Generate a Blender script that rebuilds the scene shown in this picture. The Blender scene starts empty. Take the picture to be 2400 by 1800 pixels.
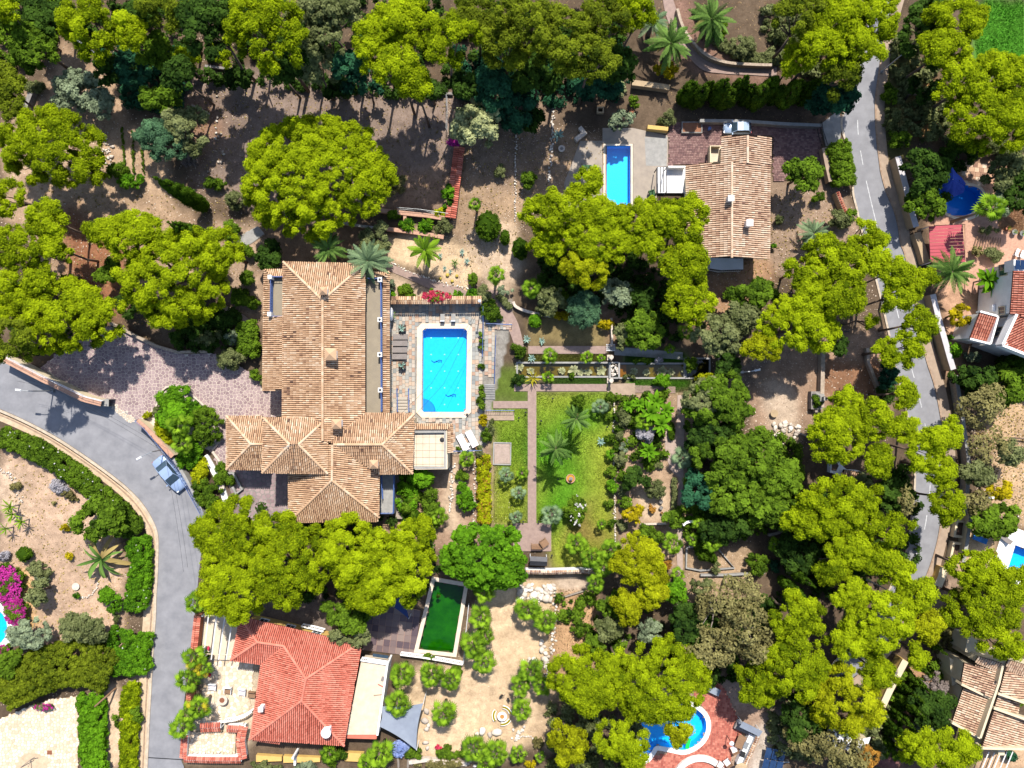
import bpy, math, random
import numpy as np
from mathutils import Vector
from math import pi, sin, cos, radians, sqrt, atan2
C = bpy.context.scene.collection
SC = bpy.context.scene
# ---------------------------------------------------------------- camera, sky, sun, exposure
H = 94.44          # camera height in metres; the drone looks straight down
F = 1700.0         # focal length in photograph pixels (photograph 2400 x 1800)
cam = bpy.data.cameras.new('camera'); cam.sensor_width = 36.0; cam.lens = 36.0 * F / 2400.0
cam.clip_start = 1.0; cam.clip_end = 2000.0
camo = bpy.data.objects.new('camera', cam); C.objects.link(camo)
camo.location = (0, 0, H); camo.rotation_euler = (0, 0, 0)
SC.camera = camo
EL = radians(55.0); AZX, AZY = 0.155, 0.988       # the sun stands towards the top of the picture
world = bpy.data.worlds.new('World'); SC.world = world; world.use_nodes = True
wn = world.node_tree.nodes; wl = world.node_tree.links
for n in list(wn): wn.remove(n)
sky = wn.new('ShaderNodeTexSky'); sky.sky_type = 'NISHITA'; sky.sun_disc = False
sky.sun_elevation = EL; sky.sun_rotation = math.atan2(AZX, AZY)
bg = wn.new('ShaderNodeBackground'); bg.inputs['Strength'].default_value = 0.125
wo = wn.new('ShaderNodeOutputWorld')
wl.new(sky.outputs[0], bg.inputs[0]); wl.new(bg.outputs[0], wo.inputs[0])
sun = bpy.data.lights.new('sun', 'SUN'); sun.energy = 4.6; sun.angle = radians(0.53); sun.color = (1.0, 0.95, 0.86)
suno = bpy.data.objects.new('sun', sun); C.objects.link(suno)
suno.rotation_euler = Vector((-AZX * cos(EL), -AZY * cos(EL), -sin(EL))).to_track_quat('-Z', 'Y').to_euler()
suno.location = (10, 60, 90)
SC.view_settings.view_transform = 'Standard'; SC.view_settings.look = 'None'
SC.view_settings.exposure = 0.95; SC.view_settings.gamma = 1.0; SC.view_settings.use_curve_mapping = False
SC.cycles.max_bounces = 6; SC.cycles.diffuse_bounces = 3; SC.cycles.transparent_max_bounces = 6
SC.cycles.caustics_reflective = False; SC.cycles.caustics_refractive = False

RNG = np.random.default_rng(7); random.seed(7)
def G(px, py, z=0.0):
    k = (H - z) / F
    return ((px - 1200.0) * k, (900.0 - py) * k)
def P3(px, py, z=0.0):
    x, y = G(px, py, z); return (x, y, z)
M = H / F          # metres per photograph pixel on the ground

# ---------------------------------------------------------------- materials
MATS = {}
def nodemat(name):
    m = bpy.data.materials.new(name); m.use_nodes = True
    nt = m.node_tree; b = nt.nodes['Principled BSDF']
    MATS[name] = m
    return m, nt, b
def N(nt, t, **kw):
    n = nt.nodes.new(t)
    for k, v in kw.items():
        if k in n.inputs.keys(): n.inputs[k].default_value = v
        else: setattr(n, k, v)
    return n
def ramp(nt, stops):
    r = nt.nodes.new('ShaderNodeValToRGB'); e = r.color_ramp.elements
    while len(e) < len(stops): e.new(0.5)
    for el, (p, c) in zip(e, stops): el.position = p; el.color = (*c, 1)
    return r
def mat(name, c1, c2=None, scale=1.5, rough=0.8, bump=0.0, bscale=None, spec=0.3, metal=0.0, lo=0.35, hi=0.65, stretch=None):
    """two-tone noise surface"""
    m, nt, b = nodemat(name)
    b.inputs['Roughness'].default_value = rough; b.inputs['Metallic'].default_value = metal
    b.inputs['Specular IOR Level'].default_value = spec
    if c2 is None: c2 = tuple(x * 0.82 for x in c1)
    geo = N(nt, 'ShaderNodeNewGeometry')
    src = geo.outputs['Position']
    if stretch:
        mp = N(nt, 'ShaderNodeMapping'); mp.inputs['Scale'].default_value = stretch
        nt.links.new(src, mp.inputs['Vector']); src = mp.outputs[0]
    nz = N(nt, 'ShaderNodeTexNoise', Scale=scale, Detail=8.0, Roughness=0.65)
    nt.links.new(src, nz.inputs['Vector'])
    r = ramp(nt, [(lo, c1), (hi, c2)])
    nt.links.new(nz.outputs['Fac'], r.inputs['Fac']); nt.links.new(r.outputs[0], b.inputs['Base Color'])
    if bump:
        n2 = N(nt, 'ShaderNodeTexNoise', Scale=bscale or scale * 8, Detail=6.0)
        nt.links.new(src, n2.inputs['Vector'])
        bp = N(nt, 'ShaderNodeBump', Strength=bump, Distance=0.05)
        nt.links.new(n2.outputs['Fac'], bp.inputs['Height']); nt.links.new(bp.outputs[0], b.inputs['Normal'])
    return m
def leafmat(name, dark, light, trans=0.3, var=0.24):
    m, nt, b = nodemat(name)
    nt.nodes.remove(b); out = nt.nodes['Material Output']
    at = N(nt, 'ShaderNodeAttribute', attribute_name='tint')
    oi = N(nt, 'ShaderNodeObjectInfo')
    md = N(nt, 'ShaderNodeMath', operation='MULTIPLY_ADD'); md.inputs[1].default_value = var; md.inputs[2].default_value = -var / 2
    nt.links.new(oi.outputs['Random'], md.inputs[0])
    ad = N(nt, 'ShaderNodeMath', operation='ADD'); nt.links.new(at.outputs['Fac'], ad.inputs[0]); nt.links.new(md.outputs[0], ad.inputs[1])
    r = ramp(nt, [(0.1, dark), (0.9, light)])
    nt.links.new(ad.outputs[0], r.inputs['Fac'])
    d = N(nt, 'ShaderNodeBsdfDiffuse'); t = N(nt, 'ShaderNodeBsdfTranslucent')
    mx = N(nt, 'ShaderNodeMixShader'); mx.inputs[0].default_value = trans
    nt.links.new(r.outputs[0], d.inputs['Color']); nt.links.new(r.outputs[0], t.inputs['Color'])
    nt.links.new(d.outputs[0], mx.inputs[1]); nt.links.new(t.outputs[0], mx.inputs[2]); nt.links.new(mx.outputs[0], out.inputs['Surface'])
    return m
def tintmat(name, stops, rough=0.75, noise=0.25, nscale=6.0, objrand=False, spec=0.3):
    """colour ramp over the per-piece 'tint' value, or over the object's own random number"""
    m, nt, b = nodemat(name)
    b.inputs['Roughness'].default_value = rough; b.inputs['Specular IOR Level'].default_value = spec
    if objrand:
        s = N(nt, 'ShaderNodeObjectInfo').outputs['Random']
    else:
        s = N(nt, 'ShaderNodeAttribute', attribute_name='tint').outputs['Fac']
    geo = N(nt, 'ShaderNodeNewGeometry')
    nz = N(nt, 'ShaderNodeTexNoise', Scale=nscale, Detail=5.0); nt.links.new(geo.outputs['Position'], nz.inputs['Vector'])
    md = N(nt, 'ShaderNodeMath', operation='MULTIPLY_ADD'); md.inputs[1].default_value = noise; md.inputs[2].default_value = -noise / 2
    nt.links.new(nz.outputs['Fac'], md.inputs[0])
    ad = N(nt, 'ShaderNodeMath', operation='ADD'); nt.links.new(s, ad.inputs[0]); nt.links.new(md.outputs[0], ad.inputs[1])
    r = ramp(nt, stops); nt.links.new(ad.outputs[0], r.inputs['Fac']); nt.links.new(r.outputs[0], b.inputs['Base Color'])
    return m
def watermat(name, tint, gloss=0.04, body=None, bodyf=0.0, bump=0.06):
    m, nt, b = nodemat(name); nt.nodes.remove(b); out = nt.nodes['Material Output']
    tr = N(nt, 'ShaderNodeBsdfTransparent'); tr.inputs['Color'].default_value = (*tint, 1)
    gl = N(nt, 'ShaderNodeBsdfGlossy'); gl.inputs['Roughness'].default_value = 0.04
    geo = N(nt, 'ShaderNodeNewGeometry')
    nz = N(nt, 'ShaderNodeTexNoise', Scale=2.2, Detail=4.0); nt.links.new(geo.outputs['Position'], nz.inputs['Vector'])
    bp = N(nt, 'ShaderNodeBump', Strength=bump, Distance=0.1); nt.links.new(nz.outputs['Fac'], bp.inputs['Height'])
    nt.links.new(bp.outputs[0], gl.inputs['Normal'])
    last = tr
    if body:
        df = N(nt, 'ShaderNodeBsdfDiffuse'); df.inputs['Color'].default_value = (*body, 1)
        m0 = N(nt, 'ShaderNodeMixShader'); m0.inputs[0].default_value = bodyf
        nt.links.new(tr.outputs[0], m0.inputs[1]); nt.links.new(df.outputs[0], m0.inputs[2]); last = m0
    mx = N(nt, 'ShaderNodeMixShader'); mx.inputs[0].default_value = gloss
    nt.links.new(last.outputs[0], mx.inputs[1]); nt.links.new(gl.outputs[0], mx.inputs[2]); nt.links.new(mx.outputs[0], out.inputs['Surface'])
    return m

# ---------------------------------------------------------------- mesh builders
def mesh_np(name, V, faces, mats, tint=None, col=None, midx=None, smooth=False):
    """V (n,3); faces list of arrays (m,k)"""
    me = bpy.data.meshes.new(name)
    faces = [np.asarray(f, dtype=np.int32) for f in faces if len(f)]
    nl = sum(f.size for f in faces); nf = sum(len(f) for f in faces)
    me.vertices.add(len(V)); me.vertices.foreach_set('co', np.asarray(V, dtype=np.float32).ravel())
    me.loops.add(nl); me.polygons.add(nf)
    me.loops.foreach_set('vertex_index', np.concatenate([f.ravel() for f in faces]))
    tot = np.concatenate([np.full(len(f), f.shape[1], dtype=np.int32) for f in faces])
    me.polygons.foreach_set('loop_start', np.concatenate([[0], np.cumsum(tot)[:-1]]).astype(np.int32))
    me.polygons.foreach_set('loop_total', tot)
    if midx is not None: me.polygons.foreach_set('material_index', np.asarray(midx, dtype=np.int32))
    if smooth: me.polygons.foreach_set('use_smooth', np.ones(nf, dtype=bool))
    for m in (mats if isinstance(mats, (list, tuple)) else [mats]): me.materials.append(MATS[m] if isinstance(m, str) else m)
    if tint is not None:
        a = me.attributes.new('tint', 'FLOAT', 'POINT'); a.data.foreach_set('value', np.asarray(tint, dtype=np.float32))
    if col is not None:
        a = me.attributes.new('ground', 'FLOAT_COLOR', 'POINT')
        c4 = np.ones((len(V), 4), dtype=np.float32); c4[:, :3] = col; a.data.foreach_set('color', c4.ravel())
    me.update(calc_edges=True); me.validate()
    return me
def obj(name, me, parent=None, loc=(0, 0, 0), rot=(0, 0, 0), scale=(1, 1, 1)):
    o = bpy.data.objects.new(name, me); C.objects.link(o)
    o.location = loc; o.rotation_euler = rot; o.scale = scale
    if parent is not None: o.parent = parent
    return o
def tag(o, label=None, cat=None, group=None, kind=None):
    if label: o['label'] = label
    if cat: o['category'] = cat
    if group: o['group'] = group
    if kind: o['kind'] = kind
    return o
def thing(name, label, cat, loc=(0, 0, 0), rz=0.0, group=None):
    o = bpy.data.objects.new(name, None); C.objects.link(o); o.empty_display_size = 0.3
    o.location = loc; o.rotation_euler = (0, 0, rz)
    return tag(o, label, cat, group)

class MB:
    """collects simple solids; build() links them as ONE mesh object"""
    def __init__(s): s.v = []; s.f = []; s.m = []; s.t = []
    def add(s, vs, fs, m=0, t=0.5):
        o = len(s.v); s.v += [tuple(p) for p in vs]; s.t += [t] * len(vs)
        for f in fs: s.f.append([i + o for i in f]); s.m.append(m)
        return s
    def box(s, c, d, rz=0.0, m=0, t=0.5, taper=1.0):
        x, y, z = (q / 2 for q in d); ca, sa = cos(rz), sin(rz); vs = []
        for dz in (-z, z):
            k = taper if dz > 0 else 1.0
            for dx, dy in ((-x, -y), (x, -y), (x, y), (-x, y)):
                dx *= k; dy *= k
                vs.append((c[0] + dx * ca - dy * sa, c[1] + dx * sa + dy * ca, c[2] + dz))
        return s.add(vs, [(0, 3, 2, 1), (4, 5, 6, 7), (0, 1, 5, 4), (1, 2, 6, 5), (2, 3, 7, 6), (3, 0, 4, 7)], m, t)
    def prism(s, poly, z0, z1, m=0, t=0.5, bottom=True, inset=0.0):
        n = len(poly)
        a = sum(poly[i][0] * poly[(i + 1) % n][1] - poly[(i + 1) % n][0] * poly[i][1] for i in range(n))
        if a < 0: poly = poly[::-1]
        top = poly
        if inset:
            cx = sum(p[0] for p in poly) / n; cy = sum(p[1] for p in poly) / n
            top = [(p[0] + (cx - p[0]) * inset, p[1] + (cy - p[1]) * inset) for p in poly]
        vs = [(p[0], p[1], z0) for p in poly] + [(p[0], p[1], z1) for p in top]
        fs = [list(range(n, 2 * n))] + [(i, (i + 1) % n, n + (i + 1) % n, n + i) for i in range(n)]
        if bottom: fs.append(list(range(n - 1, -1, -1)))
        return s.add(vs, fs, m, t)
    def sheet(s, poly, z, m=0, t=0.5):
        n = len(poly)
        a = sum(poly[i][0] * poly[(i + 1) % n][1] - poly[(i + 1) % n][0] * poly[i][1] for i in range(n))
        if a < 0: poly = poly[::-1]
        return s.add([(p[0], p[1], z) for p in poly], [list(range(n))], m, t)
    def tube(s, pts, r, n=6, m=0, t=0.5, cap=True):
        k = len(pts); rs = r if isinstance(r, (list, tuple)) else [r] * k; vs = []
        P = [Vector(p) for p in pts]
        for i, p in enumerate(P):
            d = (P[min(i + 1, k - 1)] - P[max(i - 1, 0)])
            d = d.normalized() if d.length > 1e-6 else Vector((0, 0, 1))
            u = d.cross(Vector((0, 0, 1)) if abs(d.z) < 0.95 else Vector((1, 0, 0))).normalized(); w = d.cross(u)
            for j in range(n):
                a = 2 * pi * j / n; vs.append(p + (u * cos(a) + w * sin(a)) * rs[i])
        fs = [(i * n + j, i * n + (j + 1) % n, (i + 1) * n + (j + 1) % n, (i + 1) * n + j) for i in range(k - 1) for j in range(n)]
        if cap: fs += [list(range(n - 1, -1, -1)), [(k - 1) * n + j for j in range(n)]]
        return s.add(vs, fs, m, t)
    def lathe(s, c, prof, n=16, m=0, t=0.5, sx=1.0, sy=1.0):
        vs = []; k = len(prof)
        for r, z in prof:
            for j in range(n):
                a = 2 * pi * j / n; vs.append((c[0] + r * cos(a) * sx, c[1] + r * sin(a) * sy, c[2] + z))
        fs = [(i * n + j, i * n + (j + 1) % n, (i + 1) * n + (j + 1) % n, (i + 1) * n + j) for i in range(k - 1) for j in range(n)]
        fs += [list(range(n - 1, -1, -1)), [(k - 1) * n + j for j in range(n)]]
        return s.add(vs, fs, m, t)
    def quad(s, a, b, c, d, m=0, t=0.5): return s.add([a, b, c, d], [(0, 1, 2, 3)], m, t)
    def slab(s, poly3, th, m=0, t=0.5):
        n = len(poly3); vs = list(poly3) + [(p[0], p[1], p[2] - th) for p in poly3]
        return s.add(vs, [list(range(n)), list(range(2 * n - 1, n - 1, -1))] + [(i, n + i, n + (i + 1) % n, (i + 1) % n) for i in range(n)], m, t)
    def mesh(s, name, mats, smooth=False):
        me = bpy.data.meshes.new(name); me.from_pydata(s.v, [], s.f)
        for q in (mats if isinstance(mats, (list, tuple)) else [mats]): me.materials.append(MATS[q])
        me.polygons.foreach_set('material_index', np.array(s.m, dtype=np.int32))
        a = me.attributes.new('tint', 'FLOAT', 'POINT'); a.data.foreach_set('value', np.array(s.t, dtype=np.float32))
        if smooth: me.polygons.foreach_set('use_smooth', np.ones(len(s.f), dtype=bool))
        me.update(); return me
    def build(s, name, mats, parent=None, at=None, smooth=False):
        """at: world origin; vertices were given in world coordinates"""
        if at is not None: s.v = [(p[0] - at[0], p[1] - at[1], p[2] - at[2]) for p in s.v]
        o = obj(name, s.mesh(name, mats, smooth), parent)
        if at is not None and parent is None: o.location = at
        return o
def gpts(pts, z=0.0): return [G(p[0], p[1], z) for p in pts]
def px(s):
    """'x,y x,y ...' -> list of pixel pairs"""
    return [tuple(float(q) for q in p.split(',')) for p in s.split()]
def smooth_path(pts, k=6, closed=False):
    P = [np.array(p, float) for p in pts]; n = len(P); out = []
    rng = range(n) if closed else range(n - 1)
    for i in rng:
        if closed: a, b, c, d = P[(i - 1) % n], P[i], P[(i + 1) % n], P[(i + 2) % n]
        else: a, b, c, d = P[max(i - 1, 0)], P[i], P[i + 1], P[min(i + 2, n - 1)]
        for j in range(k):
            t = j / k
            out.append(tuple(0.5 * (2 * b + (c - a) * t + (2 * a - 5 * b + 4 * c - d) * t * t + (3 * b - a - 3 * c + d) * t ** 3)))
    if not closed: out.append(tuple(P[-1]))
    return out
def offset_path(pts, d):
    """polyline moved sideways by d (world units), left of travel positive"""
    out = []; n = len(pts)
    for i in range(n):
        a = np.array(pts[max(i - 1, 0)]); b = np.array(pts[min(i + 1, n - 1)]); t = b - a; t = t / (np.linalg.norm(t) + 1e-9)
        out.append((pts[i][0] - t[1] * d, pts[i][1] + t[0] * d))
    return out
def wall_mb(mb, path, w, z0, z1, m=0, t=0.5):
    """a wall of thickness w along a world polyline"""
    L = offset_path(path, w / 2); R = offset_path(path, -w / 2); n = len(path)
    vs = [(p[0], p[1], z0) for p in L] + [(p[0], p[1], z0) for p in R] + [(p[0], p[1], z1) for p in L] + [(p[0], p[1], z1) for p in R]
    fs = []
    for i in range(n - 1):
        fs += [(i, 2 * n + i, 2 * n + i + 1, i + 1), (n + i, n + i + 1, 3 * n + i + 1, 3 * n + i), (2 * n + i, 3 * n + i, 3 * n + i + 1, 2 * n + i + 1)]
    fs += [(0, n, 3 * n, 2 * n), (n - 1, 3 * n - 1, 4 * n - 1, 2 * n - 1)][:0] + [(0, n, 3 * n, 2 * n), (n - 1, 3 * n - 1, 4 * n - 1, 2 * n + n - 1)]
    return mb.add(vs, fs, m, t)
def inside(poly, X, Y):
    """even-odd test, vectorised"""
    r = np.zeros(np.shape(X), dtype=bool); n = len(poly)
    for i in range(n):
        x1, y1 = poly[i]; x2, y2 = poly[(i + 1) % n]
        c = ((y1 > Y) != (y2 > Y))
        with np.errstate(divide='ignore', invalid='ignore'):
            r ^= c & (X < (x2 - x1) * (Y - y1) / ((y2 - y1) if y2 != y1 else 1e-12) + x1)
    return r
def pathlen(P): return np.concatenate([[0], np.cumsum([math.dist(P[i], P[i + 1]) for i in range(len(P) - 1)])])
def along(P, s):
    """point and direction at length s of a polyline"""
    L = pathlen(P); s = min(max(s, 0), L[-1]); i = min(int(np.searchsorted(L, s, side='right')) - 1, len(P) - 2)
    u = (s - L[i]) / max(L[i + 1] - L[i], 1e-9); a, b = P[i], P[i + 1]
    return (a[0] + (b[0] - a[0]) * u, a[1] + (b[1] - a[1]) * u), atan2(b[1] - a[1], b[0] - a[0])
# ---------------------------------------------------------------- surface materials
mat('asphalt', (0.15, 0.148, 0.158), (0.21, 0.208, 0.22), 0.6, 0.9, 0.25, 30, lo=0.3, hi=0.7)
mat('asphalt_dark', (0.145, 0.145, 0.157), (0.20, 0.198, 0.21), 0.55, 0.9, 0.25, 30)
mat('road_paint', (0.46, 0.46, 0.46), (0.27, 0.27, 0.28), 3.0, 0.7)
mat('pavement_tan', (0.30, 0.225, 0.165), (0.23, 0.17, 0.125), 1.2, 0.9, 0.2)
mat('kerb_stone', (0.42, 0.35, 0.27), (0.30, 0.24, 0.18), 2.0, 0.9, 0.2)
mat('kerb_brown', (0.20, 0.13, 0.085), (0.30, 0.22, 0.16), 3.0, 0.9)
mat('cream_gravel', (0.46, 0.35, 0.24), (0.34, 0.25, 0.165), 1.5, 0.95, 0.5, 20)
mat('path_pink', (0.26, 0.185, 0.155), (0.20, 0.14, 0.12), 2.0, 0.9, 0.3, 14)
mat('path_gravel', (0.33, 0.25, 0.21), (0.25, 0.19, 0.16), 2.0, 0.95, 0.4, 18)
mat('concrete', (0.28, 0.235, 0.19), (0.22, 0.185, 0.155), 1.0, 0.9, 0.2)
mat('concrete_grey', (0.26, 0.25, 0.235), (0.19, 0.185, 0.175), 1.5, 0.9, 0.2)
mat('cream_floor', (0.50, 0.42, 0.32), (0.42, 0.345, 0.26), 1.1, 0.85, 0.1)
mat('taupe_floor', (0.215, 0.18, 0.13), (0.185, 0.155, 0.115), 0.9, 0.85, 0.1)
mat('white_paint', (0.72, 0.71, 0.70), (0.62, 0.61, 0.60), 0.8, 0.7)
mat('cream_paint', (0.52, 0.44, 0.30), (0.45, 0.37, 0.25), 0.8, 0.8)
mat('yellow_paint', (0.50, 0.33, 0.10), (0.42, 0.27, 0.085), 0.8, 0.8)
mat('tan_wall', (0.34, 0.25, 0.15), (0.26, 0.19, 0.12), 1.6, 0.9, 0.3)
mat('lavender_cap', (0.42, 0.39, 0.40), (0.36, 0.335, 0.345), 1.5, 0.8)
mat('dark_metal', (0.03, 0.03, 0.035), (0.045, 0.045, 0.05), 2, 0.5, metal=0.4)
mat('blue_rail', (0.045, 0.085, 0.24), (0.07, 0.12, 0.30), 3, 0.45)
mat('white_metal', (0.65, 0.66, 0.68), (0.58, 0.59, 0.61), 2, 0.4)
mat('grey_metal', (0.33, 0.34, 0.35), (0.25, 0.26, 0.27), 2, 0.4, metal=0.5)
mat('glass', (0.02, 0.035, 0.05), (0.03, 0.05, 0.07), 2, 0.08, spec=0.8)
mat('tyre', (0.015, 0.015, 0.016), None, 2, 0.9)
mat('car_blue', (0.26, 0.34, 0.50), (0.27, 0.35, 0.51), 0.6, 0.25, metal=0.25, spec=0.6)
mat('car_silver', (0.28, 0.36, 0.48), (0.29, 0.37, 0.49), 0.6, 0.25, metal=0.25, spec=0.6)
mat('red_light', (0.35, 0.02, 0.015), None, 2, 0.3)
mat('wood', (0.22, 0.13, 0.075), (0.15, 0.085, 0.05), 4, 0.8, stretch=(1, 6, 1))
mat('grey_wood', (0.26, 0.22, 0.18), (0.18, 0.15, 0.125), 4, 0.85, stretch=(1, 5, 1))
mat('bark', (0.14, 0.095, 0.07), (0.07, 0.05, 0.038), 5, 0.95, 0.6, 20)
mat('bark_grey', (0.24, 0.20, 0.17), (0.14, 0.115, 0.10), 5, 0.95, 0.6, 20)
mat('dead_wood', (0.30, 0.25, 0.21), (0.20, 0.165, 0.14), 5, 0.95)
mat('stone_pale', (0.50, 0.43, 0.36), (0.36, 0.30, 0.25), 2.5, 0.95, 0.5, 14)
mat('stone_wall', (0.36, 0.29, 0.22), (0.22, 0.17, 0.13), 3.5, 0.95, 0.6, 12)
mat('stone_grey', (0.22, 0.20, 0.185), (0.14, 0.125, 0.115), 3.0, 0.95, 0.5, 12)
mat('terracotta', (0.33, 0.13, 0.065), (0.24, 0.09, 0.05), 3.0, 0.85)
mat('terracotta_pale', (0.40, 0.235, 0.16), (0.30, 0.165, 0.115), 3.0, 0.85)
mat('red_sheet', (0.30, 0.035, 0.05), (0.26, 0.03, 0.045), 1.0, 0.5)
mat('navy_cloth', (0.012, 0.028, 0.10), (0.018, 0.04, 0.13), 1.0, 0.8)
mat('blue_cloth', (0.02, 0.055, 0.36), (0.03, 0.08, 0.42), 1.5, 0.7)
mat('grey_cloth', (0.20, 0.225, 0.27), (0.17, 0.19, 0.235), 1.0, 0.8)
mat('taupe_cloth', (0.19, 0.165, 0.155), (0.16, 0.14, 0.13), 2.0, 0.85)
mat('white_cloth', (0.58, 0.52, 0.53), (0.52, 0.47, 0.48), 2.0, 0.85)
mat('lounger_blue', (0.02, 0.13, 0.40), (0.03, 0.17, 0.45), 2.0, 0.7)
mat('soil', (0.10, 0.062, 0.042), (0.065, 0.04, 0.028), 3, 0.95, 0.6, 15)
mat('red_soil', (0.24, 0.11, 0.06), (0.17, 0.075, 0.042), 2, 0.95, 0.5, 15)
mat('sand', (0.47, 0.345, 0.215), (0.39, 0.28, 0.17), 0.8, 0.95, 0.3, 20)
mat('plastic_green', (0.01, 0.42, 0.07), None, 2, 0.4)
mat('green_cover', (0.10, 0.145, 0.03), (0.075, 0.11, 0.022), 4, 0.9)
mat('solar_cell', (0.012, 0.03, 0.085), (0.018, 0.045, 0.11), 2, 0.15, spec=0.7)
mat('black_thing', (0.018, 0.018, 0.02), None, 2, 0.6)
mat('gold_plate', (0.40, 0.19, 0.05), (0.30, 0.14, 0.04), 3, 0.5)
mat('rust', (0.20, 0.075, 0.04), (0.15, 0.055, 0.03), 3, 0.9)
mat('pool_coping', (0.55, 0.46, 0.36), (0.47, 0.385, 0.30), 1.2, 0.85, 0.15)
mat('pool_white', (0.68, 0.66, 0.63), (0.60, 0.58, 0.55), 1.2, 0.8)
mat('pool_tile', (0.015, 0.40, 0.80), (0.02, 0.45, 0.85), 3.0, 0.5, lo=0.4, hi=0.6)
mat('pool_tile_dark', (0.02, 0.19, 0.64), (0.025, 0.22, 0.68), 3.0, 0.5)
mat('pool_tile_green', (0.008, 0.075, 0.012), (0.05, 0.15, 0.012), 0.6, 0.7)
mat('mosaic', (0.01, 0.06, 0.22), None, 2, 0.5)
mat('pond_floor', (0.26, 0.21, 0.04), (0.17, 0.14, 0.028), 0.7, 0.9)
mat('pond_rust', (0.42, 0.20, 0.02), (0.34, 0.15, 0.015), 1.0, 0.9)
mat('pond_dark', (0.022, 0.026, 0.02), None, 1.0, 0.9)
watermat('water_blue', (0.55, 0.93, 1.0), 0.035)
watermat('water_green', (0.35, 0.72, 0.22), 0.03)
watermat('water_pond', (0.62, 0.58, 0.30), 0.045)
TILE = [(0.0, (0.09, 0.05, 0.035)), (0.15, (0.22, 0.12, 0.07)), (0.42, (0.35, 0.21, 0.12)), (0.7, (0.42, 0.27, 0.165)), (1.0, (0.50, 0.38, 0.27))]
tintmat('roof_tile', TILE, 0.85, 0.3, 2.5)
tintmat('roof_tile_mossy', [(0.0, (0.09, 0.05, 0.03)), (0.3, (0.24, 0.125, 0.045)), (0.6, (0.36, 0.185, 0.075)), (1.0, (0.42, 0.26, 0.14))], 0.85, 0.5, 2.5)
tintmat('roof_tile_pale', [(0.0, (0.16, 0.085, 0.06)), (0.3, (0.31, 0.185, 0.12)), (0.6, (0.43, 0.29, 0.195)), (1.0, (0.52, 0.41, 0.31))], 0.85, 0.4, 2.5)
tintmat('roof_tile_red', [(0.0, (0.24, 0.05, 0.03)), (0.4, (0.40, 0.105, 0.068)), (1.0, (0.50, 0.18, 0.125))], 0.75, 0.35, 2.0)
tintmat('roof_tile_brick', [(0.0, (0.18, 0.045, 0.03)), (0.5, (0.30, 0.095, 0.06)), (1.0, (0.40, 0.17, 0.12))], 0.8, 0.4, 2.0)
mat('roof_under', (0.05, 0.028, 0.02), (0.035, 0.02, 0.015), 3, 0.95)
mat('roof_under_red', (0.09, 0.02, 0.014), (0.07, 0.016, 0.011), 3, 0.95)
tintmat('crazy_stone', [(0.0, (0.175, 0.12, 0.125)), (0.5, (0.225, 0.162, 0.165)), (1.0, (0.275, 0.205, 0.20))], 0.9, 0.3, 5)
tintmat('crazy_cream', [(0.0, (0.40, 0.31, 0.22)), (0.5, (0.52, 0.425, 0.32)), (1.0, (0.60, 0.51, 0.41))], 0.9, 0.3, 5)
SLATE = [(0.0, (0.17, 0.175, 0.17)), (0.25, (0.25, 0.245, 0.225)), (0.5, (0.31, 0.275, 0.23)), (0.68, (0.36, 0.26, 0.185)), (0.82, (0.27, 0.165, 0.115)), (1.0, (0.38, 0.35, 0.30))]
tintmat('slate', SLATE, 0.8, 0.2, 5, objrand=True); tintmat('slate_many', SLATE, 0.8, 0.2, 5)
tintmat('patio_tile', [(0.0, (0.065, 0.045, 0.055)), (0.5, (0.12, 0.085, 0.085)), (1.0, (0.19, 0.14, 0.12))], 0.6, 0.3, 4, objrand=True)
tintmat('brick_paver', [(0.0, (0.24, 0.06, 0.045)), (0.5, (0.34, 0.10, 0.07)), (1.0, (0.42, 0.155, 0.11))], 0.8, 0.3, 4)
tintmat('drive_paver', [(0.0, (0.10, 0.055, 0.055)), (0.5, (0.155, 0.085, 0.08)), (1.0, (0.21, 0.13, 0.115))], 0.85, 0.3, 3)
tintmat('pebble', [(0.0, (0.20, 0.14, 0.10)), (0.5, (0.36, 0.27, 0.20)), (1.0, (0.55, 0.47, 0.39))], 0.95, 0.2, 6)
tintmat('litter', [(0.0, (0.06, 0.035, 0.02)), (0.5, (0.16, 0.09, 0.045)), (1.0, (0.33, 0.24, 0.12))], 0.95, 0.2, 6)
tintmat('boulder', [(0.0, (0.34, 0.29, 0.245)), (0.6, (0.47, 0.41, 0.345)), (1.0, (0.57, 0.52, 0.46))], 0.95, 0.6, 3)
# foliage
leafmat('pine', (0.075, 0.115, 0.004), (0.38, 0.47, 0.010), 0.42)
leafmat('pine_yellow', (0.11, 0.12, 0.004), (0.44, 0.48, 0.012), 0.42)
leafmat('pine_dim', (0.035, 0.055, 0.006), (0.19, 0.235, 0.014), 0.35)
leafmat('broadleaf', (0.024, 0.05, 0.006), (0.135, 0.225, 0.016), 0.3)
leafmat('broadleaf_bright', (0.025, 0.075, 0.006), (0.135, 0.30, 0.012), 0.32)
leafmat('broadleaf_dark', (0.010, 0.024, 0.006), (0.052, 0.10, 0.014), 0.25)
leafmat('broadleaf_teal', (0.008, 0.028, 0.016), (0.035, 0.12, 0.055), 0.25)
leafmat('leaf_olive', (0.055, 0.068, 0.022), (0.19, 0.21, 0.085), 0.25)
leafmat('leaf_sage', (0.065, 0.085, 0.05), (0.24, 0.29, 0.17), 0.2)
leafmat('leaf_bluegreen', (0.025, 0.055, 0.03), (0.11, 0.22, 0.105), 0.25)
leafmat('leaf_yellow', (0.12, 0.10, 0.004), (0.46, 0.37, 0.010), 0.3)
leafmat('leaf_ochre', (0.07, 0.062, 0.022), (0.25, 0.225, 0.085), 0.25)
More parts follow.
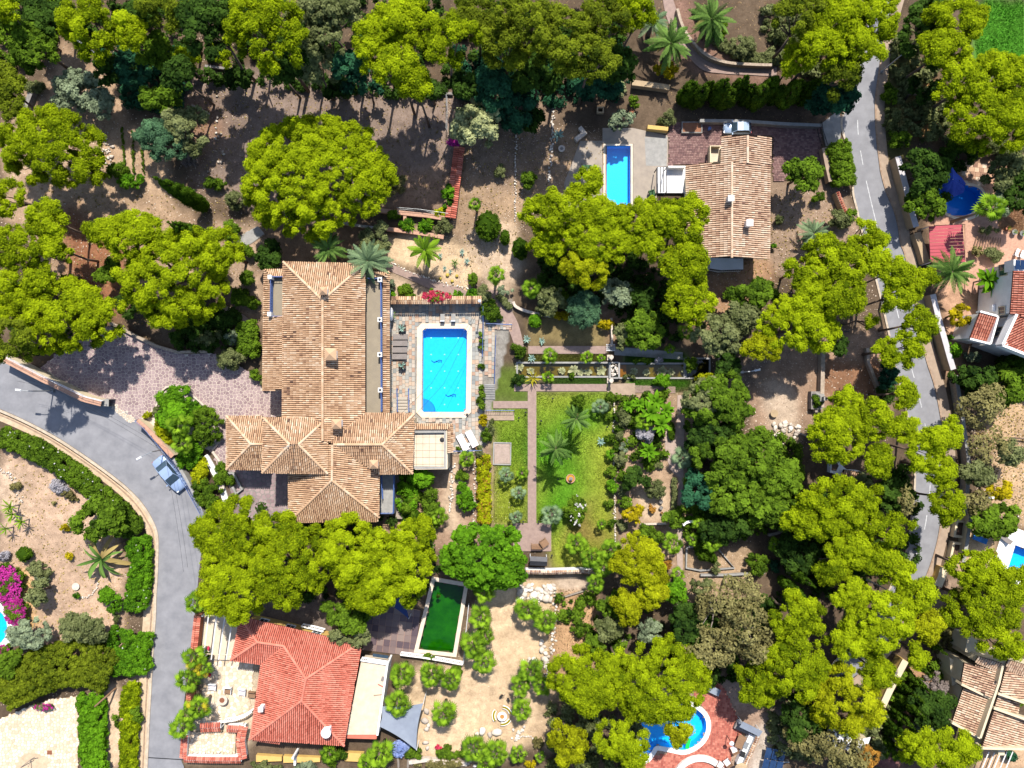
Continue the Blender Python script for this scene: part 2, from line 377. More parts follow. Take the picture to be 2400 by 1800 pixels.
leafmat('leaf_orange', (0.16, 0.075, 0.015), (0.42, 0.22, 0.04), 0.25)
leafmat('leaf_dead', (0.11, 0.085, 0.075), (0.30, 0.25, 0.225), 0.15)
leafmat('leaf_cream', (0.10, 0.12, 0.045), (0.40, 0.42, 0.20), 0.25)
leafmat('flower_magenta', (0.24, 0.015, 0.12), (0.55, 0.05, 0.33), 0.3)
leafmat('flower_red', (0.32, 0.02, 0.05), (0.58, 0.07, 0.12), 0.3)
leafmat('flower_blue', (0.12, 0.18, 0.42), (0.35, 0.42, 0.62), 0.3)
leafmat('flower_white', (0.5, 0.48, 0.45), (0.7, 0.68, 0.65), 0.3)
leafmat('lavender', (0.16, 0.15, 0.17), (0.38, 0.36, 0.38), 0.2)
leafmat('cypress', (0.014, 0.034, 0.004), (0.085, 0.155, 0.010), 0.25)
leafmat('frond_fan', (0.04, 0.10, 0.008), (0.22, 0.36, 0.022), 0.3, 0.6)
leafmat('frond_feather', (0.012, 0.045, 0.008), (0.17, 0.28, 0.06), 0.2, 0.5)
leafmat('frond_grey', (0.07, 0.12, 0.06), (0.24, 0.33, 0.17), 0.3, 0.5)
leafmat('frond_dry', (0.17, 0.12, 0.045), (0.38, 0.29, 0.11), 0.2)
leafmat('frond_yellow', (0.20, 0.19, 0.01), (0.46, 0.40, 0.03), 0.3)
leafmat('agave', (0.09, 0.17, 0.14), (0.28, 0.40, 0.34), 0.1)
leafmat('cactus', (0.22, 0.17, 0.03), (0.42, 0.33, 0.07), 0.05)
leafmat('lily_pad', (0.09, 0.10, 0.04), (0.34, 0.34, 0.19), 0.1)
# grass takes the ground's own painted colour
def groundmat(name, speck):
    m, nt, b = nodemat(name)
    b.inputs['Roughness'].default_value = 0.95; b.inputs['Specular IOR Level'].default_value = 0.1
    at = N(nt, 'ShaderNodeAttribute', attribute_name='ground'); geo = N(nt, 'ShaderNodeNewGeometry')
    n1 = N(nt, 'ShaderNodeTexNoise', Scale=0.9, Detail=9.0, Roughness=0.7); n2 = N(nt, 'ShaderNodeTexNoise', Scale=7.0, Detail=6.0, Roughness=0.7)
    for n in (n1, n2): nt.links.new(geo.outputs['Position'], n.inputs['Vector'])
    r1 = ramp(nt, [(0.3, (0.62, 0.60, 0.58)), (0.7, (1.32, 1.32, 1.32))]); r2 = ramp(nt, [(0.3, (0.7, 0.7, 0.7)), (0.7, (1.28, 1.28, 1.28))])
    nt.links.new(n1.outputs['Fac'], r1.inputs['Fac']); nt.links.new(n2.outputs['Fac'], r2.inputs['Fac'])
    m1 = N(nt, 'ShaderNodeMix', data_type='RGBA', blend_type='MULTIPLY'); m1.inputs['Factor'].default_value = speck
    m2 = N(nt, 'ShaderNodeMix', data_type='RGBA', blend_type='MULTIPLY'); m2.inputs['Factor'].default_value = speck
    nt.links.new(at.outputs['Color'], m1.inputs['A']); nt.links.new(r1.outputs[0], m1.inputs['B'])
    nt.links.new(m1.outputs['Result'], m2.inputs['A']); nt.links.new(r2.outputs[0], m2.inputs['B'])
    nt.links.new(m2.outputs['Result'], b.inputs['Base Color'])
    bp = N(nt, 'ShaderNodeBump', Strength=0.5, Distance=0.06); nt.links.new(n2.outputs['Fac'], bp.inputs['Height']); nt.links.new(bp.outputs[0], b.inputs['Normal'])
    return m
groundmat('earth', 0.85); groundmat('grass_blade', 0.35)

# ---------------------------------------------------------------- outlines shared by ground and pools (photograph pixels, ground level)
POOL_MAIN = px('990,776 996,770 1089,770 1095,776 1092,960 1086,966 994,966 988,960')
POOL_B = px('1419,342 1478,342 1478,482 1419,482')
POOL_GREEN = px('1019,1362 1088,1374 1062,1530 981,1521')
POOL_BRICK = smooth_path(px('1512,1672 1560,1650 1612,1652 1648,1676 1655,1708 1640,1738 1606,1757 1570,1752 1538,1748 1526,1762 1513,1778 1500,1770 1500,1730'), 4, True)
POOL_KIDNEY = smooth_path(px('2195,440 2235,432 2290,440 2304,462 2300,492 2272,509 2240,508 2212,494 2196,470'), 4, True)
POOL_WHITE = px('2379,1277 2440,1300 2420,1366 2361,1334')
POOL_ROUND = [(-32 + 50 * cos(a * pi / 12), 1470 + 50 * sin(a * pi / 12)) for a in range(24)]
POND_L = px('1214,852 1425,852 1425,881 1214,881')
POND_R = px('1449,854 1605,854 1605,884 1449,884')
POND_D = px('1606,842 1661,842 1661,884 1606,884')
HOLES = [POOL_MAIN, POOL_B, POOL_GREEN, POOL_BRICK, POOL_KIDNEY, POOL_WHITE, POOL_ROUND, POND_L, POND_R, POND_D]

# ---------------------------------------------------------------- terrain: one sheet, painted with the kinds of soil
DIRT = (0.27, 0.185, 0.12); DIRTD = (0.155, 0.105, 0.07); REDD = (0.19, 0.085, 0.045); COURT = (0.175, 0.13, 0.105); LITT = (0.085, 0.06, 0.04)
SANDC = (0.43, 0.315, 0.20); PALE = (0.36, 0.27, 0.19); LAWN = (0.055, 0.17, 0.008); LAWNY = (0.22, 0.25, 0.03); DRY = (0.23, 0.15, 0.065); GREYP = (0.20, 0.17, 0.145)
PATCH = [
    ('150,80 260,150 300,280 370,330 400,480 500,520 560,560 480,640 300,720 120,700 60,560 0,520 0,330 40,230 90,200', DIRT, 8),
    ('60,300 230,300 300,300 380,440 300,470 0,440', (0.31, 0.215, 0.14), 8),
    ('150,480 260,520 310,600 320,700 250,760 160,700 140,560', REDD, 10),
    ('430,150 620,170 900,180 1060,210 1075,340 1062,480 900,470 700,520 560,480 470,440 440,330', COURT, 8),
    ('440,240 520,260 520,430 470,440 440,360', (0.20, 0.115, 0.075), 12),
    ('470,330 560,330 570,440 480,430', COURT, 10),
    ('880,410 1040,400 1050,470 900,480', (0.235, 0.15, 0.10), 10),
    ('1070,400 1180,330 1300,300 1420,320 1420,480 1300,470 1200,540 1100,560 1040,520', (0.24, 0.165, 0.105), 8),
    ('1090,230 1300,230 1300,420 1180,440 1100,400', (0.185, 0.13, 0.09), 10),
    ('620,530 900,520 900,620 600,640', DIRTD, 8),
    ('905,560 1000,540 1110,570 1130,640 1090,690 1000,640 905,610', SANDC, 4),
    ('900,640 1010,670 1070,700 900,720', PALE, 4),
    ('1090,540 1200,520 1240,620 1190,720 1130,650', PALE, 6),
    ('1560,0 1620,0 1680,140 1900,170 1990,190 1920,230 1600,170', (0.17, 0.10, 0.075), 8),
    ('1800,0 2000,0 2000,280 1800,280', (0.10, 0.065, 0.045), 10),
    ('1800,420 1970,430 2020,560 1900,660 1660,600 1640,560 1800,600', (0.22, 0.155, 0.11), 6),
    ('1640,640 1800,600 1830,650 1700,760 1620,760', (0.26, 0.155, 0.09), 6),
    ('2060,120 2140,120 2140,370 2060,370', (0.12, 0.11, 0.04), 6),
    ('2140,150 2200,160 2200,320 2140,320', (0.27, 0.155, 0.06), 8),
    ('2270,0 2420,0 2420,170 2290,165', (0.06, 0.19, 0.015), 6),
    ('2335,480 2420,480 2420,560 2340,545', (0.06, 0.17, 0.01), 4),
    ('2180,380 2420,370 2420,660 2200,700 2180,560', (0.43, 0.255, 0.17), 4),
    ('2200,690 2290,660 2300,760 2240,880 2200,860', (0.33, 0.20, 0.13), 5),
    ('1780,790 2080,760 2080,960 1900,1000 1760,1040 1740,900', (0.24, 0.16, 0.11), 8),
    ('1930,840 2060,840 2060,960 1930,960', (0.20, 0.105, 0.06), 8),
    ('1790,900 1860,900 1890,1040 1800,1050', (0.36, 0.28, 0.21), 8),
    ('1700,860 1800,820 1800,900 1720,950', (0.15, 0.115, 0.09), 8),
    ('2290,900 2420,900 2420,1240 2300,1200 2330,1060', (0.36, 0.245, 0.145), 8),
    ('2250,1200 2330,1230 2330,1360 2240,1340', (0.42, 0.30, 0.18), 5),
    ('1156,957 1236,957 1236,1225 1156,1225', LAWNY, 2), ('1160,970 1236,957 1236,1110 1170,1120', (0.10, 0.19, 0.014), 24),
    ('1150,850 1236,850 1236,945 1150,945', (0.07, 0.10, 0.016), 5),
    ('1257,920 1439,920 1439,1335 1292,1335 1292,1230 1257,1230', (0.22, 0.25, 0.03), 2),
    ('1257,920 1425,920 1390,1010 1372,1120 1355,1180 1330,1230 1257,1230', LAWN, 26),
    ('1340,1190 1400,1190 1400,1300 1340,1300', (0.20, 0.155, 0.045), 12),
    ('1228,830 1425,830 1425,852 1228,852', (0.12, 0.125, 0.02), 3), ('1290,884 1425,884 1425,900 1290,900', (0.05, 0.16, 0.006), 3),
    ('1465,828 1610,828 1610,853 1465,853', (0.045, 0.15, 0.006), 3), ('1480,886 1620,886 1620,920 1480,920', (0.055, 0.16, 0.008), 3),
    ('1232,745 1420,740 1430,808 1240,812', (0.165, 0.125, 0.055), 4),
    ('1400,690 1480,690 1500,800 1430,800', (0.24, 0.155, 0.10), 6),
    ('1445,920 1620,920 1700,1060 1640,1060 1600,1340 1445,1340', (0.255, 0.175, 0.115), 8),
    ('1500,1150 1570,1150 1570,1225 1500,1225', (0.36, 0.27, 0.185), 6),
    ('1600,1300 1760,1290 1760,1420 1600,1420', (0.25, 0.175, 0.11), 8),
    ('1160,1360 1260,1350 1310,1380 1300,1500 1270,1580 1260,1740 1150,1790 960,1770 930,1600 950,1560 1090,1560 1110,1440', SANDC, 5),
    ('1300,1385 1395,1380 1385,1580 1290,1600', (0.34, 0.21, 0.115), 4),
    ('1290,1355 1400,1350 1390,1385 1310,1400', (0.36, 0.28, 0.21), 5),
    ('1280,1600 1320,1640 1290,1740 1240,1760', (0.36, 0.26, 0.165), 8),
    ('930,1090 1160,1070 1160,1260 960,1300', (0.24, 0.16, 0.11), 6), ('1040,1060 1080,1060 1080,1240 1040,1240', PALE, 6),
    ('0,1050 120,1090 200,1160 280,1240 300,1340 300,1500 260,1560 0,1500', (0.36, 0.25, 0.175), 6),
    ('0,1090 60,1110 60,1200 0,1200', (0.42, 0.31, 0.22), 10), ('30,1330 70,1350 90,1470 60,1490', (0.40, 0.24, 0.10), 8),
    ('180,1600 290,1600 290,1800 240,1800 240,1640', (0.40, 0.29, 0.20), 6), ('310,1580 352,1580 346,1810 310,1810', (0.42, 0.33, 0.25), 4),
    ('1490,1580 1760,1600 1800,1700 1790,1810 1560,1810 1500,1720', (0.28, 0.19, 0.14), 6), ('1775,1700 1830,1660 1830,1810 1760,1810', (0.38, 0.32, 0.27), 4),
    ('2070,1560 2240,1560 2200,1700 2080,1740', (0.30, 0.175, 0.10), 6), ('2040,1750 2110,1750 2110,1800 2040,1800', (0.16, 0.07, 0.065), 4),
    ('2290,1700 2420,1700 2420,1810 2290,1810', (0.40, 0.27, 0.17), 5), ('2180,1360 2260,1360 2260,1500 2180,1520', (0.20, 0.14, 0.10), 6),
    ('600,640 628,640 628,760 600,760', (0.25, 0.17, 0.12), 4), ('520,540 600,540 600,760 540,720', (0.28, 0.20, 0.14), 6),
    ('540,1130 660,1130 660,1240 540,1240', (0.16, 0.12, 0.11), 3), ('890,1200 1000,1150 1010,1260 900,1250', (0.30, 0.195, 0.13), 5),
    ('920,1010 1160,1010 1160,1100 920,1100', (0.23, 0.16, 0.11), 3),
    # grout and bedding under the loose pavings
    ('905,700 1200,700 1200,760 1150,960 1131,1064 908,1064', (0.20, 0.185, 0.165), 0), ('590,1340 760,1400 850,1540 590,1500', (0.13, 0.10, 0.08), 2),
    ('470,1530 610,1530 610,1700 560,1780 430,1780 440,1690 480,1680', (0.40, 0.325, 0.235), 1),
]
DX = 0.38; NX, NY = 402, 306
gx = (np.arange(NX) - NX / 2 + 0.5) * DX; gy = (np.arange(NY) - NY / 2 + 0.5) * DX
GX, GY = np.meshgrid(gx, gy); PXX = GX / M + 1200; PYY = 900 - GY / M
def vnoise(cells, seed):
    r = np.random.default_rng(seed); n = r.random((int(cells * NY / NX) + 3, cells + 3))
    u = np.linspace(0, cells, NX); v = np.linspace(0, cells * NY / NX, NY); i = u.astype(int); j = v.astype(int)
    fu = (u - i); fv = (v - j); fu = fu * fu * (3 - 2 * fu); fv = (fv * fv * (3 - 2 * fv))[:, None]
    return (n[j][:, i] * (1 - fu) + n[j][:, i + 1] * fu) * (1 - fv) + (n[j + 1][:, i] * (1 - fu) + n[j + 1][:, i + 1] * fu) * fv
def blur(a, k):
    for _ in range(2):
        for ax in (0, 1):
            p = np.pad(a, [(k, k) if q == ax else (0, 0) for q in (0, 1)], mode='edge'); c = np.cumsum(p, axis=ax)
            if ax == 0: c = np.vstack([np.zeros((1, a.shape[1])), c]); a = (c[2 * k + 1:] - c[:-2 * k - 1]) / (2 * k + 1)
            else: c = np.hstack([np.zeros((a.shape[0], 1)), c]); a = (c[:, 2 * k + 1:] - c[:, :-2 * k - 1]) / (2 * k + 1)
    return a
n1, n2, n3, n4 = vnoise(60, 1), vnoise(60, 2), vnoise(150, 3), vnoise(24, 4)
COL = np.empty((NY, NX, 3)); COL[:] = LITT
COL *= (0.75 + 0.5 * n4)[..., None]
for s, c, soft in PATCH:
    jit = soft * 2.2
    m = inside(px(s), PXX + (n1 - 0.5) * jit * 2 + (n3 - 0.5) * jit, PYY + (n2 - 0.5) * jit * 2 + (n3 - 0.5) * jit).astype(float)
    if soft: m = blur(m, max(1, int(round(soft / 6))))
    COL = COL * (1 - m[..., None]) + np.array(c) * (0.9 + 0.2 * n4 + 0.12 * (n3 - 0.5))[..., None] * m[..., None]
dry = blur(((n1 * 0.6 + n3 * 0.4) > 0.62).astype(float), 1)[..., None] * 0.35
gr = (COL[..., 1:2] > COL[..., 0:1] * 1.02)
COL = np.where(gr, COL, COL * (1 - dry * 0.45)); COL = np.clip(COL, 0.004, 1)
def ground_col(X, Y):
    i = np.clip(((X - gx[0]) / DX).round().astype(int), 0, NX - 1); j = np.clip(((Y - gy[0]) / DX).round().astype(int), 0, NY - 1)
    return COL[j, i]
def build_terrain():
    Z = -0.015 - 0.06 * n3 - 0.05 * n1
    V = np.stack([GX, GY, Z], -1).reshape(-1, 3); idx = np.arange(NX * NY).reshape(NY, NX)
    Q = np.stack([idx[:-1, :-1], idx[:-1, 1:], idx[1:, 1:], idx[1:, :-1]], -1).reshape(-1, 4)
    cx = V[Q].mean(1); PX_, PY_ = cx[:, 0] / M + 1200, 900 - cx[:, 1] / M
    keep = np.ones(len(Q), bool)
    for h in HOLES: keep &= ~inside(h, PX_, PY_)
    Q = Q[keep]
    # the same sheet goes on to the horizon
    B = 600.0; b0 = len(V)
    V = np.vstack([V, [[-B, -B, -0.05], [B, -B, -0.05], [B, B, -0.05], [-B, B, -0.05]]])
    c = [idx[0, 0], idx[0, -1], idx[-1, -1], idx[-1, 0]]
    O = np.array([[b0, b0 + 1, c[1], c[0]], [b0 + 1, b0 + 2, c[2], c[1]], [b0 + 2, b0 + 3, c[3], c[2]], [b0 + 3, b0, c[0], c[3]]])
    cols = np.vstack([COL.reshape(-1, 3), np.tile(np.array(LITT) * 0.9, (4, 1))])
    o = obj('ground', mesh_np('ground', V, [np.vstack([Q, O])], 'earth', col=cols, smooth=True)); tag(o, kind='structure')
build_terrain()

# ---------------------------------------------------------------- roads, verges and paths
def sheet(name, pts, z, m, kind='structure', smooth=0):
    if smooth: pts = smooth_path(pts, smooth, True)
    o = MB().sheet(gpts(pts, z), z).build(name, m); tag(o, kind=kind); return o
def band(name, left, right, z, m, k=5):
    L = gpts(smooth_path(left, k)); R = gpts(smooth_path(right, k)); mb = MB()
    if len(L) != len(R):
        def res(P, n):
            T = pathlen(P)[-1]; return [along(P, T * i / (n - 1))[0] for i in range(n)]
        n = max(len(L), len(R)); L, R = res(L, n), res(R, n)
    mb.add([(p[0], p[1], z) for p in L] + [(p[0], p[1], z) for p in R], [(i, len(L) + i, len(L) + i + 1, i + 1) for i in range(len(L) - 1)])
    o = mb.build(name, m); tag(o, kind='structure'); return o
RR = px('2105,-30 2085,40 2068,103 2060,163 2051,230 2051,285 2055,339 2060,380 2064,407 2076,450 2093,490 2104,531 2110,572 2121,604 2145,720 2160,800 2172,851 2188,900 2201,962 2212,1040 2214,1130 2204,1220 2193,1280 2174,1339 2146,1400 2105,1470 2050,1540 1990,1600')
RL = px('2055,-30 2036,40 2022,103 2006,163 1992,230 1973,285 1985,339 1998,380 2001,407 2000,450 2009,490 2018,531 2030,572 2045,620 2070,720 2088,800 2097,851 2110,900 2125,962 2139,1040 2145,1130 2136,1220 2128,1280 2105,1339 2075,1400 2035,1460 1985,1520 1935,1575')
band('road', RL, RR, 0.05, 'asphalt')
SWR = [(x + (22 if i < 8 else 24 if i < 22 else 22) , y + (8 if i > 22 else 0)) for i, (x, y) in enumerate(RR)]
RRo = [(x + 2, y) for x, y in RR]
band('pavement', RRo, SWR, 0.14, 'pavement_tan')
mb = MB(); wall_mb(mb, gpts(smooth_path([(x + 1, y) for x, y in RR], 5)), 0.22, 0, 0.155); tag(mb.build('kerb', 'kerb_brown'), kind='structure')
mb = MB(); wall_mb(mb, gpts(smooth_path([(x - 1, y) for x, y in RL], 5)), 0.25, 0, 0.07); tag(mb.build('road_edge', 'kerb_stone'), kind='structure')
# worn white centre line
cl = gpts(smooth_path([((a[0] + b[0]) / 2, (a[1] + b[1]) / 2) for a, b in zip(RL, RR)], 6)); mb = MB()
cl2 = gpts(smooth_path(px('2020,120 2014,170 2010,230 2010,300 2015,345 2021,380 2030,425 2044,485 2055,530 2066,575 2090,680 2120,800 2134,857 2146,900 2165,980 2176,1060 2180,1130 2170,1220 2160,1262 2140,1320'), 6)); L = pathlen(cl2)[-1]
def paint(s0, s1, w=0.11):
    n = max(2, int((s1 - s0) / 0.8)); P = [along(cl2, s0 + (s1 - s0) * i / n)[0] for i in range(n + 1)]
    a, b = offset_path(P, w / 2), offset_path(P, -w / 2)
    mb.add([(p[0], p[1], 0.058) for p in a] + [(p[0], p[1], 0.058) for p in b], [(i, i + 1, n + 1 + i + 1, n + 1 + i) for i in range(n)])
s = 1.0
while s < L - 2:
    if 13.5 < s < 24.5: paint(s, 24.5); s = 25.5
    else: paint(s, s + 1.9); s += 4.0
tag(mb.build('road_marking', 'road_paint'), kind='structure')
# residential road on the left
LU = px('-30,828 0,840 60,868 120,888 175,912 235,942 262,945 322,985 365,1030 400,1075 440,1145 470,1200 478,1240 468,1330 458,1430 450,1500 443,1560 435,1620 428,1690 424,1770 432,1800 432,1840')
LL = px('-30,944 0,958 35,973 81,995 136,1025 190,1060 244,1098 293,1136 331,1174 356,1212 370,1250 372,1290 370,1350 367,1400 366,1440 362,1500 358,1560 355,1621 351,1690 349,1740 346,1800 344,1840')
band('road', LU, LL, 0.05, 'asphalt_dark', 6)
V1 = [(x - 4 - 0.2 * (i > 9), y + (9 if i < 8 else 4 if i < 11 else 0)) for i, (x, y) in enumerate(LL)]
V2 = [(x - (6 if i < 4 else 14 if i < 9 else 24 if i < 12 else 30), y + (26 if i < 6 else 22 if i < 9 else 8 if i < 12 else 0)) for i, (x, y) in enumerate(LL)]
band('verge', V1, V2, 0.03, 'cream_gravel')
mb = MB(); wall_mb(mb, gpts(smooth_path([(x - 2, y + (3 if i < 10 else 0)) for i, (x, y) in enumerate(LL)], 6)), 0.32, 0, 0.16); tag(mb.build('kerb', 'kerb_stone'), kind='structure')
mb = MB(); wall_mb(mb, gpts(smooth_path([(x - 11, y + (9 if i < 10 else 2)) for i, (x, y) in enumerate(LL)], 6)), 0.16, 0, 0.10); tag(mb.build('kerb', 'kerb_brown'), kind='structure')
mb = MB()
for a in [(348, 1773, 430, 1778)]:
    wall_mb(mb, [G(a[0], a[1]), G(a[2], a[3])], 0.28, 0.05, 0.06)
tag(mb.build('road_joint', 'asphalt_dark'), kind='structure')
mb = MB(); wall_mb(mb, [G(348, 1775), G(430, 1780)], 0.12, 0.05, 0.068); tag(mb.build('drain', 'black_thing'), kind='structure')
# paths
sheet('path', px('1237,916 1257,916 1257,1226 1292,1226 1292,1292 1203,1292 1203,1226 1237,1226'), 0.035, 'path_pink')
sheet('path', px('1238,811 1422,811 1422,829 1238,829'), 0.035, 'path_pink')
sheet('path', px('1440,812 1600,826 1600,843 1440,832'), 0.035, 'concrete_grey')
sheet('path', px('1205,900 1422,900 1422,917 1205,917'), 0.031, 'path_pink')
sheet('path', px('1488,903 1583,906 1583,921 1488,920'), 0.031, 'path_pink')
sheet('path', px('1156,940 1237,940 1237,957 1156,957'), 0.033, 'path_pink')
sheet('path', px('1588,926 1604,926 1604,1010 1602,1090 1600,1350 1588,1350 1586,1290 1590,1120 1570,1100 1560,1060 1556,1010 1570,1000 1586,1000'), 0.033, 'path_gravel')
sheet('path', px('1683,830 1702,830 1702,920 1683,920'), 0.033, 'path_gravel')
band('path', px('905,614 960,636 1030,662 1078,676 1110,690'), px('905,632 960,655 1020,682 1075,695 1104,702'), 0.035, 'path_pink')
band('path', px('1110,690 1160,680 1190,715 1215,760 1228,812'), px('1104,702 1150,700 1172,735 1195,780 1212,830'), 0.035, 'path_pink')
band('path', px('1575,-10 1588,30 1605,70 1640,110 1690,140 1760,150 1820,156'), px('1552,-10 1562,40 1590,100 1640,160 1690,172 1760,176 1820,180'), 0.035, 'path_pink')
band('path', px('530,590 545,565 575,545 605,530'), px('545,610 562,585 590,570 620,548'), 0.035, 'concrete_grey')
band('path', px('500,716 540,720 580,745 600,770'), px('505,730 540,738 570,762 590,800'), 0.033, 'path_gravel')
sheet('pool_surround', px('1360,330 1412,330 1412,488 1330,488 1322,430'), 0.022, 'concrete')
sheet('pool_surround', px('1484,300 1566,318 1566,390 1540,392 1540,470 1484,488'), 0.022, 'concrete')
sheet('gravel_court', px('1511,322 1564,322 1562,390 1514,388'), 0.03, 'concrete_grey')
sheet('pool_surround', px('1412,300 1484,300 1484,336 1412,336'), 0.024, 'concrete')
sheet('entrance', px('1925,290 1965,258 1975,290 1966,345 1936,345'), 0.04, 'concrete_grey')
sheet('patio', px('1424,900 1488,898 1489,926 1423,926'), 0.06, 'pavement_tan')
# ---------------------------------------------------------------- pools
def poly_offset(poly, d):
    """closed outline grown by d (its own units)"""
    n = len(poly); a = sum(poly[i][0] * poly[(i + 1) % n][1] - poly[(i + 1) % n][0] * poly[i][1] for i in range(n))
    sg = 1 if a > 0 else -1; out = []
    for i in range(n):
        p0, p1, p2 = (np.array(poly[(i + k) % n], float) for k in (-1, 0, 1))
        t1 = (p1 - p0) / (np.linalg.norm(p1 - p0) + 1e-9); t2 = (p2 - p1) / (np.linalg.norm(p2 - p1) + 1e-9)
        n1_ = np.array([t1[1], -t1[0]]) * sg; n2_ = np.array([t2[1], -t2[0]]) * sg; b = n1_ + n2_; b /= (np.linalg.norm(b) + 1e-9)
        out.append(tuple(p1 + b * d / max(0.5, float(b @ n1_))))
    return out
def ring(mb, inner, outer, z0, z1, m=0, t=0.5):
    n = len(inner)
    vs = [(*p, z1) for p in inner] + [(*p, z1) for p in outer] + [(*p, z0) for p in inner] + [(*p, z0) for p in outer]; fs = []
    for i in range(n):
        j = (i + 1) % n
        fs += [(i, j, n + j, n + i), (n + i, n + j, 3 * n + j, 3 * n + i), (i, 2 * n + i, 2 * n + j, j)]
    mb.add(vs, fs, m, t)
def ccw(P):
    a = sum(P[i][0] * P[(i + 1) % len(P)][1] - P[(i + 1) % len(P)][0] * P[i][1] for i in range(len(P)))
    return P if a > 0 else P[::-1]
def pool(label, outline, cop=0.5, depth=1.5, water='water_blue', floor='pool_tile', coping='pool_coping', zc=0.07, name='swimming_pool', cat='swimming pool', level=-0.14, outer=None):
    P = ccw(gpts(outline)); c = np.mean(P, axis=0); r = thing(name, label, cat, (c[0], c[1], 0))
    mb = MB(); Pi = poly_offset(P, -0.01); n = len(P)
    mb.add([(*p, zc - 0.02) for p in Pi] + [(*p, -depth) for p in Pi], [(i, n + i, n + (i + 1) % n, (i + 1) % n) for i in range(n)]); mb.sheet(Pi, -depth)
    mb.build('basin', floor, r, (c[0], c[1], 0))
    if cop:
        mb = MB(); ring(mb, P, ccw(gpts(outer)) if outer else poly_offset(P, cop), -0.2, zc); mb.build('coping', coping, r, (c[0], c[1], 0))
    mb = MB(); mb.sheet(poly_offset(P, -0.02), level); mb.build('water', water, r, (c[0], c[1], 0))
    return r, c
r, c = pool('long rectangular turquoise pool with cream chamfered coping beside the tiled villa', POOL_MAIN, 0, 1.45)
P = ccw(gpts(POOL_MAIN)); mb = MB(); ring(mb, P, ccw(gpts(px('978,768 988,758 1096,758 1107,768 1104,966 1092,979 988,979 976,967'))), -0.2, 0.08); mb.build('coping', 'pool_coping', r, (c[0], c[1], 0))
mb = MB(); q = [G(989, 965.5, -1.0)]
arc = [G(989 + 31 * sin(a), 965 - 31 * cos(a), -1.0) for a in np.linspace(0, pi / 2, 9)]
mb.prism([G(989, 965, -1.0)] + arc, -1.44, -0.55); mb.build('corner_step', 'pool_tile_dark', r, (c[0], c[1], 0))
for k, (x, y) in enumerate([(1023, 847), (1056, 927)]):
    mb = MB()
    mb.tube([P3(x - 12, y - 2, -1.43), P3(x - 7, y + 2, -1.43), P3(x, y + 1, -1.43), P3(x + 6, y - 3, -1.43), P3(x + 12, y - 2, -1.43), P3(x + 11, y + 3, -1.43)], 0.05, 4)
    mb.tube([P3(x - 5, y + 3, -1.43), P3(x, y - 1, -1.43), P3(x + 5, y + 2, -1.43), P3(x + 9, y, -1.43)], 0.04, 4)
    mb.build('mosaic_motif', 'mosaic', r, (c[0], c[1], 0))
for x in (1010.5, 1042, 1074):
    for y in (792, 831, 870, 909, 948):
        if (x, y) == (1010.5, 948): continue
        mb = MB(); q = P3(x, y, -1.43); mb.lathe(q, [(0.10, 0), (0.10, 0.03)], 8); mb.build('floor_light', 'white_paint', r, (c[0], c[1], 0))
pool('narrow rectangular turquoise pool partly under pine branches beside the ridge roofed house', POOL_B, 0.28, 1.35)
pool('murky green rectangular pool with cream coping beside the red tiled house', POOL_GREEN, 0.5, 1.3, 'water_green', 'pool_tile_green')
pool('freeform turquoise pool with white rim on the red brick terrace', POOL_BRICK, 0.6, 1.3, coping='pool_white')
pool('kidney shaped deep blue pool beside the collapsed blue parasol', POOL_KIDNEY, 0.35, 1.5, floor='pool_tile_dark')
pool('angled turquoise pool set in a white deck at the right edge', POOL_WHITE, 0.35, 1.4, coping='pool_white')
pool('round turquoise pool with white rim cut by the left edge', POOL_ROUND, 1.1, 1.3, coping='pool_white')
pool('long shallow brown garden pond with lily pads west of the stone fountain', POND_L, 0.22, 0.45, 'water_pond', 'pond_floor', 'concrete_grey', 0.12, 'garden_pond', 'pond', -0.03)
r, c = pool('long shallow brown garden pond with an orange end east of the stone fountain', POND_R, 0.22, 0.45, 'water_pond', 'pond_floor', 'concrete_grey', 0.12, 'garden_pond', 'pond', -0.03)
mb = MB(); mb.prism(gpts(px('1450,855 1468,855 1468,883 1450,883')), -0.44, -0.06); mb.build('inlet_slab', 'pond_rust', r, (c[0], c[1], 0))
pool('dark square garden pond shaded by trees at the canal end', POND_D, 0.22, 0.5, 'water_pond', 'pond_dark', 'concrete_grey', 0.125, 'garden_pond', 'pond', -0.04)

